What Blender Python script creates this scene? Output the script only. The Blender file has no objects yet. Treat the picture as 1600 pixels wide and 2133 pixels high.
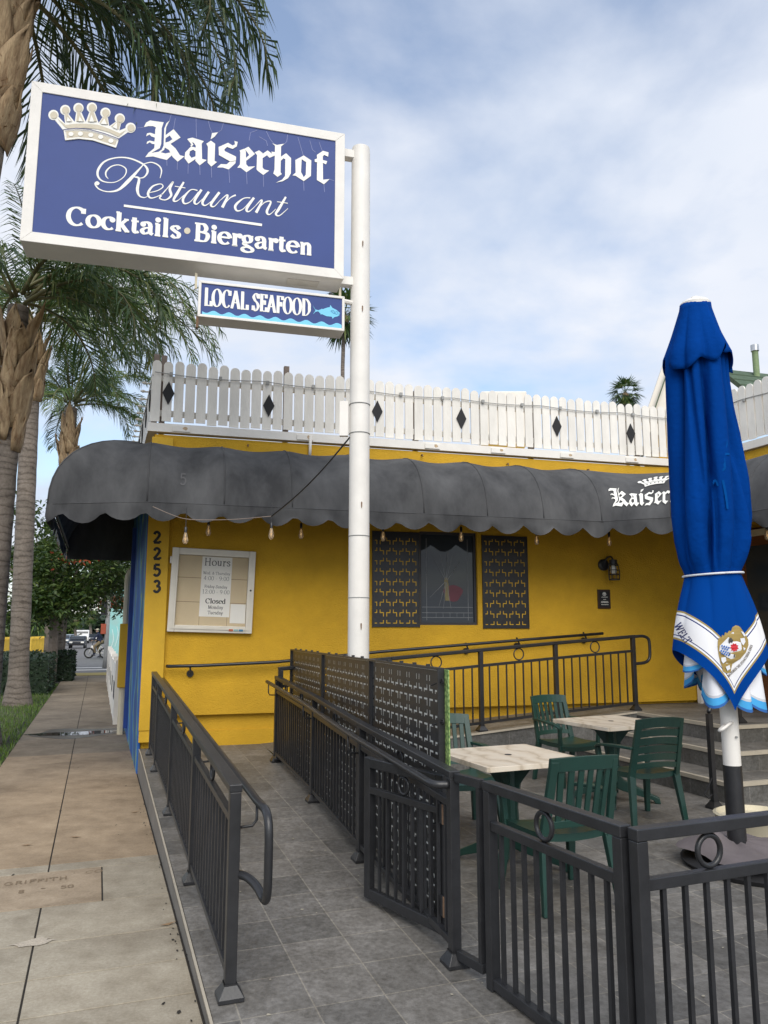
import bpy, bmesh, math, random
from mathutils import Vector, Matrix, geometry
from math import sin, cos, pi, radians, atan2, sqrt, tan
random.seed(7)
S = bpy.context.scene
# ---------------------------------------------------------------- camera, sky, sun, exposure
CH = 1.70; FPX = 1602.0; PITCH = radians(8.66)
cam_d = bpy.data.cameras.new('camera'); cam = bpy.data.objects.new('camera', cam_d)
S.collection.objects.link(cam); S.camera = cam
cam.location = (0, 0, CH); cam.rotation_euler = (pi/2 + PITCH, 0, 0)
cam_d.sensor_fit = 'HORIZONTAL'; cam_d.sensor_width = 36; cam_d.lens = 36*FPX/1600
cam_d.clip_end = 5000; cam_d.clip_start = 0.05
SUN_EL = radians(43); SUN_AZ = radians(171)      # azimuth from +Y clockwise: behind the camera, to the left
W = bpy.data.worlds.new('World'); S.world = W; W.use_nodes = True
nt = W.node_tree; nt.nodes.clear()
def wn(t, **k):
    n = nt.nodes.new(t)
    for a, b in k.items(): setattr(n, a, b)
    return n
sky = wn('ShaderNodeTexSky', sky_type='NISHITA'); sky.sun_disc = False
sky.sun_elevation = SUN_EL; sky.sun_rotation = SUN_AZ; sky.air_density = 1.15; sky.dust_density = 1.0; sky.ozone_density = 2.0
tc = wn('ShaderNodeTexCoord'); sep = wn('ShaderNodeSeparateXYZ'); nt.links.new(tc.outputs['Generated'], sep.inputs[0])
def wmath(op, a, b=None):
    n = wn('ShaderNodeMath', operation=op)
    for i, x in enumerate((a, b)):
        if x is None: continue
        if isinstance(x, (int, float)): n.inputs[i].default_value = x
        else: nt.links.new(x, n.inputs[i])
    return n.outputs[0]
zc = wmath('ADD', wmath('MAXIMUM', sep.outputs['Z'], 0.0), 0.28)
cx_ = wmath('DIVIDE', sep.outputs['X'], zc); cy_ = wmath('DIVIDE', sep.outputs['Y'], zc)
cmb = wn('ShaderNodeCombineXYZ'); nt.links.new(cx_, cmb.inputs[0]); nt.links.new(cy_, cmb.inputs[1]); cmb.inputs[2].default_value = 3.3
nz = wn('ShaderNodeTexNoise'); nz.inputs['Scale'].default_value = 1.9; nz.inputs['Detail'].default_value = 9; nz.inputs['Roughness'].default_value = .52; nz.inputs['Distortion'].default_value = .15
nt.links.new(cmb.outputs[0], nz.inputs['Vector'])
rp = wn('ShaderNodeValToRGB'); rp.color_ramp.elements[0].position = .33; rp.color_ramp.elements[1].position = .56
rp.color_ramp.elements[0].color = (.14, .14, .14, 1); rp.color_ramp.elements[1].color = (1, 1, 1, 1)
nt.links.new(nz.outputs['Fac'], rp.inputs[0])
nz2 = wn('ShaderNodeTexNoise'); nz2.inputs['Scale'].default_value = 1.1; nz2.inputs['Detail'].default_value = 5
nt.links.new(cmb.outputs[0], nz2.inputs['Vector'])
rp2 = wn('ShaderNodeValToRGB'); rp2.color_ramp.elements[0].position = .35; rp2.color_ramp.elements[1].position = .68
rp2.color_ramp.elements[0].color = (3.2, 3.6, 4.3, 1); rp2.color_ramp.elements[1].color = (4.5, 4.6, 4.9, 1)
nt.links.new(nz2.outputs['Fac'], rp2.inputs[0])
mix = wn('ShaderNodeMixRGB'); nt.links.new(rp.outputs[0], mix.inputs[0]); nt.links.new(sky.outputs[0], mix.inputs[1]); nt.links.new(rp2.outputs[0], mix.inputs[2])
bgn = wn('ShaderNodeBackground'); bgn.inputs['Strength'].default_value = .11; nt.links.new(mix.outputs[0], bgn.inputs[0])
wo = wn('ShaderNodeOutputWorld'); nt.links.new(bgn.outputs[0], wo.inputs[0])
sl = bpy.data.lights.new('sun', 'SUN'); sl.energy = 1.5; sl.angle = radians(50); sl.color = (1, .95, .86)
so = bpy.data.objects.new('sun', sl); S.collection.objects.link(so)
sd = Vector((sin(SUN_AZ)*cos(SUN_EL), cos(SUN_AZ)*cos(SUN_EL), sin(SUN_EL)))   # towards the sun
so.rotation_euler = sd.to_track_quat('Z', 'Y').to_euler(); so.location = sd*60
S.view_settings.view_transform = 'Standard'; S.view_settings.look = 'None'; S.view_settings.gamma = 1
S.view_settings.exposure = 0.95
S.cycles.max_bounces = 6; S.cycles.diffuse_bounces = 3; S.cycles.transparent_max_bounces = 8
S.cycles.use_denoising = True
# ---------------------------------------------------------------- survey helpers: sight lines of the photograph to real planes
SP, CP = sin(PITCH), cos(PITCH)
def ray(u, v):
    yc = -(v - 1066.5); yf = FPX*CP - yc*SP
    return Vector(((u - 800)/yf, 1.0, (FPX*SP + yc*CP)/yf))
def onz(u, v, z):
    r = ray(u, v); t = (z - CH)/r.z; return Vector((r.x*t, t, z))
def atY(u, v, Y):
    r = ray(u, v); return Vector((r.x*Y, Y, CH + r.z*Y))
def onpl(u, v, p0, n):
    r = ray(u, v); o = Vector((0, 0, CH)); t = (p0 - o).dot(n)/r.dot(n); return o + r*t
V = Vector
ZUP = V((0, 0, 1))
SW = V((-.3453, .9385, 0))          # along the pavement, away from the camera
SE = V((.9385, .3453, 0))           # across it, to the right
TH = radians(16.0)
AD = V((cos(TH), sin(TH), 0)); ND = V((sin(TH), -cos(TH), 0))   # along the yellow front wall / out of it
C0 = V((-2.94, 9.50, 0))            # street corner of the building
KC = V((4.68, 11.685, 0))           # inner corner where the entrance wing starts
WN = -SE                            # out of the wing wall
def onwall(u, v, off=0.0): return onpl(u, v, C0 + ND*off, ND)
def wallp(a, z, off=0.0): return C0 + AD*a + ND*off + ZUP*z
# ---------------------------------------------------------------- object helpers
ORG = {}
def link(o): S.collection.objects.link(o); return o
def tag(o, label=None, cat=None, group=None, kind=None):
    if label: o['label'] = label
    if cat: o['category'] = cat
    if group: o['group'] = group
    if kind: o['kind'] = kind
    return o
def thing(name, loc, label, cat, group=None, rz=0.0):
    o = link(bpy.data.objects.new(name, None)); o.location = loc; o.rotation_euler = (0, 0, rz); o.empty_display_size = .2
    ORG[o.name] = V(loc); return tag(o, label, cat, group)
def copy_tree(o, parent=None):
    c = o.copy(); link(c)
    if parent: c.parent = parent
    for ch in list(o.children): copy_tree(ch, c)
    return c
class MB:
    def __init__(s): s.v = []; s.f = []; s.m = []; s.uv = {}; s.cur = 0
    def add(s, vs, fs):
        b = len(s.v); s.v += [tuple(x) for x in vs]
        for f in fs: s.f.append(tuple(b + i for i in f)); s.m.append(s.cur)
        return b
    def obox(s, c, X, Y, Z):      # centre and three half-axis vectors
        c = V(c); vs = [c + X*i + Y*j + Z*k for k in (-1, 1) for j in (-1, 1) for i in (-1, 1)]
        s.add(vs, [(0, 2, 3, 1), (4, 5, 7, 6), (0, 1, 5, 4), (2, 6, 7, 3), (0, 4, 6, 2), (1, 3, 7, 5)]); return s
    def box(s, lo, hi):
        lo, hi = V(lo), V(hi); h = (hi - lo)/2
        return s.obox((lo + hi)/2, V((h.x, 0, 0)), V((0, h.y, 0)), V((0, 0, h.z)))
    def bar(s, p, q, w, h=None, up=ZUP, ext=0.0):   # square bar from p to q; w across, h along up
        p, q = V(p), V(q); h = h or w; d = (q - p).normalized(); p = p - d*ext; q = q + d*ext
        x = d.cross(V(up))
        if x.length < 1e-4: x = d.cross(V((1, 0, 0)))
        x.normalize(); y = x.cross(d).normalized()
        return s.obox((p + q)/2, x*w/2, d*(q - p).length/2, y*h/2)
    def vpost(s, p, q, w, X=SE, Y=SW, d=None):  # upright bar, faces square to X / Y
        p, q = V(p), V(q); d = d or w; return s.obox((p + q)/2, X*w/2, Y*d/2, (q - p)/2)
    def tube(s, pts, r, n=8, cap=True):
        pts = [V(p) for p in pts]; rs = r if isinstance(r, (list, tuple)) else [r]*len(pts)
        b = len(s.v); prev = None
        for i, p in enumerate(pts):
            d = (pts[min(i + 1, len(pts) - 1)] - pts[max(i - 1, 0)]).normalized()
            if prev is None:
                x = d.cross(ZUP)
                if x.length < .05: x = d.cross(V((1, 0, 0)))
                x.normalize()
            else:
                x = prev - d*prev.dot(d)
                if x.length < 1e-5: x = d.orthogonal()
                x.normalize()
            prev = x; y = d.cross(x)
            for k in range(n):
                a = 2*pi*k/n; s.v.append(tuple(p + (x*cos(a) + y*sin(a))*rs[i]))
        for i in range(len(pts) - 1):
            for k in range(n):
                s.f.append((b + i*n + k, b + i*n + (k + 1) % n, b + (i + 1)*n + (k + 1) % n, b + (i + 1)*n + k)); s.m.append(s.cur)
        if cap:
            s.f.append(tuple(b + k for k in reversed(range(n)))); s.m.append(s.cur)
            e = b + (len(pts) - 1)*n; s.f.append(tuple(e + k for k in range(n))); s.m.append(s.cur)
        return s
    def ring(s, c, X, Y, R, r, n=20, m=8):
        c = V(c); b = len(s.v); N = X.cross(Y).normalized()
        for i in range(n):
            a = 2*pi*i/n; d = X*cos(a) + Y*sin(a)
            for k in range(m):
                t = 2*pi*k/m; s.v.append(tuple(c + d*(R + r*cos(t)) + N*r*sin(t)))
        for i in range(n):
            for k in range(m):
                s.f.append((b + i*m + k, b + ((i + 1) % n)*m + k, b + ((i + 1) % n)*m + (k + 1) % m, b + i*m + (k + 1) % m)); s.m.append(s.cur)
        return s
    def lathe(s, c, prof, n=16):     # prof: [(r, z)]
        c = V(c); return s.tubeprof([(c + ZUP*z, r) for r, z in prof], n)
    def tubeprof(s, pr, n):
        b = len(s.v)
        for p, r in pr:
            for k in range(n):
                a = 2*pi*k/n; s.v.append((p.x + r*cos(a), p.y + r*sin(a), p.z))
        for i in range(len(pr) - 1):
            for k in range(n):
                s.f.append((b + i*n + k, b + i*n + (k + 1) % n, b + (i + 1)*n + (k + 1) % n, b + (i + 1)*n + k)); s.m.append(s.cur)
        s.f.append(tuple(b + k for k in reversed(range(n)))); s.m.append(s.cur)
        e = b + (len(pr) - 1)*n; s.f.append(tuple(e + k for k in range(n))); s.m.append(s.cur)
        return s
    def poly(s, pts):                # flat polygon, triangulated
        pts = [V(p) for p in pts]; tr = geometry.tessellate_polygon([pts]); s.add(pts, tr); return s
    def prism(s, pts, ex):           # polygon extruded by the vector ex
        pts = [V(p) for p in pts]; n = len(pts); tr = geometry.tessellate_polygon([pts]); q = [p + V(ex) for p in pts]
        s.add(pts + q, [tuple(t) for t in tr] + [tuple(n + i for i in reversed(t)) for t in tr] +
              [(i, (i + 1) % n, n + (i + 1) % n, n + i) for i in range(n)]); return s
    def grid(s, P, closed=False):    # P[i][j] points
        n = len(P[0]); b = s.add([p for r in P for p in r], [])
        for i in range(len(P) - 1):
            for j in range(n if closed else n - 1):
                k = (j + 1) % n; s.f.append((b + i*n + j, b + i*n + k, b + (i + 1)*n + k, b + (i + 1)*n + j)); s.m.append(s.cur)
        return b
    def build(s, name, mats, parent=None, smooth=False, bevel=0.0, fix=True):
        me = bpy.data.meshes.new(name)
        mats = mats if isinstance(mats, (list, tuple)) else [mats]
        if parent is not None:
            org = V(ORG[parent.name])
        elif s.v:
            xs = [p[0] for p in s.v]; ys = [p[1] for p in s.v]; zs = [p[2] for p in s.v]
            org = V(((min(xs) + max(xs))/2, (min(ys) + max(ys))/2, min(zs)))
        else: org = V()
        me.from_pydata([tuple(V(p) - org) for p in s.v], [], s.f)
        for m in mats: me.materials.append(m)
        if len(mats) > 1: me.polygons.foreach_set('material_index', s.m)
        if s.uv:
            ul = me.uv_layers.new(name='UVMap')
            for l in me.loops: ul.data[l.index].uv = s.uv.get(l.vertex_index, (0, 0))
        if fix:
            bm = bmesh.new(); bm.from_mesh(me); bmesh.ops.recalc_face_normals(bm, faces=bm.faces); bm.to_mesh(me); bm.free()
        if smooth:
            me.polygons.foreach_set('use_smooth', [True]*len(me.polygons))
            if smooth is not True:
                try: me.set_sharp_from_angle(angle=radians(smooth))
                except Exception: pass
        me.update()
        o = link(bpy.data.objects.new(name, me))
        if parent is not None: o.parent = parent
        else: o.location = org
        ORG[o.name] = org
        if bevel:
            md = o.modifiers.new('bevel', 'BEVEL'); md.width = bevel; md.segments = 2; md.limit_method = 'ANGLE'; md.angle_limit = radians(40)
        return o
# ---------------------------------------------------------------- materials
def nodes(name):
    m = bpy.data.materials.new(name); m.use_nodes = True; t = m.node_tree; b = t.nodes['Principled BSDF']; return m, t, b
def mat(name, col, rough=.6, var=.18, scale=6.0, bump=0.0, bscale=None, metal=0.0, spec=.5, col2=None, stain=0.0, emit=None, stretch=None, sheen=0):
    m, t, b = nodes(name); L = t.links
    b.inputs['Roughness'].default_value = rough; b.inputs['Metallic'].default_value = metal; b.inputs['Specular IOR Level'].default_value = spec
    tcn = t.nodes.new('ShaderNodeTexCoord'); src = tcn.outputs['Object']
    if stretch:
        mp = t.nodes.new('ShaderNodeMapping'); mp.inputs['Scale'].default_value = stretch; L.new(src, mp.inputs['Vector']); src = mp.outputs[0]
    n1 = t.nodes.new('ShaderNodeTexNoise'); n1.inputs['Scale'].default_value = scale; n1.inputs['Detail'].default_value = 7; n1.inputs['Roughness'].default_value = .62
    L.new(src, n1.inputs['Vector'])
    c2 = col2 or tuple(c*(1 - var) for c in col); c1 = tuple(min(1, c*(1 + var*.5)) for c in col)
    r = t.nodes.new('ShaderNodeValToRGB'); r.color_ramp.elements[0].position = .32; r.color_ramp.elements[1].position = .68
    r.color_ramp.elements[0].color = (*c2, 1); r.color_ramp.elements[1].color = (*c1, 1)
    L.new(n1.outputs['Fac'], r.inputs[0]); outc = r.outputs[0]
    if stain:
        n2 = t.nodes.new('ShaderNodeTexNoise'); n2.inputs['Scale'].default_value = scale*.22; n2.inputs['Detail'].default_value = 9; n2.inputs['Roughness'].default_value = .7
        L.new(src, n2.inputs['Vector'])
        r2 = t.nodes.new('ShaderNodeValToRGB'); r2.color_ramp.elements[0].position = .38; r2.color_ramp.elements[1].position = .62
        r2.color_ramp.elements[0].color = (1 - stain,)*3 + (1,); r2.color_ramp.elements[1].color = (1, 1, 1, 1)
        L.new(n2.outputs['Fac'], r2.inputs[0])
        mx = t.nodes.new('ShaderNodeMixRGB'); mx.blend_type = 'MULTIPLY'; mx.inputs[0].default_value = 1
        L.new(outc, mx.inputs[1]); L.new(r2.outputs[0], mx.inputs[2]); outc = mx.outputs[0]
    L.new(outc, b.inputs['Base Color'])
    if bump:
        nb = t.nodes.new('ShaderNodeTexNoise'); nb.inputs['Scale'].default_value = bscale or scale*4; nb.inputs['Detail'].default_value = 6
        L.new(src, nb.inputs['Vector']); bp = t.nodes.new('ShaderNodeBump'); bp.inputs['Strength'].default_value = bump; bp.inputs['Distance'].default_value = .02
        L.new(nb.outputs['Fac'], bp.inputs['Height']); L.new(bp.outputs[0], b.inputs['Normal'])
    if emit: b.inputs['Emission Color'].default_value = (*emit[0], 1); b.inputs['Emission Strength'].default_value = emit[1]
    if sheen: b.inputs['Sheen Weight'].default_value = sheen
    return m
def leafmat(name, cols, trans=.25, rough=.45):
    m, t, b = nodes(name); L = t.links
    g = t.nodes.new('ShaderNodeNewGeometry'); r = t.nodes.new('ShaderNodeValToRGB')
    e = r.color_ramp.elements
    while len(e) < len(cols): e.new(.5)
    for i, c in enumerate(cols): e[i].position = i/(len(cols) - 1); e[i].color = (*c, 1)
    L.new(g.outputs['Random Per Island'], r.inputs[0]); L.new(r.outputs[0], b.inputs['Base Color'])
    b.inputs['Roughness'].default_value = rough
    tr = t.nodes.new('ShaderNodeBsdfTranslucent'); L.new(r.outputs[0], tr.inputs[0])
    ms = t.nodes.new('ShaderNodeMixShader'); ms.inputs[0].default_value = trans
    L.new(b.outputs[0], ms.inputs[1]); L.new(tr.outputs[0], ms.inputs[2]); L.new(ms.outputs[0], t.nodes['Material Output'].inputs[0])
    return m
def tilemat(name, ang, size, cols, grout, gw=.004, rough=.55):
    m, t, b = nodes(name); L = t.links
    g = t.nodes.new('ShaderNodeNewGeometry'); mp = t.nodes.new('ShaderNodeMapping'); mp.vector_type = 'POINT'; mp.inputs['Rotation'].default_value = (0, 0, -ang)
    L.new(g.outputs['Position'], mp.inputs['Vector'])
    br = t.nodes.new('ShaderNodeTexBrick'); br.offset = 0; br.inputs['Scale'].default_value = 1; br.inputs['Mortar Size'].default_value = gw; br.inputs['Mortar Smooth'].default_value = .2
    br.inputs['Brick Width'].default_value = size[0]; br.inputs['Row Height'].default_value = size[1]; br.inputs['Bias'].default_value = 0
    br.inputs['Color1'].default_value = (*cols[0], 1); br.inputs['Color2'].default_value = (*cols[1], 1); br.inputs['Mortar'].default_value = (*grout, 1)
    L.new(mp.outputs[0], br.inputs['Vector'])
    out = br.outputs['Color']
    for sc, lo, hi, dt in ((1.4, .74, 1.12, 9), (7, .74, 1.14, 8), (34, .64, 1.16, 7)):
        n = t.nodes.new('ShaderNodeTexNoise'); n.inputs['Scale'].default_value = sc; n.inputs['Detail'].default_value = dt; n.inputs['Roughness'].default_value = .68
        L.new(g.outputs['Position'], n.inputs['Vector'])
        r = t.nodes.new('ShaderNodeValToRGB'); r.color_ramp.elements[0].position = .34; r.color_ramp.elements[1].position = .66
        r.color_ramp.elements[0].color = (lo, lo*.985, lo*.96, 1); r.color_ramp.elements[1].color = (hi, hi, hi, 1); L.new(n.outputs['Fac'], r.inputs[0])
        mx = t.nodes.new('ShaderNodeMixRGB'); mx.blend_type = 'MULTIPLY'; mx.inputs[0].default_value = 1; L.new(out, mx.inputs[1]); L.new(r.outputs[0], mx.inputs[2]); out = mx.outputs[0]
    L.new(out, b.inputs['Base Color']); b.inputs['Roughness'].default_value = rough
    nb = t.nodes.new('ShaderNodeTexNoise'); nb.inputs['Scale'].default_value = 90; L.new(g.outputs['Position'], nb.inputs['Vector'])
    bp = t.nodes.new('ShaderNodeBump'); bp.inputs['Strength'].default_value = .25; bp.inputs['Distance'].default_value = .004
    mm = t.nodes.new('ShaderNodeMath'); mm.operation = 'MULTIPLY_ADD'; L.new(br.outputs['Fac'], mm.inputs[0]); mm.inputs[1].default_value = -.8; L.new(nb.outputs['Fac'], mm.inputs[2])
    L.new(mm.outputs[0], bp.inputs['Height']); L.new(bp.outputs[0], b.inputs['Normal'])
    return m
M = {}
M['yellow'] = mat('yellow_stucco', (.62, .358, .018), .85, .12, 2.2, .55, 55, stain=.13)
M['yellow2'] = mat('yellow_trim', (.61, .365, .018), .7, .12, 3, .2, 60)
M['white'] = mat('white_paint', (.80, .77, .72), .55, .06, 4, .06, 40, stain=.07)
M['fence'] = mat('white_board', (.84, .81, .75), .7, .10, 5, .15, 30, stain=.12, stretch=(1, 1, .35))
M['black'] = mat('black_paint', (.022, .0225, .025), .36, .30, 9, .05, 90)
M['blackmatt'] = mat('black_matt', (.012, .012, .014), .7, .2, 9)
M['tile'] = tilemat('floor_tile', radians(20.2), (.33, .325), ((.138, .134, .128), (.225, .214, .200)), (.29, .27, .235))
M['riser'] = tilemat('riser_tile', radians(20.2), (.6, .6), ((.12, .12, .118), (.15, .148, .142)), (.20, .195, .185))
M['kerb'] = mat('kerb_tile', (.19, .178, .162), .6, .15, 5, .1, 60, stain=.2)
M['nosing'] = mat('nosing', (.42, .375, .30), .6, .1, 8)
M['awning'] = mat('awning_cloth', (.090, .091, .094), .88, .2, 1.3, .1, 120, col2=(.030, .031, .034), stain=.15, stretch=(1.6, 1.6, .55))
M['blue'] = mat('sign_blue', (.034, .066, .240), .45, .07, 1.5, stain=.08, spec=.25)
M['letter'] = mat('letter_white', (.82, .81, .76), .5, .05, 8)
M['gold'] = mat('letter_beige', (.56, .50, .38), .5, .08, 8)
M['navy'] = mat('navy_line', (.03, .04, .14), .5, .05, 8)
M['aqua'] = mat('aqua', (.16, .56, .80), .45, .05, 6)
M['rust'] = mat('rust', (.20, .12, .07), .9, .4, 20)
M['green'] = mat('green_plastic', (.014, .050, .040), .36, .15, 4, .02, 60)
M['marble'] = None
M['ublue'] = mat('umbrella_blue', (.0006, .040, .225), .9, .12, 3, .35, 22, spec=.04)
M['sky_hem'] = mat('light_blue_cloth', (.03, .29, .62), .8, .1, 4)
M['wcloth'] = mat('white_cloth', (.70, .71, .74), .8, .08, 5)
M['grey'] = mat('grey_metal', (.33, .33, .32), .45, .15, 9)
M['alu'] = mat('pale_alu', (.62, .58, .50), .4, .06, 7, metal=.15)
M['cork'] = mat('tan_board', (.56, .45, .29), .8, .06, 3)
M['paper'] = mat('white_paper', (.76, .735, .68), .8, .04, 3)
M['ink'] = mat('ink', (.05, .048, .045), .7, .1, 9)
M['glass'] = None
M['trunk'] = mat('palm_trunk', (.235, .195, .160), .9, .35, 2.0, .5, 14, stain=.15, stretch=(1, 1, 5))
M['boot'] = mat('palm_boot', (.46, .34, .20), .85, .45, 5, .6, 20, col2=(.22, .13, .065), stain=.4, stretch=(3, 3, .5))
M['fibre'] = mat('palm_fibre', (.27, .15, .065), .95, .5, 12, .6, 40)
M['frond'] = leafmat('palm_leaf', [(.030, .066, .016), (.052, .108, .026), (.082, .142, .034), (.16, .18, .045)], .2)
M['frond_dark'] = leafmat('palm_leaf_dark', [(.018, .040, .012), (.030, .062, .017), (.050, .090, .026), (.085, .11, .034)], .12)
M['rachis'] = mat('palm_rachis', (.14, .13, .05), .6, .3, 6)
M['leaf'] = leafmat('leaf', [(.016, .040, .008), (.036, .075, .014), (.065, .11, .02), (.11, .15, .03)], .22)
M['hedge'] = leafmat('hedge_leaf', [(.008, .02, .010), (.016, .036, .015), (.03, .055, .022)], .15)
M['red'] = leafmat('red_flower', [(.35, .05, .02), (.55, .12, .04), (.45, .08, .05)], .2)
M['bark'] = mat('bark', (.20, .165, .135), .95, .3, 9, .5, 30, stain=.25)
M['grassleaf'] = leafmat('grass_blade', [(.055, .12, .012), (.09, .18, .018), (.13, .22, .028), (.16, .21, .05)], .25)
M['soil'] = mat('soil', (.075, .085, .03), .95, .4, 6, .5, 40)
M['asphalt'] = mat('asphalt', (.155, .15, .15), .9, .15, 3, .3, 60, stain=.12)
M['concrete'] = None
M['dirt'] = mat('dirt_joint', (.022, .018, .014), .95, .4, 20)
M['teal'] = mat('teal_wall', (.22, .55, .54), .7, .25, .8, col2=(.34, .50, .46))
M['ochre'] = mat('yellow_barrier', (.66, .44, .05), .7, .2, 3)
M['chrome'] = mat('bright_metal', (.55, .55, .55), .25, .1, 6, metal=.8)
M['tyre'] = mat('tyre', (.018, .018, .018), .85, .2, 8)
M['skin'] = mat('skin', (.50, .30, .21), .6, .08, 9)
M['navycloth'] = mat('navy_jacket', (.012, .018, .05), .85, .2, 9)
M['khaki'] = mat('khaki_cloth', (.22, .16, .09), .85, .2, 9)
M['roofgreen'] = mat('green_shingle', (.075, .115, .075), .9, .25, 5, .4, 12)
M['ventgreen'] = mat('green_pipe', (.24, .33, .17), .7, .35, 5, stain=.3)
M['woodgrey'] = mat('weathered_wood', (.25, .20, .17), .9, .25, 6)
M['door'] = mat('brown_door', (.14, .045, .018), .5, .25, 3)
M['darkin'] = mat('dark_interior', (.015, .014, .013), .8, .2, 3)
M['mauve'] = mat('mauve_cover', (.14, .12, .125), .9, .2, 5)
M['cream'] = mat('cream_pot', (.58, .52, .38), .7, .12, 4)
def marble():
    m, t, b = nodes('marble_top'); L = t.links; tcn = t.nodes.new('ShaderNodeTexCoord')
    wv = t.nodes.new('ShaderNodeTexWave'); wv.inputs['Scale'].default_value = 1.7; wv.inputs['Distortion'].default_value = 8; wv.inputs['Detail'].default_value = 8; wv.inputs['Detail Scale'].default_value = 2.5
    L.new(tcn.outputs['Object'], wv.inputs['Vector'])
    r = t.nodes.new('ShaderNodeValToRGB'); e = r.color_ramp.elements; e[0].position = 0; e[0].color = (.52, .44, .34, 1); e[1].position = .14; e[1].color = (.64, .55, .44, 1)
    x = e.new(1.0); x.color = (.72, .64, .53, 1)
    L.new(wv.outputs['Fac'], r.inputs[0]); L.new(r.outputs[0], b.inputs['Base Color']); b.inputs['Roughness'].default_value = .35
    return m
M['marble'] = marble()
def glassmat():
    m, t, b = nodes('dark_glass'); b.inputs['Base Color'].default_value = (.035, .042, .05, 1); b.inputs['Roughness'].default_value = .04; b.inputs['Specular IOR Level'].default_value = .4
    n = t.nodes.new('ShaderNodeTexNoise'); n.inputs['Scale'].default_value = 2.5; bp = t.nodes.new('ShaderNodeBump'); bp.inputs['Strength'].default_value = .05
    t.links.new(n.outputs['Fac'], bp.inputs['Height']); t.links.new(bp.outputs[0], b.inputs['Normal']); return m
M['glass'] = glassmat()
def bulbmat():
    m, t, b = nodes('amber_glass'); b.inputs['Base Color'].default_value = (.75, .62, .45, 1); b.inputs['Roughness'].default_value = .08
    b.inputs['Transmission Weight'].default_value = .75; b.inputs['IOR'].default_value = 1.2; return m
M['bulb'] = bulbmat()
def slabmat():
    m, t, b = nodes('concrete_slab'); L = t.links
    at = t.nodes.new('ShaderNodeAttribute'); at.attribute_name = 'tone'; g = t.nodes.new('ShaderNodeNewGeometry'); out = at.outputs['Color']
    for sc, lo, hi, p0, p1 in ((.9, .70, 1.10, .36, .6), (6, .82, 1.08, .35, .65), (60, .84, 1.07, .35, .65)):
        n = t.nodes.new('ShaderNodeTexNoise'); n.inputs['Scale'].default_value = sc; n.inputs['Detail'].default_value = 9; n.inputs['Roughness'].default_value = .68; L.new(g.outputs['Position'], n.inputs['Vector'])
        r = t.nodes.new('ShaderNodeValToRGB'); r.color_ramp.elements[0].position = p0; r.color_ramp.elements[1].position = p1
        r.color_ramp.elements[0].color = (lo, lo*.97, lo*.93, 1); r.color_ramp.elements[1].color = (hi, hi, hi, 1); L.new(n.outputs['Fac'], r.inputs[0])
        mx = t.nodes.new('ShaderNodeMixRGB'); mx.blend_type = 'MULTIPLY'; mx.inputs[0].default_value = 1; L.new(out, mx.inputs[1]); L.new(r.outputs[0], mx.inputs[2]); out = mx.outputs[0]
    L.new(out, b.inputs['Base Color']); b.inputs['Roughness'].default_value = .85
    nb = t.nodes.new('ShaderNodeTexNoise'); nb.inputs['Scale'].default_value = 120; L.new(g.outputs['Position'], nb.inputs['Vector'])
    bp = t.nodes.new('ShaderNodeBump'); bp.inputs['Strength'].default_value = .3; bp.inputs['Distance'].default_value = .005; L.new(nb.outputs['Fac'], bp.inputs['Height']); L.new(bp.outputs[0], b.inputs['Normal'])
    return m
M['concrete'] = slabmat()
def muralmat():
    m, t, b = nodes('mural_paint'); L = t.links; g = t.nodes.new('ShaderNodeTexCoord')
    wv = t.nodes.new('ShaderNodeTexWave'); wv.inputs['Scale'].default_value = .55; wv.inputs['Distortion'].default_value = 6; wv.inputs['Detail'].default_value = 4; wv.inputs['Detail Scale'].default_value = 1.3
    L.new(g.outputs['Object'], wv.inputs['Vector']); r = t.nodes.new('ShaderNodeValToRGB'); e = r.color_ramp.elements
    cs = [(.012, .08, .32), (.02, .16, .48), (.06, .30, .42), (.30, .36, .12), (.06, .20, .24), (.012, .07, .26)]
    while len(e) < len(cs): e.new(.5)
    for i, c in enumerate(cs): e[i].position = [0, .45, .62, .72, .82, 1][i]; e[i].color = (*c, 1)
    L.new(wv.outputs['Fac'], r.inputs[0]); L.new(r.outputs[0], b.inputs['Base Color']); b.inputs['Roughness'].default_value = .7
    n = t.nodes.new('ShaderNodeTexNoise'); n.inputs['Scale'].default_value = 30; bp = t.nodes.new('ShaderNodeBump'); bp.inputs['Strength'].default_value = .4; bp.inputs['Distance'].default_value = .02
    L.new(n.outputs['Fac'], bp.inputs['Height']); L.new(bp.outputs[0], b.inputs['Normal'])
    return m
M['mural'] = muralmat()
def leafprint():
    m, t, b = nodes('leaf_print'); L = t.links; g = t.nodes.new('ShaderNodeNewGeometry')
    v = t.nodes.new('ShaderNodeTexVoronoi'); v.inputs['Scale'].default_value = 55; L.new(g.outputs['Position'], v.inputs['Vector'])
    r = t.nodes.new('ShaderNodeValToRGB'); e = r.color_ramp.elements; e[0].color = (.48, .62, .22, 1); e[1].color = (.10, .20, .05, 1); e[1].position = .75
    L.new(v.outputs['Distance'], r.inputs[0]); L.new(r.outputs[0], b.inputs['Base Color']); b.inputs['Roughness'].default_value = .7; return m
M['leafprint'] = leafprint()
def liner():
    m, t, b = nodes('pale_liner'); L = t.links; b.inputs['Base Color'].default_value = (.8, .82, .78, 1); b.inputs['Roughness'].default_value = .9
    tr = t.nodes.new('ShaderNodeBsdfTranslucent'); tr.inputs[0].default_value = (.86, .88, .84, 1); ms = t.nodes.new('ShaderNodeMixShader'); ms.inputs[0].default_value = .65
    L.new(b.outputs[0], ms.inputs[1]); L.new(tr.outputs[0], ms.inputs[2]); L.new(ms.outputs[0], t.nodes['Material Output'].inputs[0]); return m
M['liner'] = liner()
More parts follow.
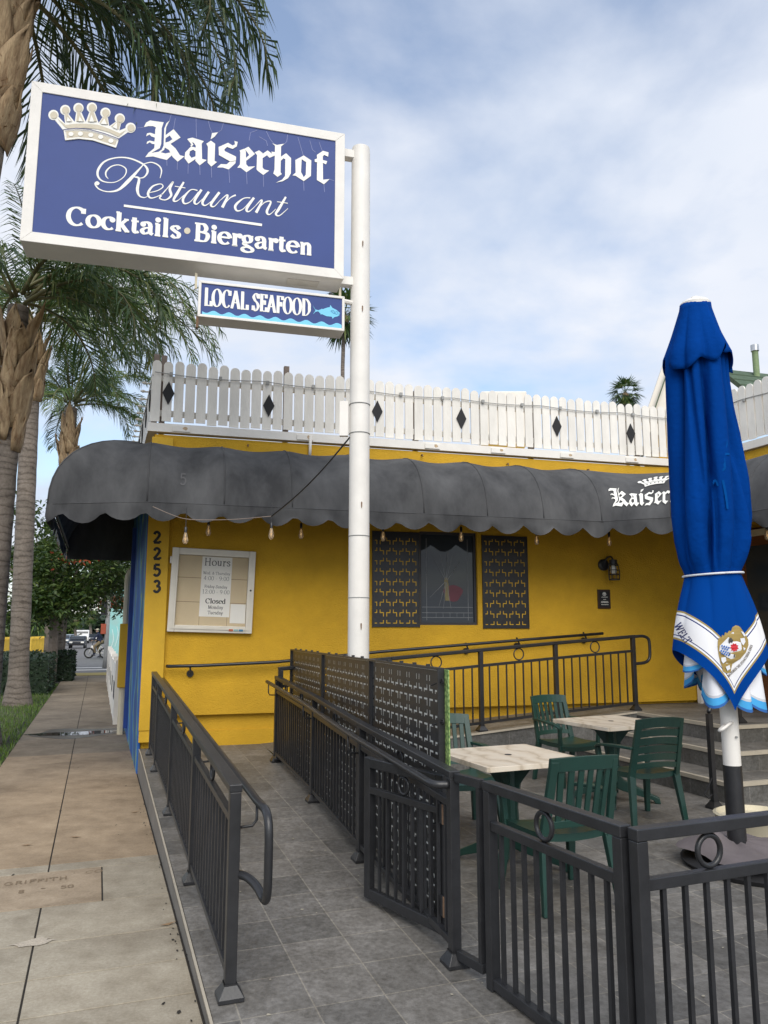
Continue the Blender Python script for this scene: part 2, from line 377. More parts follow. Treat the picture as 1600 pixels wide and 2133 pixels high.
def trunkmat():
    m, t, b = nodes('palm_trunk_rings'); L = t.links; g = t.nodes.new('ShaderNodeNewGeometry')
    mp = t.nodes.new('ShaderNodeMapping'); mp.inputs['Scale'].default_value = (.35, .35, 1); L.new(g.outputs['Position'], mp.inputs['Vector'])
    wv = t.nodes.new('ShaderNodeTexWave'); wv.bands_direction = 'Z'; wv.inputs['Scale'].default_value = 2.3; wv.inputs['Distortion'].default_value = 9; wv.inputs['Detail'].default_value = 4; wv.inputs['Detail Scale'].default_value = 2.2
    L.new(mp.outputs[0], wv.inputs['Vector']); r = t.nodes.new('ShaderNodeValToRGB'); e = r.color_ramp.elements
    e[0].position = 0; e[0].color = (.13, .105, .085, 1); e[1].position = .10; e[1].color = (.215, .178, .148, 1); x = e.new(1); x.color = (.27, .228, .19, 1)
    L.new(wv.outputs['Fac'], r.inputs[0]); out = r.outputs[0]
    for sc, lo in ((2.0, .72), (26, .66)):
        n = t.nodes.new('ShaderNodeTexNoise'); n.inputs['Scale'].default_value = sc; n.inputs['Detail'].default_value = 8; n.inputs['Roughness'].default_value = .7; L.new(g.outputs['Position'], n.inputs['Vector'])
        q = t.nodes.new('ShaderNodeValToRGB'); q.color_ramp.elements[0].position = .36; q.color_ramp.elements[1].position = .62; q.color_ramp.elements[0].color = (lo, lo, lo, 1); L.new(n.outputs['Fac'], q.inputs[0])
        mx = t.nodes.new('ShaderNodeMixRGB'); mx.blend_type = 'MULTIPLY'; mx.inputs[0].default_value = 1; L.new(out, mx.inputs[1]); L.new(q.outputs[0], mx.inputs[2]); out = mx.outputs[0]
    L.new(out, b.inputs['Base Color']); b.inputs['Roughness'].default_value = .95
    bp = t.nodes.new('ShaderNodeBump'); bp.inputs['Strength'].default_value = .7; bp.inputs['Distance'].default_value = .03; L.new(out, bp.inputs['Height']); L.new(bp.outputs[0], b.inputs['Normal'])
    return m
M['trunk'] = trunkmat()
# ---------------------------------------------------------------- lettering: broad-pen strokes on any surface
def arc(cx, cy, rx, ry, a0, a1, n=18):
    return [(cx + rx*cos(radians(a0 + (a1 - a0)*i/n)), cy + ry*sin(radians(a0 + (a1 - a0)*i/n))) for i in range(n + 1)]
def smooth(pts, k=6):                 # Catmull-Rom; pts may carry a width as third value
    P = [tuple(p) for p in pts]; P = [P[0]] + P + [P[-1]]; out = []
    for i in range(1, len(P) - 2):
        for j in range(k):
            t = j/k
            out.append(tuple(.5*((2*P[i][d]) + (-P[i-1][d] + P[i+1][d])*t + (2*P[i-1][d] - 5*P[i][d] + 4*P[i+1][d] - P[i+2][d])*t*t +
                       (-P[i-1][d] + 3*P[i][d] - 3*P[i+1][d] + P[i+2][d])*t**3) for d in range(len(P[0]))))
    out.append(P[-2]); return out
def ribbon(pts, closed=False):        # pts (x,y,w) -> left and right edge lists
    L, R = [], []; n = len(pts)
    for i in range(n):
        a = pts[(i - 1) % n] if closed else pts[max(i - 1, 0)]; b = pts[(i + 1) % n] if closed else pts[min(i + 1, n - 1)]
        dx, dy = b[0] - a[0], b[1] - a[1]; l = sqrt(dx*dx + dy*dy) or 1; w = pts[i][2]/2
        L.append((pts[i][0] - dy/l*w, pts[i][1] + dx/l*w)); R.append((pts[i][0] + dy/l*w, pts[i][1] - dx/l*w))
    return L, R
class Ink:                            # collects flat shapes in 2-D and lays them on a surface map f(x, y, lift)
    def __init__(s, f, mb=None, step=.00035): s.f = f; s.mb = mb or MB(); s.k = 0; s.step = step
    def lift(s): s.k += 1; return (1 + s.k % 13 + (s.k//1000)*13)*s.step
    def poly(s, pts): h = s.lift(); s.mb.poly([s.f(x, y, h) for x, y in pts])
    def strip(s, pts, closed=False):
        h = s.lift(); L, R = ribbon(pts, closed)
        if closed: L = L + L[:1]; R = R + R[:1]
        s.mb.grid([[s.f(*p, h) for p in L], [s.f(*p, h) for p in R]])
    def disc(s, x, y, r, n=14, ry=None): s.poly([(x + r*cos(2*pi*i/n), y + (ry or r)*sin(2*pi*i/n)) for i in range(n)])
AR = lambda *a: ('r', arc(*a))
def glyph(ch):                        # strokes of a roman letter: ('r' round | 'l' straight, points), serif bars ('s', x, y, half width), dots; then the advance
    l = lambda *p: ('l', list(p)); s = lambda x, y, h=.1: ('s', x, y, h); d = lambda x, y: ('d', x, y)
    sm = lambda *p: ('r', smooth(p))
    g = {
    'o': ([AR(.26, .24, .2, .23, 0, 360, 24)], .52), 'c': ([AR(.26, .24, .2, .23, 50, 315), d(.38, .39)], .46),
    'e': ([AR(.26, .24, .2, .23, 5, 320), l((.1, .27), (.45, .27))], .5),
    'a': ([sm((.38, .36), (.38, .1), (.47, .02)), sm((.1, .38), (.2, .47), (.33, .44), (.38, .34)), sm((.38, .27), (.2, .24), (.09, .13), (.19, .02), (.38, .12)), d(.12, .38)], .5),
    'i': ([l((.14, .47), (.14, 0)), s(.1, .46, .06), s(.14, .01), d(.14, .62)], .28), 'l': ([l((.14, .72), (.14, 0)), s(.1, .71, .06), s(.14, .01)], .28),
    'k': ([l((.14, .72), (.14, 0)), s(.1, .71, .06), s(.14, .01), l((.16, .2), (.4, .46)), l((.22, .28), (.44, 0)), s(.4, .46, .08), s(.44, .01, .08)], .53),
    't': ([sm((.15, .6), (.15, .3), (.15, .1), (.22, .02), (.31, .07)), s(.17, .46, .13)], .34),
    's': ([sm((.35, .37), (.27, .46), (.16, .46), (.09, .37), (.2, .27), (.33, .18), (.31, .05), (.19, .02), (.07, .1))], .42),
    'r': ([l((.14, .47), (.14, 0)), s(.1, .46, .06), s(.14, .01), sm((.14, .3), (.22, .45), (.33, .44)), d(.33, .41)], .39),
    'n': ([l((.14, .47), (.14, 0)), s(.1, .46, .06), s(.14, .01, .09), sm((.14, .34), (.27, .46), (.38, .38), (.39, .2), (.39, 0)), s(.39, .01, .09)], .54),
    'm': ([l((.14, .47), (.14, 0)), s(.14, .01, .08), sm((.14, .34), (.25, .46), (.36, .36), (.36, 0)), s(.36, .01, .08), sm((.36, .34), (.48, .46), (.58, .36), (.58, 0)), s(.58, .01, .08)], .74),
    'u': ([sm((.13, .47), (.13, .14), (.22, .02), (.38, .14)), l((.39, .47), (.39, 0)), s(.1, .46, .06), s(.36, .46, .06)], .54),
    'd': ([AR(.23, .23, .17, .22, 0, 360, 22), l((.39, .72), (.39, 0)), s(.35, .71, .06), s(.42, .01, .06)], .54),
    'h': ([l((.14, .72), (.14, 0)), s(.1, .71, .06), s(.14, .01, .09), sm((.14, .34), (.27, .46), (.38, .38), (.39, .2), (.39, 0)), s(.39, .01, .09)], .54),
    'g': ([AR(.22, .32, .14, .14, 0, 360, 20), AR(.23, -.1, .19, .1, 0, 360, 20), sm((.14, .2), (.1, .12), (.2, .06), (.36, -.02)), l((.33, .42), (.44, .45))], .48),
    'y': ([l((.07, .47), (.25, .03)), l((.43, .47), (.22, -.16)), d(.14, -.16), s(.08, .46, .08), s(.42, .46, .07)], .48),
    'v': ([l((.06, .47), (.25, .01)), l((.44, .47), (.25, .01))], .5),
    'C': ([AR(.36, .35, .28, .34, 48, 315), l((.58, .68), (.58, .48))], .68), 'O': ([AR(.37, .35, .29, .34, 0, 360, 26)], .74),
    'G': ([AR(.36, .35, .28, .34, 48, 330), l((.60, .32), (.60, .04)), l((.42, .32), (.64, .32))], .72),
    'B': ([l((.17, .7), (.17, 0)), s(.15, .69, .1), s(.15, .01, .1), sm((.17, .68), (.38, .68), (.47, .53), (.38, .38), (.17, .37)), sm((.3, .37), (.5, .32), (.53, .18), (.42, .02), (.17, .02))], .62),
    'H': ([l((.17, .7), (.17, 0)), l((.57, .7), (.57, 0)), l((.17, .36), (.57, .36)), s(.17, .69), s(.17, .01), s(.57, .69), s(.57, .01)], .74),
    'W': ([l((.08, .7), (.27, 0)), l((.27, 0), (.46, .7)), l((.44, .7), (.63, 0)), l((.63, 0), (.83, .7)), s(.1, .69), s(.44, .69), s(.82, .69, .08)], .92),
    'T': ([l((.32, .7), (.32, 0)), l((.04, .68), (.6, .68)), l((.06, .7), (.06, .55)), l((.58, .7), (.58, .55)), s(.32, .01)], .64),
    'F': ([l((.17, .7), (.17, 0)), l((.15, .68), (.52, .68)), l((.51, .7), (.51, .54)), l((.17, .37), (.38, .37)), l((.38, .46), (.38, .28)), s(.13, .69, .08), s(.17, .01, .11)], .56),
    'E': ([l((.17, .7), (.17, 0)), l((.15, .68), (.53, .68)), l((.52, .7), (.52, .54)), l((.17, .37), (.4, .37)), l((.4, .46), (.4, .28)), l((.15, .02), (.55, .02)), l((.55, .18), (.55, 0)), s(.11, .69, .06), s(.11, .01, .06)], .61),
    'S': ([sm((.46, .53), (.36, .67), (.22, .68), (.11, .55), (.22, .41), (.38, .32), (.47, .18), (.34, .02), (.2, .02), (.08, .17)), l((.47, .69), (.47, .5)), l((.08, .2), (.08, .01))], .56),
    'M': ([l((.15, .7), (.13, 0)), l((.17, .7), (.42, .02)), l((.42, .02), (.68, .7)), l((.68, .7), (.7, 0)), s(.13, .01, .08), s(.7, .01, .09), s(.12, .69, .07), s(.7, .69, .07)], .84),
    'L': ([l((.17, .7), (.17, 0)), s(.17, .69), s(.12, .01, .07), l((.15, .02), (.54, .02)), l((.54, .2), (.54, 0))], .58),
    'A': ([l((.06, 0), (.34, .7)), l((.32, .7), (.6, 0)), l((.15, .23), (.5, .23)), s(.07, .01, .08), s(.6, .01, .1)], .68),
    'D': ([l((.17, .7), (.17, 0)), s(.14, .69, .08), s(.14, .01, .08), sm((.17, .68), (.4, .67), (.6, .52), (.62, .35), (.6, .18), (.4, .03), (.17, .02))], .7),
    'R': ([l((.17, .7), (.17, 0)), s(.15, .69, .1), s(.17, .01, .1), sm((.17, .68), (.38, .68), (.48, .53), (.38, .36), (.17, .35)), l((.33, .36), (.56, 0))], .62),
    'Y': ([l((.06, .7), (.32, .33)), l((.58, .7), (.32, .33)), l((.32, .34), (.32, 0)), s(.32, .01)], .62), 'I': ([l((.17, .7), (.17, 0)), s(.17, .69), s(.17, .01)], .34),
    '0': ([AR(.25, .34, .19, .33, 0, 360, 24)], .5), '1': ([l((.25, .68), (.25, 0)), l((.12, .58), (.25, .68)), s(.25, .01)], .5),
    '2': ([sm((.08, .52), (.14, .64), (.27, .67), (.4, .54), (.33, .36), (.16, .14), (.07, .03)), l((.07, .03), (.44, .03)), l((.44, .14), (.44, .02))], .5),
    '4': ([l((.33, .68), (.33, 0)), l((.33, .68), (.05, .22)), l((.04, .2), (.46, .2))], .5),
    '9': ([AR(.25, .47, .17, .2, 0, 360, 22), sm((.42, .47), (.41, .25), (.3, .06), (.14, .01))], .5),
    '3': ([sm((.08, .56), (.16, .66), (.3, .66), (.38, .53), (.3, .38), (.2, .36)), sm((.22, .36), (.38, .31), (.42, .17), (.3, .02), (.15, .02), (.07, .12))], .5),
    '5': ([sm((.1, .36), (.22, .42), (.38, .36), (.42, .2), (.32, .03), (.17, .01), (.07, .1)), l((.12, .67), (.1, .36)), l((.11, .66), (.41, .66))], .5),
    ':': ([d(.13, .06), d(.13, .38)], .26), '.': ([d(.12, .05)], .24), '-': ([l((.05, .25), (.29, .25))], .34), ' ': ([], .26),
    '&': ([sm((.58, .38), (.48, .16), (.3, .02), (.12, .06), (.1, .22), (.28, .36), (.4, .5), (.34, .66), (.22, .6), (.26, .42), (.42, .16), (.6, .01))], .68), }
    return g.get(ch, ([], .3))
def set_text(ink, text, x0, y0, size, thick=.12, thin=.04, sx=1.0, mono=False, gap=0.0):
    x = x0
    for ch in text:
        st, adv = glyph(ch)
        for q in st:
            tx = lambda p: (x + p[0]*size*sx, y0 + p[1]*size)
            if q[0] == 's':
                if mono: continue
                a, b = tx((q[1] - q[3], q[2])), tx((q[1] + q[3], q[2])); ink.strip([(*a, thin*1.25*size), (*b, thin*1.25*size)])
            elif q[0] == 'd': c = tx((q[1], q[2])); ink.disc(c[0], c[1], size*max(thick*.62, thin)*(1 if sx > .8 else .7), ry=size*max(thick*.62, thin))
            else:
                p = [tx(a) for a in q[1]]; n = len(p); o = []; cl = n > 18 and abs(p[0][0] - p[-1][0]) + abs(p[0][1] - p[-1][1]) < size*.01
                if cl: p = p[:-1]; n -= 1
                for i in range(n):
                    a = p[(i - 1) % n] if cl else p[max(i - 1, 0)]; b = p[(i + 1) % n] if cl else p[min(i + 1, n - 1)]
                    an = atan2(b[1] - a[1], (b[0] - a[0])/sx); w = thick if mono else thin + (thick - thin)*abs(sin(an - radians(12)))**1.2
                    o.append((*p[i], w*size))
                ink.strip(o, cl)
        x += (adv + gap)*size*sx
    return x - x0
def text_w(text, gap=0.0): return sum(glyph(c)[1] + gap for c in text)
def fit_text(ink, text, xa, xb, y0, size, thick, thin, **k):      # stretched to run from xa to xb
    sx = (xb - xa)/(text_w(text, k.get('gap', 0))*size); set_text(ink, text, xa, y0, size, thick, thin, sx=sx, **k)
def planemap(o, X, Y, N): return lambda x, y, h: o + X*x + Y*y + N*h
# the restaurant's blackletter name, traced (x right, y down; box 72..1478 by 105..592, baseline falling to the right)
BLACK = [
 [(72,158),(88,124),(118,107),(150,112),(222,121),(207,165),(203,285),(192,318),(130,352),(108,352),(150,318),(153,288),(132,284),(116,272),(92,288),(96,268),(116,260),(152,268),(155,238),(128,228),(114,214),(88,228),(96,205),(120,200),(156,212),(158,178),(163,160),(140,150),(105,150)],
 [(82,386),(108,350),(130,353),(185,345),(235,358),(272,350),(302,355),(245,407),(200,396),(140,380)],
 [(268,107),(243,128),(226,170),(221,300),(206,330),(180,347),(198,350),(226,330),(234,300),(237,200),(241,160),(256,128)],
 [(230,224),(297,174),(350,237),(272,287),(228,297),(228,277),(262,268),(288,250),(268,222),(232,246)],
 [(226,290),(272,284),(312,320),(345,372),(380,380),(328,421),(290,385),(262,332),(228,312)],
 [(405,246),(440,238),(526,265),(510,285),(513,400),(548,408),(495,449),(462,415),(465,300),(450,278),(428,270)],
 [(467,315),(430,305),(385,350),(380,395),(410,436),(455,406),(466,396),(464,380),(432,392),(416,370),(420,342),(445,330),(467,345)],
 [(400,250),(420,246),(448,292),(432,308),(424,296),(432,290)],
 [(578,252),(588,205),(634,198),(608,232)], [(545,285),(580,262),(612,285),(608,415),(626,424),(583,459),(555,430),(557,308)],
 [(638,310),(710,278),(745,299),(762,290),(758,264),(783,272),(776,306),(745,325),(702,310),(682,328),(686,350),(640,352)], [(640,338),(686,342),(770,383),(770,412),(726,420),(640,372)],
 [(772,386),(766,432),(715,479),(670,464),(626,464),(655,438),(700,440),(726,416),(735,390)],
 [(798,335),(830,322),(845,340),(848,440),(865,458),(916,455),(850,500),(805,466),(780,466),(800,440),(803,350)], [(828,325),(865,307),(914,362),(848,414),(846,392),(870,370),(848,338)],
 [(912,350),(945,334),(972,355),(972,465),(985,480),(1022,488),(977,521),(935,490),(926,478),(930,370)], [(970,362),(1010,335),(1040,358),(1064,374),(1025,391),(1005,372),(972,394)],
 [(1045,282),(1080,294),(1138,284),(1112,305),(1108,500),(1118,515),(1085,536),(1053,510),(1062,480),(1066,300)], [(1038,345),(1068,348),(1066,377),(1048,372)],
 [(1108,385),(1150,357),(1188,394),(1186,510),(1165,546),(1125,569),(1072,580),(1120,557),(1142,530),(1144,402),(1130,395),(1108,416)],
 [(1220,408),(1254,390),(1268,400),(1263,500),(1284,540),(1283,568),(1222,528),(1198,525),(1222,504)], [(1252,392),(1283,374),(1341,412),(1338,530),(1282,570),(1282,541),(1299,520),(1302,425)],
 [(1383,370),(1430,339),(1472,351),(1468,384),(1440,370),(1428,380),(1430,558),(1480,553),(1437,593),(1383,560),(1385,400)], [(1366,405),(1385,397),(1462,418),(1452,442),(1428,430),(1368,424)]]
# crown emblem (x right, y down; box 178..991 by 143..565)
CROWN_BALLS = [(227,258),(336,212),(459,194),(583,190),(709,238),(842,292),(942,378)]
CROWN_BODY = [(215,275),(262,262),(335,338),(322,232),(352,232),(424,322),(440,218),(480,218),(526,322),(563,222),(605,222),(646,332),(692,262),(728,268),(745,362),(822,308),(858,318),(838,402),(912,372),(948,398),(822,482),(832,490),(805,566),(700,531),(590,496),(460,482),(336,496),(322,404)]
CROWN_IN = [(262,292),(335,372),(365,385),(520,380),(640,392),(740,420),(830,462),(905,398),(842,430),(745,388),(640,350),(520,340),(424,342),(340,352)]
CROWN_BAND = [(345,412),(440,406),(560,415),(700,452),(812,496),(795,546),(700,512),(590,478),(460,464),(352,478)]
CROWN_SPIKES = [[(345,232),(330,232),(345,320),(400,320)], [(450,232),(440,320),(510,320),(470,232)], [(575,222),(545,322),(630,322),(595,222)], [(700,262),(655,335),(735,348),(720,270)], [(830,312),(760,365),(830,392),(850,322)]]
def crown(inkw, inkg, inkd, m=lambda x, y: (x, y)):
    T = lambda P: [m(*p) for p in P]
    circ = lambda c, r: [(c[0] + r*cos(2*pi*i/16), c[1] + r*sin(2*pi*i/16)) for i in range(16)]
    inkw.poly(T(CROWN_BODY))
    for c in CROWN_BALLS: inkw.poly(T(circ(c, 48)))
    if inkg:
        inkg.k = 1000
        inkg.poly(T(CROWN_IN)); inkg.poly(T(CROWN_BAND))
        for c in CROWN_BALLS: inkg.poly(T(circ((c[0] + 4, c[1] + 4), 34)))
        for p in CROWN_SPIKES: inkg.poly(T(p))
    inkd.k = 2000
    arcp = [(318,402),(440,388),(560,398),(700,437),(836,487)]
    inkd.poly(T([(x, y - 4) for x, y in arcp] + [(x, y + 5) for x, y in reversed(arcp)]))
# ---------------------------------------------------------------- ground, road, pavement, ramp, steps
def EP(s, e, z=0.0): return SW*s + SE*e + ZUP*z
def struct(name, mb, m, **k): return tag(mb.build(name, m, **k), kind='structure')
mb = MB(); mb.grid([[EP(a, b, -.14) for b in (-600, -250, -120, -60, -30, -15, -8, -4, 0, 4, 10, 20, 60, 200, 600)] for a in (-80, -30, -10, 0, 10, 20, 26, 30, 33, 36, 40, 45, 50, 60, 70, 85, 100, 130, 170, 230, 330, 500, 800)]); struct('road', mb, M['asphalt'])
def slab(mb, s0, s1, e0, e1, z0, z1, shift=0.0):
    mb.add([EP(s0, e0, z0), EP(s0, e1, z0), EP(s1, e1, z0), EP(s1, e0, z0), EP(s0, e0, z1), EP(s0, e1, z1), EP(s1, e1, z1), EP(s1, e0, z1)],
           [(0, 1, 5, 4), (1, 2, 6, 5), (2, 3, 7, 6), (3, 0, 4, 7), (4, 5, 6, 7), (0, 3, 2, 1)])
EK = .535                               # the building line
mb = MB(); slab(mb, -6, 33, -1.25, EK - .002, -.20, -.005); struct('pavement_bed', mb, M['dirt'])
def s_of(u, v): p = onz(u, v, 0); return p.dot(SW)
ecen = onz(102, 1810, 0).dot(SE); efar = onz(169, 1479, 0).dot(SE)
ds = [s_of(120, 1572), s_of(104, 1801), s_of(102, 1816), s_of(87, 1890), s_of(72, 1968), s_of(58, 2043), s_of(45, 2124)]
edges = [-3, -1.4, 0, 1.2, 2.2, 2.9] + ds[::-1] + [s_of(169, 1479), s_of(180, 1440), 18.5, 21, 23.5, 26, 28.5, 31]
edges = sorted(edges)
bm = bmesh.new(); lay = bm.verts.layers.float_color.new('tone')
def slabbm(s0, s1, e0, e1, tone):
    g = .005; vs = []
    wob = lambda: random.uniform(-.003, .003)
    for z in (-.10, -.002, 0):
        q = g + (.002 if z == 0 else 0)
        for s, e in ((s0 + q, e0 + q), (s0 + q, e1 - q), (s1 - q, e1 - q), (s1 - q, e0 + q)):
            v = bm.verts.new(EP(s, e, z)); v[lay] = (*tone, 1); vs.append(v)
    for a in (0, 4):
        for i in range(4): bm.faces.new((vs[a + i], vs[a + (i + 1) % 4], vs[a + 4 + (i + 1) % 4], vs[a + 4 + i]))
    bm.faces.new(vs[8:12])
s5 = ds[0]
for i in range(len(edges) - 1):
    s0, s1 = edges[i], edges[i + 1]; sm_ = (s0 + s1)/2
    if sm_ < ds[1]: base = (.355, .320, .255)
    else: base = (.335, .258, .175)
    inscribed = abs(s0 - ds[3]) < 1e-6
    if sm_ > 11: base = (.255, .21, .155)
    ec = ecen + (efar - ecen)*max(0, min(1, (sm_ - 5)/9))
    cuts = [-1.06, ec, EK - .01]
    if inscribed: cuts = [-1.06, onz(213, 1850, 0).dot(SE), EK - .01]
    for a, b in zip(cuts[:-1], cuts[1:]):
        t = random.uniform(.93, 1.05); tone = tuple(c*t for c in base)
        if inscribed and a < -1: tone = (.36, .29, .21)
        slabbm(s0, s1, a, b, tone)
me = bpy.data.meshes.new('sidewalk'); bmesh.ops.recalc_face_normals(bm, faces=bm.faces); bm.to_mesh(me); bm.free(); me.materials.append(M['concrete'])
tag(link(bpy.data.objects.new('sidewalk', me)), kind='structure')
# maker's stamp pressed into the old slab
k = Ink(planemap(EP(0, 0, .0012), SE, SW, ZUP)); p = onz(8, 1846, 0)
pa, pb = onz(6, 1846, 0), onz(143, 1824, 0)
fit_text(k, 'GRIFFITH', pa.dot(SE), pb.dot(SE), pa.dot(SW), .10, .09, .09, mono=True)
pc = onz(177, 1822, 0); set_text(k, 'CO', pc.dot(SE), pc.dot(SW) + .02, .085, .09, .09, mono=True)
pd = onz(33, 1862, 0); set_text(k, '8', pd.dot(SE), pd.dot(SW), .09, .09, .09, mono=True)
pd = onz(33, 1862, 0)
for yy in (.03, .065): k.disc(pd.dot(SE) + .03, pd.dot(SW) + yy - .02, .018)
pe = onz(82, 1855, 0); set_text(k, '-', pe.dot(SE), pe.dot(SW), .12, .08, .08, mono=True)
pf = onz(125, 1852, 0); set_text(k, '50', pf.dot(SE), pf.dot(SW), .085, .09, .09, mono=True)
struct('pavement_stamp', k.mb, mat('stamp_groove', (.20, .145, .09), .95, .1, 9))
# mortar blot and bits of dirt on the slabs
mb = MB(); c = onz(72, 1963, 0)
mb.poly([EP(c.dot(SW) + .06*cos(t)*random.uniform(.5, 1.2), c.dot(SE) + .13*sin(t)*random.uniform(.35, 1.1), .004) for t in [2*pi*i/22 for i in range(22)]])
struct('mortar_patch', mb, mat('mortar', (.47, .41, .33), .95, .15, 30, .6, 80))
mb = MB()
for _ in range(26):
    s, e = random.uniform(3, 16), random.uniform(-.8, .45); r = random.uniform(.006, .016); a = random.uniform(0, pi)
    pts = [EP(s + r*1.8*cos(t)*random.uniform(.5, 1), e + r*sin(t + a)*random.uniform(.5, 1), .0035) for t in [2*pi*i/9 for i in range(9)]]
    mb.poly(pts)
for i in range(120):                     # grit gathered along the foot of the ramp
    s = random.uniform(2.6, 14); e = EK - random.random()**2*.07 - .004; r = random.uniform(.003, .008)
    mb.poly([EP(s + r*2.2*cos(t)*random.uniform(.5, 1), e + r*sin(t)*random.uniform(.4, 1), .0045) for t in [2*pi*i/8 for i in range(8)]])
tag(mb.build('grit', M['dirt']), 'dark grit and specks of dirt scattered on the pavement', 'dirt', kind='stuff')
leafm = mat('dry_leaf', (.30, .19, .10), .8, .4, 20)
for (u, v) in ((281, 1693), (157, 1745), (56, 1762), (350, 1927)):
    p = onz(u, v, 0); a = random.uniform(-.4, .4); mb = MB(); d = SE*cos(a) + SW*sin(a); n = SW*cos(a) - SE*sin(a)
    mb.poly([p + d*.05 + ZUP*.012, p + n*.016 + ZUP*.006, p - d*.05 + ZUP*.008, p - n*.014 + ZUP*.006])
    tag(mb.build('fallen_leaf', leafm), {281: 'pale dry leaf lying on the brown pavement nearest the blue wall', 157: 'pale dry leaf lying just beyond the stamped slab near the joint', 56: 'pale dry leaf at the far left beyond the stamped slab', 350: 'reddish dry leaf by the foot of the ramp kerb'}[u], 'leaf', 'dry leaves on the pavement')
# puddle at the downpipe
mb = MB(); pts = []
for i in range(40):
    t = 2*pi*i/40; pts.append(EP(14.05 + .22*sin(t)*(1 + .3*sin(3*t)), -.25 + .72*cos(t)*(1 + .16*sin(5*t)), .005))
mb.poly(pts); m_, t_, b_ = nodes('water_film'); b_.inputs['Base Color'].default_value = (.03, .027, .024, 1); b_.inputs['Roughness'].default_value = .03; b_.inputs['Specular IOR Level'].default_value = 1.0
struct('puddle', mb, m_)
mb = MB(); mb.poly([EP(14.1 + .62*sin(t)*(1 + .25*sin(3*t + 1)), -.2 + .70*cos(t)*(1 + .12*sin(4*t)), .0028) for t in [2*pi*i/40 for i in range(40)]])
struct('damp_pavement', mb, mat('wet_concrete', (.10, .082, .062), .35, .25, 5))
# kerb strip of lawn left of the pavement
mb = MB(); slab(mb, 4, 27, -6.5, -1.07, -.15, -.012); struct('verge', mb, M['soil'])
mb = MB()
for _ in range(15000):
    s = 8.5 + 18*random.random()**1.5; e = -1.06 - 2.6*random.random()**1.3; h = random.uniform(.035, .10); w = .006; a = random.uniform(0, 2*pi); ln = random.uniform(0, .05)
    p = EP(s, e, -.012); d = V((cos(a), sin(a), 0)); q = V((-sin(a), cos(a), 0))
    mb.add([p - d*w, p + d*w, p + q*ln + ZUP*h], [(0, 1, 2)])
tag(mb.build('grass', M['grassleaf'], fix=False), 'short green grass on the verge beside the pavement', 'grass', kind='stuff')
mb = MB()
for _ in range(70):
    s, e = random.uniform(2.4, 7), random.uniform(.7, 3.4); r = random.uniform(.004, .012); zz = max(.045, .048 + .0395*(s - 3.62) if e < 1.9 else .045) + .004
    mb.poly([EP(s + r*cos(t)*random.uniform(.5, 1), e + r*sin(t)*random.uniform(.5, 1.4), zz) for t in [2*pi*i/7 for i in range(7)]])
tag(mb.build('tile_specks', mat('pale_speck', (.42, .38, .30), .9, .4, 30)), 'pale specks and crumbs scattered on the grey tiles', 'dirt', kind='stuff')
# patio, ramp, landing, platform with steps
def zr(s): return max(.047, min(.28, .048 + .0395*(s - 3.62)))
mb = MB(); slab(mb, -4, 11, EK, 11, -.16, .043); struct('patio', mb, M['tile'])
SS = [3.5 + i*.4 for i in range(19)]
mb = MB(); mb.grid([[EP(s, e, zr(s) + (0 if s > 3.5 else -.0034)) for e in (EK + .014, 1.30, 1.98)] for s in SS]); struct('ramp', mb, M['tile'])
mb = MB(); mb.grid([[EP(s, EK - .003, z) for s in [-4] + SS] for z in (-.06,)] + [[EP(s, EK - .003, zr(s) - .012) for s in [-4] + SS]])
mb.grid([[EP(s, 1.98, .0) for s in SS], [EP(s, 1.98, zr(s) - .001) for s in SS]]); struct('ramp_kerb', mb, M['kerb'])
mb = MB()
for i in range(len(SS) + 0):
    a, b = ([-4] + SS)[i], SS[i]
    mb.bar(EP(a, EK + .004, zr(a) - .004), EP(b, EK + .004, zr(b) - .004), .012, .012)
struct('kerb_trim', mb, M['nosing'])
S2, E2 = 8.60, 6.70                      # ramp along the wall
def zr2(e): return .28 + .34*max(0, min(1, (e - 1.98)/(E2 - 1.98)))
mb = MB(); mb.grid([[EP(s, e, zr2(e) + .001) for e in [1.98 + (E2 - 1.98)*i/10 for i in range(11)]] for s in (S2, 9.4, 10.4)]); struct('upper_ramp', mb, M['tile'])
mb = MB(); mb.grid([[EP(S2 - .002, e, z0) for e in [1.98 + (E2 - 1.98)*i/10 for i in range(11)]] for z0 in (0,)] + [[EP(S2 - .002, e, zr2(e) - .012) for e in [1.98 + (E2 - 1.98)*i/10 for i in range(11)]]]); struct('upper_ramp_side', mb, M['riser'])
mb = MB(); mb.bar(EP(S2 - .004, 1.98, .28), EP(S2 - .004, E2, .62), .03, .02); struct('upper_ramp_trim', mb, M['nosing'])
for i, (e0, s0, z) in enumerate(((5.75, 6.05, .235), (6.2, 6.5, .43), (6.7, 7.0, .62))):
    mb = MB(); zb = (.0, .236, .431)[i]
    slab(mb, s0 + .012, 10.6, e0 + .012, 11 - i*.02, zb - .03, z - .003); struct('step' if i < 2 else 'platform', mb, [M['riser']])
    mb = MB(); slab(mb, s0 + .05, 10.58, e0 + .05, 10.9, z - .02, z); struct('step_tread', mb, M['tile'])
    mb = MB(); slab(mb, s0, s0 + .05, e0, 10.95, z - .035, z + .003); slab(mb, s0 + .0505, 9.6 if i < 2 else 8.62, e0, e0 + .05, z - .035, z + .003); struct('step_nosing', mb, M['nosing'])
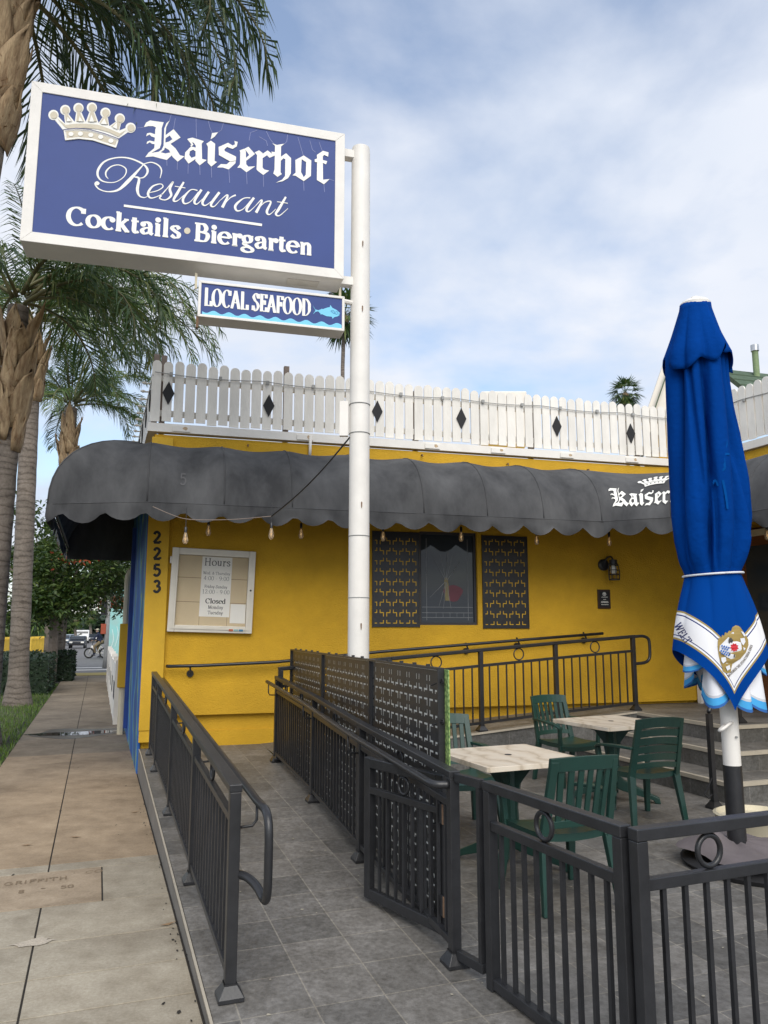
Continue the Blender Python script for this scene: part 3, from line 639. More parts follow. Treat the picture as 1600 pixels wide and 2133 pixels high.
# ---------------------------------------------------------------- the restaurant
WT = 4.18
bld = thing('restaurant', C0, 'yellow stucco corner restaurant with dark shuttered window and blue painted side wall', 'restaurant')
AK = (KC - C0).dot(AD)
mb = MB(); f0 = C0 - ND*.08 + AD*.02
fp = [C0 + AD*.02 - ND*.08, KC - ND*.08 - WN*.0, KC - SW*7.2, KC - SW*7.2 + SE*5, KC + SW*4.5 + SE*5, C0 + SW*4.8 + AD*.02]
mb.prism([p - ZUP*.1 for p in fp], ZUP*(WT + .1 - .02)); mb.build('wall', M['yellow'], bld)
wl, wr, wt, wb = onwall(874, 1110).dot(AD) - C0.dot(AD), onwall(993, 1112).dot(AD) - C0.dot(AD), onwall(935, 1108).z, onwall(935, 1302).z
mb = MB()
def wbox(a0, a1, z0, z1, o0, o1): mb.obox(C0 + AD*(a0 + a1)/2 + ND*(o0 + o1)/2 + ZUP*(z0 + z1)/2, AD*(a1 - a0)/2, ND*(o1 - o0)/2, ZUP*(z1 - z0)/2)
wbox(.03, wl, .66, WT - .03, -.079, 0); wbox(wr, AK - .0, .66, WT - .03, -.079, 0); wbox(wl, wr, .66, wb, -.079, 0); wbox(wl, wr, wt, WT - .03, -.079, 0)
mb.build('front_wall', M['yellow'], bld)
mb = MB(); wbox(.03, AK, .10, .46, -.079, -.055); mb.build('plinth', M['yellow'], bld)
ac = onwall(345, 1300).dot(AD) - C0.dot(AD)
mb = MB(); wbox(0, ac, .50, WT - .08, -.10, .065); mb.build('corner_column', M['yellow2'], bld, bevel=.006)
mb = MB(); wbox(.004, ac*.72, .36, .499, -.08, .055); mb.build('column_foot', M['yellow2'], bld, bevel=.01)
mb = MB(); p = C0 + AD*.01
mb.obox(p + SW*2.41 + ZUP*1.9, SE*.014, SW*2.38, ZUP*1.99); mb.build('mural_wall', M['mural'], bld)
mb = MB(); mb.obox(C0 - SE*.035 + SW*3.3 + ZUP*1.75, SE*.03, SW*.05, ZUP*1.6); mb.build('corner_trim', mat('deep_blue', (.01, .05, .25), .5), bld)
# roof edge beam under the fence
mb = MB(); wbox(-.06, AK + .05, WT, WT + .11, -.10, .035); mb.build('parapet_beam', M['white'], bld)
mb = MB(); mb.obox(KC - SW*3.5 + WN*-.03 + ZUP*(WT + .055), WN*.07, SW*3.45, ZUP*.055); mb.build('parapet_beam', M['white'], bld)
mb = MB(); mb.obox(C0 - SE*.0 + SW*2.35 + ZUP*(WT + .055), SE*.06, SW*2.25, ZUP*.055); mb.build('parapet_beam', M['white'], bld)
for a in (.35, 1.95, 3.75, 4.75, 5.85, 6.95):
    mb = MB(); wbox(a - .11, a + .11, WT + .012, WT + .085, .0352, .052); pl_ = mb.build('joint_plate', M['white'], bld, bevel=.004)
    k = Ink(planemap(C0 + ND*.0525, AD, ZUP, ND)); k.poly([(a + .05 + .03*cos(t)*random.uniform(.6, 1.2), WT + .055 + .03*sin(t)*random.uniform(.5, 1)) for t in [2*pi*i/11 for i in range(11)]]); k.mb.build('rust_stain', mat('rust_wash', (.52, .38, .24), .8, .3, 30), pl_, fix=False)
for a, z in ((.75, 3.1), (2.9, 3.95), (4.9, 4.05), (6.2, 4.04), (1.2, 4.08), (3.6, 4.1)):
    mb = MB(); mb.tube([wallp(a, z, 0), wallp(a, z, .05), wallp(a, z - .03, .06)], .009, 6); mb.build('hook', M['rust'], bld)
mb = MB(); mb.tube([wallp(2.02, WT + .06, .06), wallp(2.02, WT - .12, .05), wallp(2.02, WT - .22, .02)], .02, 8); mb.build('conduit', M['white'], bld, smooth=True)
# window with etched panes
win = None
mb = MB(); t = .035
for a0, a1, z0, z1 in ((wl, wl + t, wb, wt), (wr - t, wr, wb, wt), (wl + t, wr - t, wb, wb + t), (wl + t, wr - t, wt - t, wt)): wbox(a0, a1, z0, z1, -.078, -.045)
win = mb.build('window', mat('dark_frame', (.03, .03, .035), .5), bld)
mb = MB(); wbox(wl + t, wr - t, wb + t, wt - t, -.076, -.068); mb.build('pane', M['glass'], win)
lead = mat('lead_line', (.22, .23, .24), .4, .2, 10)
k = Ink(planemap(C0 - ND*.067, AD, ZUP, ND)); ww, wh = wr - wl, wt - wb; X = lambda f: wl + ww*f; Z = lambda f: wb + wh*f
for f in (.14, .86): k.strip([(X(f), Z(.05), .006), (X(f), Z(.93), .006)])
for f in (.08, .13, .19): k.strip([(X(.06), Z(f), .006), (X(.94), Z(f), .006)])
for a in (-1.95, -1.72, 1.5, -1.35, -2.5, 2.2, .8, 1.25, 1.85): k.strip([(X(.48) + .02*cos(a), Z(.47) + .02*sin(a), .009), (X(.48) + ww*.36*cos(a), Z(.47) + wh*.3*sin(a), .003)])
for f in (.3, .42, .54, .66, .78): k.strip([(X(f), Z(.08), .004), (X(f), Z(.13), .004)])
k.mb.build('leading', lead, win)
k = Ink(planemap(C0 - ND*.0655, AD, ZUP, ND)); k.disc(X(.48), Z(.47), .03, ry=.05); k.poly([(X(.45), Z(.45)), (X(.52), Z(.45)), (X(.53), Z(.26)), (X(.46), Z(.26))]); k.mb.build('etched_flower', mat('etched_gold', (.22, .18, .08), .5), win)
k = Ink(planemap(C0 - ND*.0652, AD, ZUP, ND)); k.poly([(X(.60 + .16*cos(t)*(1 + .2*sin(3*t))), Z(.34 + .09*sin(t))) for t in [2*pi*i/16 for i in range(16)]]); k.mb.build('red_glass', mat('dull_red', (.13, .03, .045), .4), win)
# fretwork boards (cut-outs are real gaps)
def fret(F, ncol, nrow, cell, half, x0=0, bridge=2, margin=4, half2=None):   # F(x, y, d) -> point; runs of solid cells become small boxes
    mb = MB(); cut = set()
    for j in range(margin, nrow - margin):
        h2 = half2 or half; q_ = (j - margin) % (half + h2); r = 2*((j - margin)//(half + h2)) + (q_ >= half); jj = q_ - (half if q_ >= half else 0); hc = h2 if q_ >= half else half
        for kx in range(-2, ncol//8 + 2):
            base = x0 + kx*8; up = (r + kx) % 2; xx = base + (4 if up else 0)
            if not (hc/2 - bridge <= jj + .5 <= hc/2 + bridge): cut.add((xx, j))
            if jj == 0 :
                for q in range(0, 5): cut.add((base + q, j))
    for j in range(nrow):
        i = 0
        while i < ncol:
            if (i, j) in cut and margin - 1 <= i < ncol - margin + 1: i += 1; continue
            i0 = i
            while i < ncol and not ((i, j) in cut and margin - 1 <= i < ncol - margin + 1): i += 1
            c = [F(a*cell, b*cell, d) for d in (0, 1) for (a, b) in ((i0, j), (i, j), (i, j + 1), (i0, j + 1))]
            fs = [(4, 5, 6, 7), (0, 3, 2, 1)]
            if i0 > 0: fs.append((0, 4, 7, 3))
            if i < ncol: fs.append((1, 2, 6, 5))
            # top / bottom only where the neighbouring row is open
            fs += [(0, 1, 5, 4), (3, 7, 6, 2)] if any((q, jn) in cut for q in range(i0, i) for jn in (j - 1, j + 1)) or j in (0, nrow - 1) else []
            mb.add(c, fs)
    return mb
def shutter(q):
    a0 = onwall(q[0], 1200).dot(AD) - C0.dot(AD); a1 = onwall(q[1], 1200).dot(AD) - C0.dot(AD); z0 = onwall((q[0] + q[1])/2, q[3]).z; z1 = onwall((q[0] + q[1])/2, q[2]).z
    cell = (a1 - a0)/58; n = int((z1 - z0)/cell)
    F = lambda x, y, d: wallp(a0 + x, z0 + y, .0125 + .0025*d)
    o = fret(F, 58, n, cell, 12, x0=1).build('shutter', M['black'], bld, fix=False)
    mb2 = MB()
    for a in (a0 + .006, a1 - .006): mb2.obox(wallp(a, (z0 + z1)/2, .011), AD*.006, ND*.010, ZUP*((z1 - z0)/2 + .004))
    for z in (z0 + .006, z1 - .006): mb2.obox(wallp((a0 + a1)/2, z, .0105), AD*((a1 - a0)/2 - .013), ND*.0095, ZUP*.006)
    mb2.build('rim', M['black'], o)
    mb2 = MB(); mb2.obox(wallp((a0 + a1)/2, (z0 + z1)/2, .0065), AD*((a1 - a0)/2 - .014), ND*.0055, ZUP*((z1 - z0)/2 - .014)); mb2.build('added_backing', M['yellow2'], o)  # yellow sheet added close behind the slots so they read as lit wall
shutter((775, 873.5, 1108, 1306)); shutter((1004, 1099, 1117, 1309))
# house number
k = Ink(planemap(C0 + ND*.066, AD, ZUP, ND), step=.0008); kd = M['blackmatt']
for ch, v in (('2', 1133), ('2', 1167), ('5', 1201), ('3', 1235)):
    p = onwall(319, v - 2, .066); h = (onwall(319, v - 26, .066).z - p.z)/.70
    k2 = Ink(planemap(C0 + ND*.066, AD, ZUP, ND), step=.0012); set_text(k2, ch, p.dot(AD) - C0.dot(AD) - .005, p.z, h, .16, .16, sx=.95, mono=True)
    k2.mb.build('house_number', kd, bld)
# entrance on the wing wall
def wing(w, z, off=0.0): return KC - SW*w + WN*off + ZUP*z
mb = MB(); mb.obox(wing(.06, 1.85, .03), SW*.035, WN*.03, ZUP*1.23); mb.build('door_trim', M['white'], bld)
mb = MB(); mb.obox(wing(1.45, 1.85, .012), SW*1.33, WN*.012, ZUP*1.225); dr = mb.build('door', M['door'], bld)
for w in (.62, 1.38, 2.2):
    mb = MB(); mb.obox(wing(w, 1.97, .028), SW*.30, WN*.004, ZUP*.86); mb.build('pane', M['glass'], dr)
mb = MB(); mb.tube([wing(1.08, 1.45, .05), wing(1.08, 1.85, .05)], .014); mb.build('handle', M['chrome'], dr)
mb = MB(); mb.obox(wing(1.5, 3.0, .05), SW*1.42, WN*.05, ZUP*.04); mb.build('lintel', M['cream'], bld)
# ---------------------------------------------------------------- awning round both streets and the entrance corner
PA = 1.10; ZT, ZB = 3.99, 2.90; NS = -SE
def inter(p, d, q, e):     # 2-D line crossing
    den = d.x*e.y - d.y*e.x; t = ((q.x - p.x)*e.y - (q.y - p.y)*e.x)/den; return p + d*t
X0 = inter(C0 + NS*PA, SW, C0 + ND*PA, AD)
OB = V((2.87, 10.02, 0)); ab = (OB - C0).dot(AD); OB = C0 + AD*ab + ND*PA
OC = KC - SW*2.19 + WN*PA
segs = [(C0 + SW*4.7, C0, C0 + SW*4.7 + NS*PA, C0 + NS*PA), (C0, C0, C0 + NS*PA, X0), (C0, C0, X0, C0 + ND*PA), (C0, C0 + AD*ab, C0 + ND*PA, OB),
        (C0 + AD*ab, KC, OB, (OB + OC)/2), (KC, KC - SW*2.19, (OB + OC)/2, OC), (KC - SW*2.19, KC - SW*7.0, OC, KC - SW*7.0 + WN*PA)]
stations = []; run = 0.0
for si, (w0, w1, o0, o1) in enumerate(segs):
    L = max((w1 - w0).length, (o1 - o0).length); n = max(6, int(L/.06)); nr = max(1, round((o1 - o0).length/.86))
    for i in range(n):
        t = i/n; stations.append((w0.lerp(w1, t), o0.lerp(o1, t), run + (o1 - o0).length*t, abs(sin(pi*t*nr)), si, t))
    run += (o1 - o0).length
def awn_pt(st, t, out=0.0):            # t: 0 at the wall .. 1 at the valance seam
    w, o, r, sag, si, tt = st; a = t*pi/2; bul = 1 - .095*sag**1.3*sin(2*a)
    drop = .09*(1 - abs(2*tt - 1)) if si in (1, 2) else 0
    if si == 1: drop = .07*tt
    if si == 2: drop = .07*(1 - tt)
    zb = ZB + .20 - drop
    n = (o - w).normalized()
    x = sin(a)**.92; z = cos(a)**.88
    return V((*(w + (o - w)*x*bul).xy, zb + (ZT - zb - .035*sag**1.5)*z)) + (n*sin(a) + ZUP*cos(a))*out
aw = thing('awning', X0 + ZUP*(ZB - .1), 'dark grey scalloped fabric awning wrapping the front and side of the yellow restaurant', 'awning')
mb = MB(); NT = 12
mb.grid([[awn_pt(st, i/NT) for i in range(NT + 1)] for st in stations])
o = mb.build('canopy', M['awning'], aw, smooth=40)
mb = MB(); rows = []
for st in stations:
    p = awn_pt(st, 1.0); n = (st[1] - st[0]).normalized(); d = abs(sin(pi*st[2]/.42)); e = p.z - .21 + .125*(1 - d**.75) + .010*sin(9*st[2])
    rows.append([V((*(p.xy + n.xy*b), p.z + (e - p.z)*f)) for f, b in ((0, .012), (.35, .012 + .008*sin(7*st[2])), (.7, .01 + .014*sin(11*st[2] + 1)), (1, .008 + .018*sin(13*st[2])))])
mb.grid(rows); mb.build('valance', M['awning'], aw, smooth=True)
mb = MB(); mb.tube([awn_pt(st, 1.0, .010) for st in stations[::2]], .006, 5); mb.build('seam', M['awning'], aw, smooth=True)
ribs = [j for j in range(1, len(stations) - 1) if stations[j][3] <= stations[j - 1][3] and stations[j][3] < stations[j + 1][3]]
for j in ribs:
    mb = MB(); mb.tube([awn_pt(stations[j], i/NT, .001) for i in range(NT + 1)], .008, 6); mb.build('hoop', M['awning'], aw, smooth=True)
mb = MB(); mb.tube([awn_pt(st, 1.0, -.03) for st in stations[::4]], .014, 6); mb.build('edge_tube', M['black'], aw)
mb = MB(); st = stations[0]; mb.poly([awn_pt(st, i/NT) for i in range(NT + 1)] + [V((*st[1].xy, ZB + .02)), V((*st[0].xy, ZB + .02))]); mb.build('end_panel', M['awning'], aw)
# name and crown on the entrance face of the awning
cs = [st for st in stations if st[4] in (4, 5)]; r0, r1 = cs[0][2], cs[-1][2]
def awn_map(x, y, h):                   # x 0..1 along the entrance face, y 0..1 up from the seam
    f = x*(len(cs) - 1); i = max(0, min(len(cs) - 2, int(f))); a = awn_pt(cs[i], 1 - y, .012 + h); b = awn_pt(cs[i + 1], 1 - y, .012 + h); return a.lerp(b, f - i)
kx = Ink(awn_map); P = lambda x, y: (.085 + (x - 72)/1406*.60, .10 + (400 + (x - 72)*.135 - y)/300*.22)
for q in BLACK: kx.poly([P(*p) for p in q])
kx.mb.build('lettering', M['letter'], aw, fix=False)
kw, kd2 = Ink(awn_map), Ink(awn_map); Q = lambda x, y: (.29 + (x - 178)/813*.215, .345 + (520 - y + (x - 585)*.21)/420*.17)
crown(kw, None, kd2, Q)
for c in ((390, 440), (478, 437), (574, 447), (665, 465), (760, 500)): kd2.poly([Q(c[0] + 16*cos(t), c[1] + 16*sin(t)) for t in [i*pi/5 for i in range(10)]])
kw.mb.build('crown_emblem', M['letter'], aw, fix=False); kd2.mb.build('emblem_line', M['awning'], aw, fix=False)
# faded ghost of an old numeral on the cloth
j5 = min(range(len(stations)), key=lambda j: abs(stations[j][2] - (4.7 + PA*2 + .25)) if stations[j][4] == 3 else 99)
k5 = Ink(lambda x, y, h: awn_pt(stations[j5], .86 - y, .006 + h) + AD*x); set_text(k5, '5', -.08, 0, .16, .09, .09, mono=True); k5.mb.build('ghost_numeral', mat('faded_grey', (.085, .085, .088), .9), aw, fix=False)
# ---------------------------------------------------------------- picket fences on the roof
def picket(mb, p, X, N, w, h):
    hw = w/2; o = [(-hw, 0), (hw, 0), (hw, h - .05), (hw*.75, h - .018), (hw*.3, h), (-hw*.3, h), (-hw*.75, h - .018), (-hw, h - .05)]
    mb.prism([p + X*a + ZUP*b - N*.011 for a, b in o], N*.022)
def picket_fence(origin, X, N, length, label, diamonds, step=.142, group='white picket fences on the restaurant roof', h=.80, wobble=.012, skip=None):
    f = thing('picket_fence', origin, label, 'fence', group)
    n = int(length/step)
    for i in range(n):
        if skip and skip(i*step): continue
        mb = MB(); a = i*step + .06; picket(mb, origin + X*a + ZUP*(.02 + random.uniform(-wobble, wobble)) + N*.0, (X + ZUP*random.uniform(-.006, .006)).normalized(), N, .120*random.uniform(.96, 1.03), h + random.uniform(-.012, .012))
        mb.build('picket', M['fence'], f)
    for z in (.14, .60):
        mb = MB(); mb.bar(origin + X*.0 - N*.045 + ZUP*z, origin + X*length - N*.045 + ZUP*z, .04, .075); mb.build('rail', M['fence'], f)
    for a in [x for x in (.05, 1.75, 3.6, 5.4, 7.2) if x < length]:
        mb = MB(); mb.vpost(origin + X*a - N*.115 - ZUP*.12, origin + X*a - N*.115 + ZUP*(h + (.14 if a in (.05, 1.75) else -.05)), .07, X, N); mb.build('post', M['woodgrey'], f)
    for (a, z) in diamonds:
        mb = MB(); c = origin + X*a + ZUP*z + N*.016
        mb.prism([c + ZUP*.155, c + X*.075, c - ZUP*.155, c - X*.075], N*.014); mb.build('diamond', M['blackmatt'], f)
    return f
FB = WT + .125
def dia(u, v): p = onwall(u, v, .0); return ((p - C0).dot(AD) + .04, p.z - FB)
f1 = picket_fence(wallp(-.04, FB, -.02), AD, ND, AK + .12, 'long white picket fence with six black diamonds above the front awning', [dia(351, 819), dia(560, 845), dia(786, 857), dia(961, 872), dia(1160, 888), dia(1314, 903)])
f2 = picket_fence(C0 + SW*.10 + ZUP*FB - SE*.0, SW, NS, 4.5, 'white picket fence running back above the side street, seen edge on', [(.5, .45), (1.4, .45), (2.4, .45), (3.4, .45)])
f3 = picket_fence(KC - SW*.14 + ZUP*FB + WN*.0, -SW, WN, 6.6, 'white picket fence above the entrance wing right of the blue umbrella', [(.65, .45), (3.1, .45)])
# bulb wire clipped along the fence tops
w_ = thing('fairy_light_wire', wallp(0, FB + .62, .03), 'thin wire with small clips strung along the white roof fence', 'light string')
mb = MB(); pts = [wallp(a*.1, FB + .66 - .03*abs(sin(a*.1*2.3)), .012) for a in range(0, int(AK*10) + 1)]; mb.tube(pts, .006, 5); mb.build('wire', M['grey'], w_)
for a in [x*.62 + .2 for x in range(12)]:
    mb = MB(); mb.obox(wallp(a, FB + .645, .018), AD*.02, ND*.015, ZUP*.022); mb.build('clip', M['grey'], w_)
w2 = thing('fairy_light_wire', C0 + NS*.03 + ZUP*(FB + .6), 'row of small clear bulbs sticking out from the side street fence', 'light string')
mb = MB(); mb.tube([C0 + SW*(a*.2) + NS*.025 + ZUP*(FB + .62) for a in range(23)], .006, 5); mb.build('wire', M['black'], w2)
for a in range(1, 12):
    p = C0 + SW*(a*.38) + NS*.03 + ZUP*(FB + .62); mb = MB(); mb.tube([p, p + NS*.05 - ZUP*.005], .012, 6); mb.tube([p + NS*.05, p + NS*.08, p + NS*.115], [.014, .024, .006], 8); mb.build('bulb', M['alu'], w2)
w3 = thing('fairy_light_wire', wing(1.0, FB + .6, .03), 'thin wire strung along the roof fence right of the umbrella', 'light string')
mb = MB(); mb.tube([wing(.2 + a*.2, FB + .60 - .02*sin(a), .016) for a in range(30)], .006, 5); mb.build('wire', M['grey'], w3)
for a in range(1, 9): mb = MB(); mb.obox(wing(a*.62, FB + .595, .02), SW*.02, WN*.014, ZUP*.02); mb.build('clip', M['grey'], w3)
# roof box and wooden pole behind the fence
p = atY(1045, 830, 14.0); mb = MB(); mb.obox(p - ZUP*.45, V((.42, 0, 0)), V((0, .3, 0)), ZUP*.5)
tag(mb.build('roof_vent', M['white'], bevel=.02), 'white roof box just showing over the middle of the picket fence', 'roof vent')
# ---------------------------------------------------------------- things on the wall
nb = thing('notice_board', onwall(440, 1230, .0), 'glass fronted white notice board with opening hours sheet on the yellow wall', 'notice board')
b0 = onwall(360, 1142, .06); b1 = onwall(531, 1147, .06); b2 = onwall(527, 1318, .06); b3 = onwall(347, 1318, .06)
aL, aR = (b0 + b3).dot(AD)/2 - C0.dot(AD), (b1 + b2).dot(AD)/2 - C0.dot(AD); zl, zh = (b2.z + b3.z)/2, (b0.z + b1.z)/2
tilt = radians(-1.6); cx0 = wallp((aL + aR)/2, (zl + zh)/2, 0); BX = (AD*cos(tilt) + ZUP*sin(tilt)); BZ = (ZUP*cos(tilt) - AD*sin(tilt)); HW, HH = (aR - aL)/2, (zh - zl)/2
def bbox(mb, x0, x1, y0, y1, d0, d1): mb.obox(cx0 + BX*(x0 + x1)/2 + BZ*(y0 + y1)/2 + ND*(d0 + d1)/2, BX*(x1 - x0)/2, ND*(d1 - d0)/2, BZ*(y1 - y0)/2)
mb = MB(); fr = .085
bbox(mb, -HW, -HW + fr, -HH, HH, .002, .075); bbox(mb, HW - fr, HW, -HH, HH, .002, .075); bbox(mb, -HW + fr, HW - fr, HH - fr, HH, .002, .0735); bbox(mb, -HW + fr, HW - fr, -HH, -HH + fr, .002, .0735)
fo = mb.build('frame', M['alu'], nb, bevel=.006)
mb = MB(); t = .018; i0 = fr*.45
for x0, x1, y0, y1 in ((-HW + i0, -HW + i0 + t, -HH + i0, HH - i0), (HW - i0 - t, HW - i0, -HH + i0, HH - i0), (-HW + i0 + t, HW - i0 - t, HH - i0 - t, HH - i0), (-HW + i0 + t, HW - i0 - t, -HH + i0, -HH + i0 + t)): bbox(mb, x0, x1, y0, y1, .074, .086)
mb.build('moulding', M['alu'], fo)
mb = MB(); bbox(mb, -HW + fr, HW - fr, -HH + fr, HH - fr, .004, .02); mb.build('back_board', M['cork'], nb)
mb = MB()
for y in (HH*.30, -HH*.28): bbox(mb, -HW + fr + .003, HW - fr - .003, y - .003, y + .003, .0201, .0215)
for x in (-.14, .2): bbox(mb, x - .002, x + .002, -HH + fr + .003, -HH*.28, .0203, .0213)
mb.build('seam', mat('tan_seam', (.20, .14, .08), .8), nb)
sx0, sx1 = -HW + .36*2*HW, -HW + .72*2*HW; sy0, sy1 = -HH + .19*2*HH, HH - fr - .005
mb = MB(); bbox(mb, sx0, sx1, sy0, sy1, .0216, .0236); sh = mb.build('hours_sheet', M['paper'], nb)
mb = MB(); bbox(mb, sx1 + .01, HW - fr - .004, -HH + .12*2*HH, -HH*.28 - .01, .0216, .0232); mb.build('blank_card', M['paper'], nb)
Hs = sy1 - sy0; ww_ = sx1 - sx0
k = Ink(planemap(cx0 + ND*.0238, BX, BZ, ND), step=.0001)
def line(t, fx0, fx1, fy, size, th, tn): fit_text(k, t, sx0 + ww_*fx0, sx0 + ww_*fx1, sy1 - Hs*fy, size*Hs, th, tn)
line('Hours', .06, .95, .15, .175, .085, .035); line('Wed. & Thursday', .05, .95, .30, .07, .07, .03); line('4:00 - 9:00', .08, .93, .395, .10, .06, .03)
line('Friday-Sunday', .12, .88, .525, .072, .09, .03); line('12:00 - 9:00', .05, .97, .62, .10, .06, .03)
line('Closed', .18, .86, .78, .115, .15, .05); line('Monday', .28, .78, .87, .082, .10, .035); line('Tuesday', .28, .78, .96, .082, .10, .035)
k.mb.build('lettering', M['ink'], sh, fix=False)
m_, t_, b_ = nodes('board_glass'); b_.inputs['Base Color'].default_value = (1, 1, 1, 1); b_.inputs['Roughness'].default_value = .02; b_.inputs['Transmission Weight'].default_value = 1; b_.inputs['IOR'].default_value = 1.02
mb = MB(); bbox(mb, -HW + fr, HW - fr, -HH + fr, HH - fr, .058, .061); mb.build('glass', m_, nb)
k = Ink(planemap(cx0 + ND*.0865, BX, BZ, ND)); k.disc(HW - .045, .02, .013); k.mb.build('lock', M['ink'], nb)
for i, c in enumerate(((.45, .10, .04), (.25, .42, .42), (.05, .2, .35))):
    mb = MB(); bbox(mb, HW*.44 + i*.062, HW*.44 + i*.062 + .052, -HH + .026, -HH + .050, .0866, .0872); mb.build('card_sticker', mat('sticker', c, .5), nb)
mb = MB(); bbox(mb, -HW - .02, -HW, HH*.62, HH*.78, .02, .06); mb.build('hinge', M['alu'], nb)
# caged lamp and plaque
lp = thing('wall_lamp', onwall(1255, 1180), 'black caged bulkhead lamp high on the yellow wall right of the window', 'wall lamp')
c = onwall(1256, 1177); mb = MB(); mb.tube([c + ND*.0, c + ND*.03, c + ND*.05], [.085, .085, .06], 20); mb.build('back_plate', M['black'], lp, smooth=30)
top = c + ND*.16 + AD*.07 + ZUP*.045; mb = MB(); mb.tube(smooth([tuple(c + ND*.03), tuple(c + ND*.07 + AD*.03 + ZUP*.10), tuple(c + ND*.13 + AD*.06 + ZUP*.11), tuple(top)]), .014, 8); mb.build('arm', M['black'], lp, smooth=True)
cb = c + ND*.17 + AD*.085 - ZUP*.20
mb = MB(); mb.tube([top + ZUP*.02, top - ZUP*.05], [.055, .06], 14); mb.build('cap', M['black'], lp, smooth=30)
mb = MB(); mb.tube([top - ZUP*.05, top - ZUP*.09, top - ZUP*.16, top - ZUP*.19], [.018, .042, .045, .012], 12); mb.build('bulb', M['letter'], lp, smooth=True)
mb = MB()
for z, r in ((-.06, .072), (-.13, .078), (-.19, .078), (-.26, .075)): mb.ring(top + AD*.01 + ZUP*z, V((1, 0, 0)), V((0, 1, 0)), r, .005, 18, 5)
for i in range(8): d = V((cos(i*pi/4), sin(i*pi/4), 0)); mb.tube([top + d*.06 - ZUP*.03, top + AD*.01 + d*.078 - ZUP*.13, top + AD*.01 + d*.076 - ZUP*.27], .005, 5)
mb.tube([top + AD*.01 - ZUP*.262, top + AD*.01 - ZUP*.275], .076, 16); mb.build('cage', M['black'], lp)
pq = thing('plaque', onwall(1258, 1248), 'small black plaque with white emblem and lines under the wall lamp', 'plaque')
q0, q1 = onwall(1243.5, 1228), onwall(1271, 1268); qc = (q0 + q1)/2; qw, qh = (q1 - q0).dot(AD)/2, (q0.z - q1.z)/2
mb = MB(); mb.obox(qc + ND*.012, AD*qw, ND*.012, ZUP*qh); mb.build('frame', mat('dark_wood', (.035, .015, .010), .5), pq, bevel=.004)
mb = MB(); mb.obox(qc + ND*.026, AD*qw*.76, ND*.0015, ZUP*qh*.8); pl = mb.build('plate', M['blackmatt'], pq)
k = Ink(planemap(qc + ND*.0282, AD, ZUP, ND))
k.strip([(qw*.26*cos(t), qh*.52 + qw*.24*sin(t), .006) for t in [2*pi*i/18 for i in range(18)]], True)
k.strip([(-qw*.2, qh*.52, .008), (qw*.2, qh*.52, .008)]); k.strip([(0, qh*.38, .006), (0, qh*.66, .006)]); k.strip(smooth([(-qw*.18, qh*.62, .006), (0, qh*.56, .006), (qw*.18, qh*.62, .006)]))
for y, w_0 in ((.20, .5), (-.04, .22), (-.26, .56), (-.36, .6), (-.58, .6)):
    n = int(w_0*22)
    for i in range(n):
        x = -w_0 + 2*w_0*(i + .5)/n
        k.strip([(qw*(x - w_0/n*.62), qh*y, qh*.075), (qw*(x + w_0/n*.62), qh*y + random.uniform(-.002, .002), qh*.075)])
k.mb.build('engraving', M['letter'], pl, fix=False)
# hand rail on the wall
hr = thing('handrail', onwall(500, 1390), 'black round handrail fixed along the yellow wall, climbing to the right', 'handrail')
hp = [onwall(352, 1388, .12), onwall(420, 1386.5, .12), onwall(575, 1379, .12), onwall(800, 1357, .12), onwall(1100, 1332, .12), onwall(1256, 1319.5, .12)]
mb = MB(); mb.tube([hp[0] - ND*.04 - AD*.02, hp[0]] + hp[1:], .021, 10); mb.build('tube', M['black'], hr, smooth=True)
for u, v in ((396, 1403), (970, 1356), (1076, 1345), (1215, 1334)):
    mb = MB(); q = onwall(u, v, 0); top = onwall(u, v - 17, .12); mb.tube([q, q + ND*.03], [.045, .04], 12); mb.tube([q + ND*.03, q + ND*.11 + ZUP*.01, top], .012, 8); mb.build('bracket', M['black'], hr, smooth=30)
# downpipe and meter cover on the street side
dp = thing('downpipe', C0 + SW*3.9, 'cream and yellow downpipe at the far end of the blue wall beside a puddle', 'downpipe')
B = C0 + SW*3.75 + NS*.09
mb = MB(); mb.tube([B + ZUP*0, B + ZUP*.75], .055, 12); mb.build('lower_pipe', M['cream'], dp, smooth=30)
mb = MB(); mb.obox(B + ZUP*1.27, NS*.085, SW*.10, ZUP*.52); mb.build('pipe_cover', M['yellow2'], dp, bevel=.01)
mb = MB(); mb.tube(smooth([tuple(B + ZUP*1.79), tuple(B + ZUP*2.3), tuple(B + ZUP*2.55), tuple(B - NS*.05 + ZUP*2.68), tuple(B - NS*.14 + ZUP*2.7)]), .05, 12); mb.build('upper_pipe', M['cream'], dp, smooth=30)
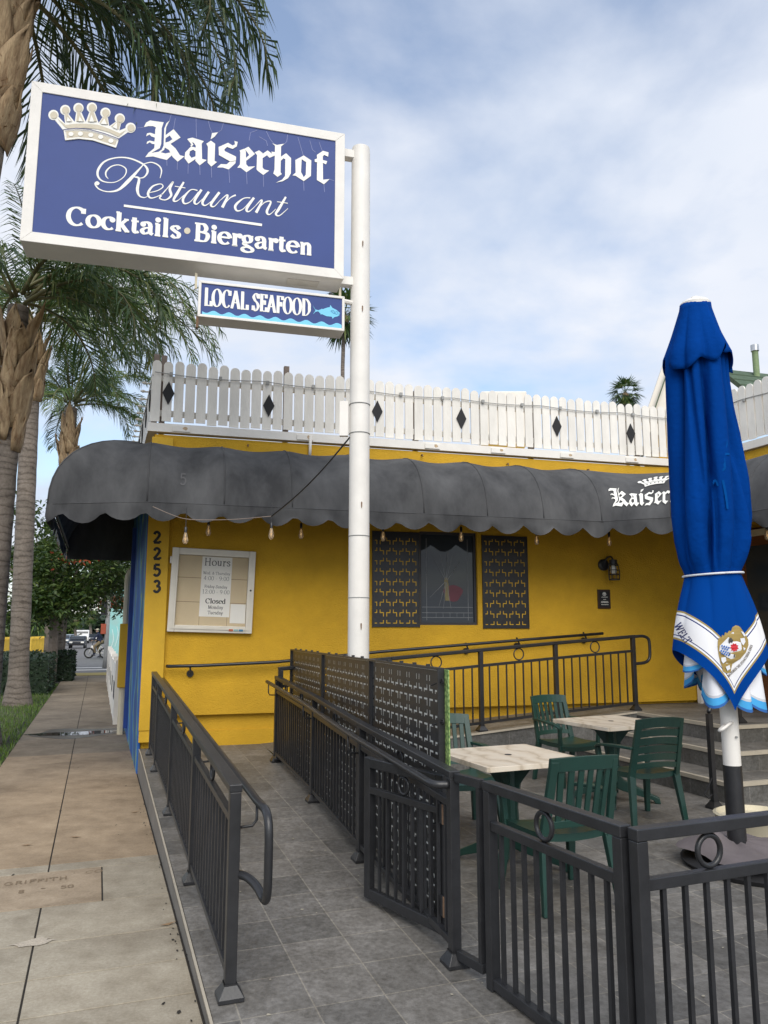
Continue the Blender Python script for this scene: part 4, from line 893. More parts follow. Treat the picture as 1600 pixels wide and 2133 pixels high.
# hanging filament bulbs under the awning
bulb = thing('string_bulb', (0, 0, 0), 'x', 'light bulb', 'clear filament bulbs under the awning')
mb = MB(); mb.lathe((0, 0, -.075), [(.015, 0), (.017, .055), (.010, .065)], 10); mb.build('socket', M['black'], bulb, smooth=40)
mb = MB(); mb.lathe((0, 0, -.205), [(.004, 0), (.020, .006), (.031, .028), (.032, .045), (.024, .085), (.014, .13)], 14); mb.build('glass_bulb', M['bulb'], bulb, smooth=True)
mb = MB(); mb.tube([(0, 0, -.18), (.008, 0, -.13), (-.006, 0, -.16), (.002, 0, -.09)], .003, 5); mb.build('filament', mat('amber_wire', (.55, .35, .12), .4, emit=((1, .7, .35), .25)), bulb)
mb = MB(); mb.tube([(0, 0, -.01), (0, 0, .22)], .004, 5); mb.build('cord', M['black'], bulb)
BL = [(387, 1101, 1.22, 1.0, 'bulb hanging in front of the left corner of the notice board'), (435, 1086, .80, 1.0, 'bulb above the middle of the notice board'), (565.5, 1092, 1.22, 1.0, 'bulb just right of the notice board under the cable bend'),
      (627.5, 1093, .80, 1.0, 'bulb left of the tall white pole, over bare wall'), (798, 1099, .80, 1.0, 'bulb in front of the shutter next to the white pole'), (960.5, 1100, .80, 1.0, 'bulb in front of the dark window pane'),
      (1117.5, 1108, .80, 1.0, 'bulb just right of the right hand shutter'), (1268.5, 1111, .80, 1.0, 'bulb right above the caged wall lamp'), (1597, 1096, None, 1.0, 'bulb right of the blue umbrella at the picture edge')]
for i, (u, v, off, sc, lab) in enumerate(BL):
    o = bulb if i == 0 else copy_tree(bulb)
    o.location = onwall(u, v, off) + ZUP*.03 if off else onpl(u, v, KC + WN*.8, WN) + ZUP*.03
    o['label'] = 'clear filament ' + lab
pole_x = V((-.262, 8.0, 0))
cb_ = thing('power_cable', onwall(560, 1075, 1.2), 'black cable drooping from the white pole to the awning edge', 'cable')
mb = MB(); pp = [pole_x + V((-.10, -.03, 3.72)), onwall(566, 1075, 1.22)]
pp = [pp[0].lerp(pp[1], i/8) - ZUP*.06*sin(pi*i/8) for i in range(9)]
mb.tube(pp, .009, 6); mb.build('cord', M['black'], cb_)
mb = MB(); mb.tube(smooth([tuple(onwall(u, v, 1.22)) for u, v in ((566, 1075), (500, 1081), (440, 1083), (388, 1081), (355, 1071), (318, 1055))]), .0045, 5); mb.build('wire', M['woodgrey'], cb_)
# ---------------------------------------------------------------- pole sign
TS = radians(15.1); AS = V((cos(TS), sin(TS), 0)); NG = V((sin(TS), -cos(TS), 0))
PX = V((-.262, 8.0, 0))
pole = thing('sign_pole', PX, 'tall round white sign pole with straps standing behind the perforated screens', 'pole')
mb = MB(); mb.lathe(PX, [(.112, .0), (.108, 3.2), (.104, 7.02), (.10, 7.08), (.05, 7.10)], 28); mb.build('post', M['white'], pole, smooth=40)
for z in (2.02, 2.66, 3.76, 4.08):
    mb = MB(); mb.ring(PX + ZUP*z, V((1, 0, 0)), V((0, 1, 0)), .109, .006, 28, 5); mb.build('strap', M['grey'], pole)
mb = MB(); mb.obox(PX + V((-.165, -.03, 3.92)), V((.045, 0, 0)), V((0, .03, 0)), V((0, 0, .19))); mb.build('bracket', M['white'], pole)
for z in (1.75, 3.0, 5.15, 5.9):
    mb = MB(); mb.poly([PX + V((.03 + .007*cos(t), -.1125, z + .012*sin(t)*(1 if sin(t) > 0 else 5))) for t in [2*pi*i/10 for i in range(10)]]); mb.build('rust_streak', M['rust'], pole)
SP0 = PX + NG*.17
def sg(u, v, lift=0.0): return onpl(u, v, SP0, NG) + NG*lift
def rect(c):                             # average an outlined quadrilateral into a true rectangle on the sign plane
    p = [sg(*q) - PX for q in c]; a = [q.dot(AS) for q in p]; return (a[0] + a[3])/2, (a[1] + a[2])/2, (p[2].z + p[3].z)/2, (p[0].z + p[1].z)/2
def sbox(mb, a0, a1, z0, z1, d0, d1): mb.obox(PX + NG*.17 + AS*(a0 + a1)/2 + NG*(d0 + d1)/2 + ZUP*(z0 + z1)/2, AS*(a1 - a0)/2, NG*(d1 - d0)/2, ZUP*(z1 - z0)/2)
def signbox(t, a0, a1, z0, z1, fr, depth):
    mb = MB(); sbox(mb, a0, a1, z0, z1, -depth, -.02); cab = mb.build('cabinet', M['white'], t, bevel=.008)
    mb = MB()                                # mitred face frame
    c = PX + NG*.17; Q = lambda a, z, d: c + AS*a + ZUP*z + NG*d
    oc = [(a0, z0), (a1, z0), (a1, z1), (a0, z1)]; ic = [(a0 + fr, z0 + fr), (a1 - fr, z0 + fr), (a1 - fr, z1 - fr), (a0 + fr, z1 - fr)]
    for i in range(4):
        j = (i + 1) % 4; g = .0015
        mb.add([Q(*oc[i], 0), Q(*oc[j], 0), Q(*ic[j], 0), Q(*ic[i], 0), Q(*oc[i], -.0195), Q(*oc[j], -.0195), Q(*ic[j], -.0195), Q(*ic[i], -.0195)], [(0, 1, 2, 3), (4, 7, 6, 5), (0, 4, 5, 1), (1, 5, 6, 2), (2, 6, 7, 3), (3, 7, 4, 0)])
    mb.build('frame', M['white'], t, bevel=.004)
    mb = MB(); sbox(mb, a0 + fr, a1 - fr, z0 + fr, z1 - fr, -.0195, -.012); return mb.build('panel', M['blue'], t)
sign = thing('pole_sign', sg(380, 560), 'big blue restaurant sign with crown and white lettering on the tall pole', 'sign')
a0, a1, z0, z1 = rect([(62, 167), (718, 278), (717, 582), (45, 500)])
panel = signbox(sign, a0, a1, z0, z1, .105, .36)
LF = -.0105
def crop_map(x0, y0, s): return lambda x, y, h: sg(x0 + s*x, y0 + s*y, LF + h)
k = Ink(crop_map(280, 220, .275))
for q in BLACK: k.poly(q)
R = [[(165,222,4),(148,200,9),(150,165,12),(190,128,9),(250,118,7),(300,150,9),(285,205,7),(215,248,6),(130,243,9),(88,205,15),(90,150,18),(140,90,13),(230,62,9),(330,68,11),(430,112,13),(464,160,17),(440,207,10),(398,217,6),(352,206,5)],
     [(440,106,4),(382,170,17),(312,245,27),(240,307,16),(160,320,8),(95,300,9),(66,264,12),(80,248,14),(96,262,14)],
     [(360,207,6),(398,222,17),(386,300,23),(400,350,13),(436,365,7),(462,356,4)], [(430,112,6),(490,98,8),(545,120,10),(569,160,10),(558,218,4)],
     [(468,330,5),(540,312,7),(580,283,8),(560,262,7),(500,282,13),(467,335,19),(490,369,10),(560,346,5),(600,305,4)],
     [(575,342,4),(655,246,11),(632,300,19),(642,350,17),(600,383,8),(556,372,10),(568,348,13)],
     [(738,248,14),(690,330,21),(660,385,16),(688,391,7),(740,346,4)], [(670,280,6),(750,293,6)],
     [(842,312,8),(790,308,8),(735,370,19),(742,411,12),(790,395,6),(850,322,6)], [(872,306,18),(820,390,19),(836,416,9),(885,372,4)],
     [(928,322,18),(880,400,19),(902,426,9),(960,382,5),(1004,330,8)], [(1008,326,19),(945,415,19),(968,434,8),(1015,385,4)],
     [(1015,385,4),(1062,346,9),(1068,362,16),(1030,440,22)], [(1040,424,4),(1088,368,7),(1132,346,13)],
     [(1242,367,8),(1190,372,8),(1130,425,19),(1142,465,12),(1190,450,6),(1250,382,6)], [(1270,366,18),(1215,450,19),(1232,471,9),(1280,430,4)],
     [(1280,430,4),(1322,386,9),(1328,400,15),(1286,480,22)], [(1298,458,4),(1350,403,7),(1398,398,12),(1368,470,19),(1388,494,8),(1436,452,4)],
     [(1512,360,14),(1460,450,21),(1436,490,16),(1464,502,8),(1528,448,4)], [(1445,397,6),(1526,409,6)]]
k2 = Ink(crop_map(180, 310, .275), k.mb)
for st in R: k2.strip(smooth(st, 7))
k2.disc(84, 260, 13)
k2.poly([(284,418),(905,503),(918,506),(1332,564),(1330,583),(918,523),(905,520),(283,436)])
# bottom line in bold roman letters, laid along its own baseline on the panel
b0, b1 = sg(139, 466), sg(651, 531); bx = (b1 - b0).normalized(); bl = (b1 - b0).length
kb = Ink(lambda x, y, h: b0 + bx*x + ZUP*y + NG*(LF + h), k.mb)
fr_ = lambda u: (sg(u, 466 + (u - 139)/512*65) - b0).dot(bx)
hcap = (sg(160, 427) - sg(160, 468)).z/.70
fit_text(kb, 'Cocktails', fr_(136), fr_(377), 0, hcap*.93, .165, .06)
fit_text(kb, 'Biergarten', fr_(402), fr_(652), 0, hcap*.93, .165, .06)
kw, kg, kd = Ink(crop_map(60, 180, .225), k.mb), Ink(crop_map(60, 180, .225)), Ink(crop_map(60, 180, .225))
crown(kw, kg, kd)
for c in ((390, 440), (478, 437), (574, 448), (665, 466), (760, 502)): kw.k = 2002; kw.disc(c[0], c[1], 24, ry=20)
for p in ([(352,322),(358,280),(395,322)], [(460,322),(470,275),(500,322)], [(560,325),(580,262),(605,325)], [(665,345),(700,295),(722,350)], [(775,375),(815,330),(818,395)]): kw.k = 2001; kw.poly(p)
kw.k = 2004; kw.poly([(322,404),(336,496),(460,482),(590,496),(700,531),(805,566),(812,550),(702,516),(592,481),(460,468),(346,481),(334,410)])
k.mb.build('lettering', M['letter'], panel, fix=False); kg.mb.build('crown_gold', M['gold'], panel, fix=False); kd.mb.build('crown_line', M['navy'], panel, fix=False)
dt = Ink(crop_map(120, 410, .35)); dt.disc(772, 199, 19); dt.mb.build('dot', M['gold'], panel, fix=False)
# hairline cracks in the old vinyl
kc = Ink(crop_map(280, 220, .275)); crack = mat('vinyl_crack', (.20, .23, .45), .5)
for q in ([(280,60),(262,120)], [(310,90),(297,172)], [(467,85),(470,235)], [(560,110),(572,160),(592,205)], [(675,125),(660,180),(632,198)], [(1000,190),(1030,250),(1062,290)], [(1162,215),(1155,268),(1138,285)], [(1240,235),(1262,310),(1280,372)], [(245,408),(247,450)], [(326,421),(324,480)], [(408,436),(406,510)], [(495,449),(498,520)], [(583,459),(586,540)], [(716,480),(722,580)], [(850,500),(854,590)], [(977,521),(980,610)], [(1283,568),(1286,640)], [(1437,593),(1442,650)], [(870,260),(880,200),(930,182)], [(945,230),(1000,262),(1010,300)], [(1330,260),(1350,330),(1375,350)], [(1400,270),(1425,340)], [(20,165),(72,158)], [(1480,553),(1515,565)]):
    kc = Ink(crop_map(280, 220, .275)); kc.strip([(*p, 3.2) for p in q]); kc.mb.build('crack', crack, panel, fix=False)
mb = MB(); c = PX + NG*.17
mb.obox(c + AS*((sg(640, 590) - PX).dot(AS) - .02) - NG*.20 + ZUP*(z0 - .004), AS*.17, NG*.07, ZUP*.004); mb.build('access_hatch', mat('hatch_rim', (.66, .62, .55), .6), sign)
for zz in (z1 - .14, z0 + .05):
    mb = MB(); mb.obox(PX - AS*.0 + AS*(a1 + .5*(-.05 - a1))*1 - NG*.0 + ZUP*zz, AS*abs(a1 + .05)/2*1.0 + AS*.02, NG*.05, ZUP*.045); mb.build('arm', M['white'], sign)
# smaller sign slung beneath
sea = thing('hanging_sign', sg(565, 690), 'small blue seafood sign with fish and waves slung below the big sign', 'sign')
c0, c1, y0, y1 = rect([(412, 583), (719, 617), (717, 692), (414, 656)])
p2 = signbox(sea, c0, c1, y0, y1, .028, .24)
m2 = lambda x, y, h: sg(400 + .2125*x, 560 + .2125*y, LF + h)
e0, e1 = sg(400 + .2125*115, 560 + .2125*355), sg(400 + .2125*1160, 560 + .2125*462); ex = (e1 - e0).normalized(); el = (e1 - e0).length
ks = Ink(lambda x, y, h: e0 + ex*x + ZUP*y + NG*(LF + h)); hh = (sg(427, 598) - sg(427, 635.5)).z/.70
fit_text(ks, 'LOCAL', 0, el*.405, 0, hh, .118, .032); fit_text(ks, 'SEAFOOD', el*.445, el*1.0, 0, hh*.98, .118, .032)
ks.mb.build('lettering', M['letter'], p2, fix=False)
ka = Ink(m2); wav = [(100, 452)]
wav += [(100 + i*(1468 - 100)/90, 410 + i*(545 - 410)/90 + 14*sin(i*.63)) for i in range(91)] + [(1468, 592), (100, 452)]
ka.poly(wav[:-1]); ka.poly([(1185,352),(1212,395),(1240,402),(1268,392),(1275,386),(1282,392),(1330,375),(1352,372),(1358,350),(1378,378),(1420,400),(1455,432),(1440,440),(1452,446),(1430,462),(1395,470),(1380,486),(1372,466),(1320,460),(1275,440),(1262,446),(1262,436),(1238,412),(1212,418),(1185,445),(1212,405)])
ka.mb.build('waves_and_fish', M['aqua'], p2, fix=False)
kn = Ink(m2); kn.k = 1000
kn.strip([(1418 + 14*cos(t), 428 + 13*sin(t), 3) for t in [2*pi*i/14 for i in range(14)]], True); kn.strip(smooth([(1362,408,3),(1385,405,3),(1400,425,3),(1395,436,3),(1362,408,3)])); kn.strip([(1436,441,3),(1452,437,3)])
kn.mb.build('fish_line', mat('fish_line', (.03, .2, .4), .5), p2, fix=False)
for u, v in ((409, 575), (713, 606)):
    q = sg(u, v) - NG*.12; mb = MB(); mb.obox(q + ZUP*.0, AS*.012, NG*.012, ZUP*.085); mb.build('hanger', M['cream'], sea)
mb = MB(); q = sg(690, 608) - NG*.03; mb.tube([q - ZUP*.06, q + ZUP*.0], .022, 8); mb.build('socket', M['black'], sea)
mb = MB(); q = sg(716, 617, -.12); mb.tube([q - ZUP*.0, PX + ZUP*q.z], .028, 8); mb.build('arm', M['white'], sea)
mb = MB(); q = sg(411, 668, -.05); mb.obox(q, AS*.012, NG*.03, ZUP*.06); mb.build('rusty_tab', M['rust'], sea)
# ---------------------------------------------------------------- railings
def foot(mb, p, z=None):
    b = [(.058, 0), (.058, .018), (.030, .062), (.030, .07)]; r = []
    for h, zz in b: r.append([p + SE*(h*i) + SW*(h*j) + ZUP*zz for i, j in ((-1, -1), (1, -1), (1, 1), (-1, 1))])
    mb.grid(r, closed=True); n = len(mb.v); mb.f.append((n - 16, n - 15, n - 14, n - 13)); mb.m.append(0)
def railing(name, base, posts, label, H=.93, pw=.052, gap=.115, ring=True, bal=.095, group='black metal railings', feet=True, topw=.06, first_post=True):
    t = thing(name, base, label, 'railing', group)
    for i, p in enumerate(posts):
        mb = MB(); mb.vpost(p + ZUP*.0, p + ZUP*(H - .036), pw); po = mb.build('post', M['black'], t, bevel=.003)
        if feet: mb = MB(); foot(mb, p); mb.build('base_plate', M['black'], po, bevel=.003)
    mb = MB()
    for i in range(len(posts) - 1): mb.bar(posts[i] + ZUP*(H - .017), posts[i + 1] + ZUP*(H - .017), topw, .036, ext=.028 if i in (0, len(posts) - 2) else .003)
    mb.build('top_rail', M['black'], t, bevel=.004)
    for i in range(len(posts) - 1):
        p, q = posts[i], posts[i + 1]; d = (q - p); L = V((d.x, d.y, 0)).length; a = p + d*(pw/2/L); b = q - d*(pw/2/L)
        for nm, z in (('mid_rail', H - .035 - gap - .017), ('bottom_rail', .10)):
            mb = MB(); mb.bar(a + ZUP*z, b + ZUP*z, .034, .034); mb.build(nm, M['black'], t, bevel=.002)
        n = max(2, round(L/bal)); zt_, zb_ = H - .035 - gap - .034, .117
        for j in range(1, n):
            c = p.lerp(q, j/n); mb = MB(); mb.vpost(c + ZUP*zb_, c + ZUP*zt_, .016); mb.build('baluster', M['black'], t)
        if ring:
            for fr in ((.5,) if L < 1.7 else (.3, .72)):
                c = p.lerp(q, fr); mb = MB(); mb.ring(c + ZUP*(H - .035 - gap/2), V((d.x, d.y, 0)).normalized(), ZUP, gap/2 - .009, .0085, 22, 8); mb.build('scroll_ring', M['black'], t, smooth=True)
    return t
def onramp(u, v):
    z = .1
    for _ in range(12): p = onz(u, v, z); z = zr(p.dot(SW))
    return p
L = [onramp(*q) for q in ((488, 2078), (396, 1838), (353.6, 1696), (326.5, 1606), (311, 1572))]
e_ = sum(p.dot(SE) for p in L)/5; L = [EP(p.dot(SW), e_, zr(p.dot(SW))) for p in L]
lr = railing('railing', L[0], L, 'black metal ramp railing along the pavement edge with looped handrail end', bal=.105)
hs = [p + SE*.105 + ZUP*.845 for p in L]; f = -SW
mb = MB(); pts = [tuple(p) for p in reversed(hs)] + [tuple(hs[0] + f*.13)]
loop = [hs[0] + f*.19, hs[0] + f*.245 - ZUP*.02, hs[0] + f*.275 - ZUP*.07, hs[0] + f*.28 - ZUP*.17, hs[0] + f*.275 - ZUP*.30, hs[0] + f*.25 - ZUP*.36, hs[0] + f*.19 - ZUP*.375, hs[0] + f*.12 - ZUP*.34 - SE*.02, hs[0] + f*.05 - ZUP*.32 - SE*.05, hs[0] - ZUP*.32 - SE*.08]
mb.tube([V(p) for p in pts] + smooth([tuple(p) for p in loop], 4) if False else [V(p) for p in pts] + [V(p) for p in smooth([tuple(q) for q in loop], 4)], .0195, 12); mb.build('handrail', M['black'], lr, smooth=True)
for p in L:
    for q in ([p] if p is L[0] else [p]):
        mb = MB(); mb.tube([q + ZUP*.73, q + SE*.085 + ZUP*.735, q + SE*.105 + ZUP*.76, q + SE*.105 + ZUP*.83], .007, 6); mb.build('bracket', M['black'], lr, smooth=True)
R_ = [onramp(*q) for q in ((948, 2010), (752, 1793), (651.5, 1670), (574.6, 1587))]
mr = railing('railing', R_[0], R_, 'black metal railing between the tiled ramp and the patio, in front of perforated screens', bal=.10)
hs = [p - SE*.10 + ZUP*.86 for p in R_]
mb = MB(); tip = [hs[0] + (hs[1] - hs[0])*.10, hs[0] + (hs[1] - hs[0])*.04, hs[0] + SE*.02 + (hs[1] - hs[0])*.012, hs[0] + SE*.075]
mb.tube([hs[3] + (hs[3] - hs[2])*.06, hs[3], hs[2], hs[1]] + [V(p) for p in smooth([tuple(q) for q in tip], 4)], .0195, 12); mb.build('handrail', M['black'], mr, smooth=True)
for p in R_[1:]:
    mb = MB(); mb.tube([p + ZUP*.72, p - SE*.085 + ZUP*.725, p - SE*.10 + ZUP*.75, p - SE*.10 + ZUP*.85], .007, 6); mb.build('bracket', M['black'], mr, smooth=True)
# railing of the upper ramp along the wall
U = []
end = onz(1325, 1480, .62)
for f_ in (0, .27, .52, .745, 1.0):
    e = 1.95 + (end.dot(SE) - 1.95)*f_; s = S2 + .06 + (end.dot(SW) - S2 - .06)*f_; U.append(EP(s, e, zr2(e)))
U = U[::-1]
ur = railing('railing', U[0], U, 'black railing of the upper ramp along the yellow wall, ending in a loop', bal=.125, gap=.16, H=1.0)
d = (U[0] - U[1]).normalized(); hs = [p + SW*.085 + ZUP*.97 for p in U]; T_ = U[0] + ZUP*.975
lp_ = [T_, T_ + d*.16, T_ + d*.25 - ZUP*.03, T_ + d*.28 - ZUP*.09, T_ + d*.28 - ZUP*.26, T_ + d*.25 - ZUP*.33, T_ + d*.17 - ZUP*.36, T_ - ZUP*.36]
mb = MB(); mb.tube([V(p) for p in smooth([tuple(q) for q in lp_], 4)], .021, 10); mb.build('end_loop', M['black'], ur, smooth=True)
mb = MB(); mb.tube(hs[::-1], .02, 10); mb.build('handrail', M['black'], ur, smooth=True)
# stair handrail half hidden by the umbrella
A1, A2 = EP(5.98, 5.68, .045), EP(7.25, 6.95, .622); A1 = onz(1489, 1684, .045); A2 = onz(1541, 1506, .62)
sr = thing('stair_rail', A1, 'black stair handrail post by the tiled steps, mostly hidden by the umbrella', 'railing')
for p, h in ((A1, .86), (A2, .86)):
    mb = MB(); mb.vpost(p, p + ZUP*h, .045); po = mb.build('post', M['black'], sr)
    mb = MB(); foot(mb, p); mb.build('base_plate', M['black'], po)
mb = MB(); mb.tube([A1 + ZUP*.88, A2 + ZUP*.88], .02, 10); mb.build('rail', M['black'], sr, smooth=True)
mb = MB(); mb.tube([A1 + V((-.03, -.03, .13)), A1 + V((-.07, -.05, .10)), A1 + V((-.11, -.05, .14)), A1 + V((-.06, -.04, .21)), A1 + V((-.02, -.03, .28))], .006, 5); mb.build('tied_cord', M['blackmatt'], sr)
# ---------------------------------------------------------------- open gate and patio barrier
HPz = R_[0]
g0 = V((.330, 4.30, 0)); g1 = V((-.105, 4.91, 0)); gd = (g1 - g0).normalized(); gl = (g1 - g0).length; gn = V((-gd.y, gd.x, 0))
gt = thing('gate', g0 + ZUP*.1, 'low black metal gate swung open against the ramp railing', 'gate')
Zb, Zt = .115, .925
def gp(a, z): return g0 + gd*a + ZUP*z
mb = MB()
for a in (.028, gl - .028): mb.vpost(gp(a, Zb), gp(a, Zt - .0), .056, gd, gn, .042)
mb.bar(gp(.056, Zt - .03), gp(gl - .056, Zt - .03), .042, .056); mb.bar(gp(.056, Zb + .03), gp(gl - .056, Zb + .03), .042, .056)
mb.build('frame', M['black'], gt, bevel=.004)
mb = MB(); mb.bar(gp(.056, Zt - .19), gp(gl - .056, Zt - .19), .036, .036); mb.build('mid_rail', M['black'], gt, bevel=.002)
mb = MB(); mb.ring(gp(gl*.5, Zt - .115), gd, ZUP, .047, .009, 22, 8); mb.build('scroll_ring', M['black'], gt, smooth=True)
for j in range(1, 8):
    c = gp(.056 + (gl - .112)*j/8, 0); mb = MB(); mb.vpost(c + ZUP*(Zb + .058), c + ZUP*(Zt - .208), .016, gd, gn); mb.build('baluster', M['black'], gt)
for z in (.73, .27):
    mb = MB(); mb.obox(g0 - gd*.004 + gn*.028 + ZUP*z, gd*.035, gn*.006, ZUP*.05); h_ = mb.build('hinge', M['black'], gt)
    mb = MB(); mb.tube([g0 - gd*.02 + gn*.03 + ZUP*(z - .05), g0 - gd*.02 + gn*.03 + ZUP*(z + .05)], .012, 8); mb.build('pin', M['rust'], h_)
def barrier(p, q, label, nbal, ringf, H=.93, base=.045, n0=0.0, ends=(1, 1)):
    t = thing('patio_barrier', p, label, 'railing', 'low black barriers round the patio tables')
    d = (q - p); L = d.length; d = d/L; n = V((-d.y, d.x, 0)); P = lambda a, z: p + d*a + ZUP*(z)
    for a in [x for x, e in ((.0, ends[0]), (L, ends[1])) if e]:
        mb = MB(); mb.vpost(P(a, 0), P(a, H - .045), .05, d, n, .05); mb.build('post', M['black'], t, bevel=.003)
    mb = MB(); mb.bar(P(-.025, H - .022), P(L + .025, H - .022), .055, .044); mb.build('top_rail', M['black'], t, bevel=.004)
    mb = MB(); mb.bar(P(.025, H - .20), P(L - .025, H - .20), .036, .042); mb.build('mid_rail', M['black'], t, bevel=.003)
    mb = MB(); mb.bar(P(.025, .035), P(L - .025, .035), .04, .045); mb.build('bottom_rail', M['black'], t, bevel=.003)
    for j in range(1, nbal):
        c = P(L*j/nbal, 0); mb = MB(); mb.vpost(c + ZUP*.057, c + ZUP*(H - .22), .018, d, n); mb.build('baluster', M['black'], t)
    for f in ringf:
        mb = MB(); mb.ring(P(L*f, H - .113), d, ZUP, .056, .011, 24, 8); mb.build('scroll_ring', M['black'], t, smooth=True)
    return t
zt = .975
B0, B1 = onz(1020, 1627, zt), onz(1293, 1716, zt); B0.z = B1.z = .045
B2, B3 = onz(1328, 1724, zt), onz(1598, 1692, zt); B2.z = B3.z = .045
barrier(B0, B1, 'low black patio barrier panel from the gate post to the near corner post', 10, (.47,))
d_ = (B3 - B2).normalized(); barrier(B2, B2 + d_*1.55, 'low black patio barrier running off the right edge of the picture', 15, (.215, .72))
t = thing('barrier_link', HPz, 'short black bar frame joining the gate post to the patio barrier', 'railing')
d = (B0 - HPz); d.z = 0
for z in (.90, .06):
    mb = MB(); mb.bar(HPz + d*.12 + ZUP*z, HPz + d*.80 + ZUP*z, .036, .042); mb.build('bar', M['black'], t, bevel=.002)
mb = MB(); mb.vpost(HPz + d*.74 + ZUP*.08, HPz + d*.74 + ZUP*.88, .03); mb.build('upright', M['black'], t)
mb = MB(); q = onz(1034, 2022, .043); q0 = onz(985, 1962, .043); mb.tube([q0 + ZUP*.008, q + ZUP*.008], .006, 6); mb.tube([q + ZUP*.002, q + ZUP*.02], .013, 8)
tag(mb.build('drop_bolt', M['woodgrey']), 'thin rusty bolt lying on the tiles by the gate post', 'bolt')
# ---------------------------------------------------------------- perforated screens behind the railing
s0, s1 = V((.335, 4.60, 0)), V((-1.05, 8.90, 0)); sdv = (s1 - s0).normalized(); sn = V((sdv.y, -sdv.x, 0))   # sn: towards the patio
if sn.x < 0: sn = -sn
cutsY = [4.60, 5.95, 7.44, 8.90]; lab = ['perforated black screen nearest the tables, leaf print showing at its edge', 'perforated black screen in the middle, in front of the white pole', 'perforated black screen farthest away, by the landing']
for i in range(3):
    a0 = (cutsY[i] - 4.60)/sdv.y; a1 = (cutsY[i + 1] - 4.60)/sdv.y; p = s0 + sdv*a0; Ln = a1 - a0
    t = thing('privacy_screen', p, lab[i], 'screen', 'perforated screens along the patio')
    cell = .0115; nc, nr = int((Ln - .04)/cell), int(1.36/cell)
    F = lambda x, y, d: p + sdv*(.02 + x) + ZUP*(.10 + y) - sn*(.0010*d)
    fret(F, nc, nr, cell, 8, x0=2, bridge=1.1, margin=3, half2=5).build('fretted_sheet', M['black'], t, fix=False)
    mb = MB()
    for a in (.010, Ln - .010): mb.vpost(p + sdv*a + ZUP*.10, p + sdv*a + ZUP*1.475, .019, sdv, sn, .04)
    mb.bar(p + sdv*.02 + ZUP*1.468, p + sdv*(Ln - .02) + ZUP*1.468, .04, .014); mb.bar(p + sdv*.02 + ZUP*.09, p + sdv*(Ln - .02) + ZUP*.09, .04, .02)
    mb.build('frame', M['black'], t)
    mb = MB(); c_ = p + sdv*Ln/2 + sn*.030 + ZUP*.785; mb.add([c_ - sdv*(Ln/2 - .021) - ZUP*.675, c_ + sdv*(Ln/2 - .021) - ZUP*.675, c_ + sdv*(Ln/2 - .021) + ZUP*.675, c_ - sdv*(Ln/2 - .021) + ZUP*.675], [(0, 1, 2, 3)]); mb.build('pale_liner', M['liner'], t)
    mb = MB(); mb.obox(p - sdv*.018 + sn*.026 + ZUP*.80, sdv*.036, sn*.0035, ZUP*.665)
    if i == 0: mb.build('leaf_print', M['leafprint'], t)
    if i == 0:
        for z in (1.40, 1.17, .62):
            mb = MB(); c = p - sdv*.02 + ZUP*z - sn*.0; mb.ring(c, sdv, ZUP, .012, .005, 12, 6); mb.tube([c + sdv*.10 - sn*.03 - ZUP*.03, c], .004, 5); mb.build('tie', M['blackmatt'], t)
    for a in [Ln*f_ for f_ in (.15, .32, .5, .68, .85)]:
        mb = MB(); mb.obox(p + sdv*a + ZUP*1.482, sdv*.012, sn*.010, ZUP*.007); mb.build('clip', M['black'], t)
# ---------------------------------------------------------------- tables and chairs
def mk_table(loc, rz, label):
    t = thing('cafe_table', (0, 0, 0), label, 'table', 'marble topped cafe tables')
    h = .41; H = .755; r = .03; o = []
    for sx_, sy_, a0 in ((1, 1, 0), (-1, 1, 90), (-1, -1, 180), (1, -1, 270)):
        for k in range(5): a = radians(a0 + 22.5*k); o.append(V((sx_*(h - r) + r*cos(a), sy_*(h - r) + r*sin(a), H - .034)))
    mb = MB(); mb.prism(o, ZUP*.034); tp = mb.build('table_top', M['marble'], t, bevel=.007)
    mb = MB(); mb.tube([V((0, 0, H - .002)), V((0, 0, H + .0016))], .026, 16); mb.build('umbrella_hole', M['blackmatt'], tp)
    mb = MB()
    for i in range(4):
        a = i*pi/2 + pi/4; d = V((cos(a), sin(a), 0)); n = V((-sin(a), cos(a), 0))
        pr = [(.04, .0 + .70), (.30, .715), (.30, .70), (.16, .66), (.085, .56), (.06, .40), (.07, .22), (.04, .2)]
        mb.prism([d*x + ZUP*z - n*.022 for x, z in pr], n*.044)
    mb.tube([ZUP*.18, ZUP*.71], .055, 12); mb.build('pedestal', M['green'], t, smooth=30)
    for i in range(4):
        a = i*pi/2 + pi/4; d = V((cos(a), sin(a), 0)); mb = MB()
        mb.prism([d*x + ZUP*z - V((-sin(a), cos(a), 0))*.03 for x, z in ((.03, .28), (.10, .20), (.36, .075), (.42, .05), (.43, .0), (.38, .0), (.36, .03), (.08, .10), (.03, .12))], V((-sin(a), cos(a), 0))*.06); mb.build('foot', M['green'], t, bevel=.006)
    t.location = loc; t.rotation_euler = (0, 0, rz); return t
mk_table((.90, 5.78, .045), radians(23), 'square marble topped cafe table nearest the perforated screens')
mk_table((2.25, 7.85, .045), radians(27), 'square marble topped cafe table nearer to the tiled steps')
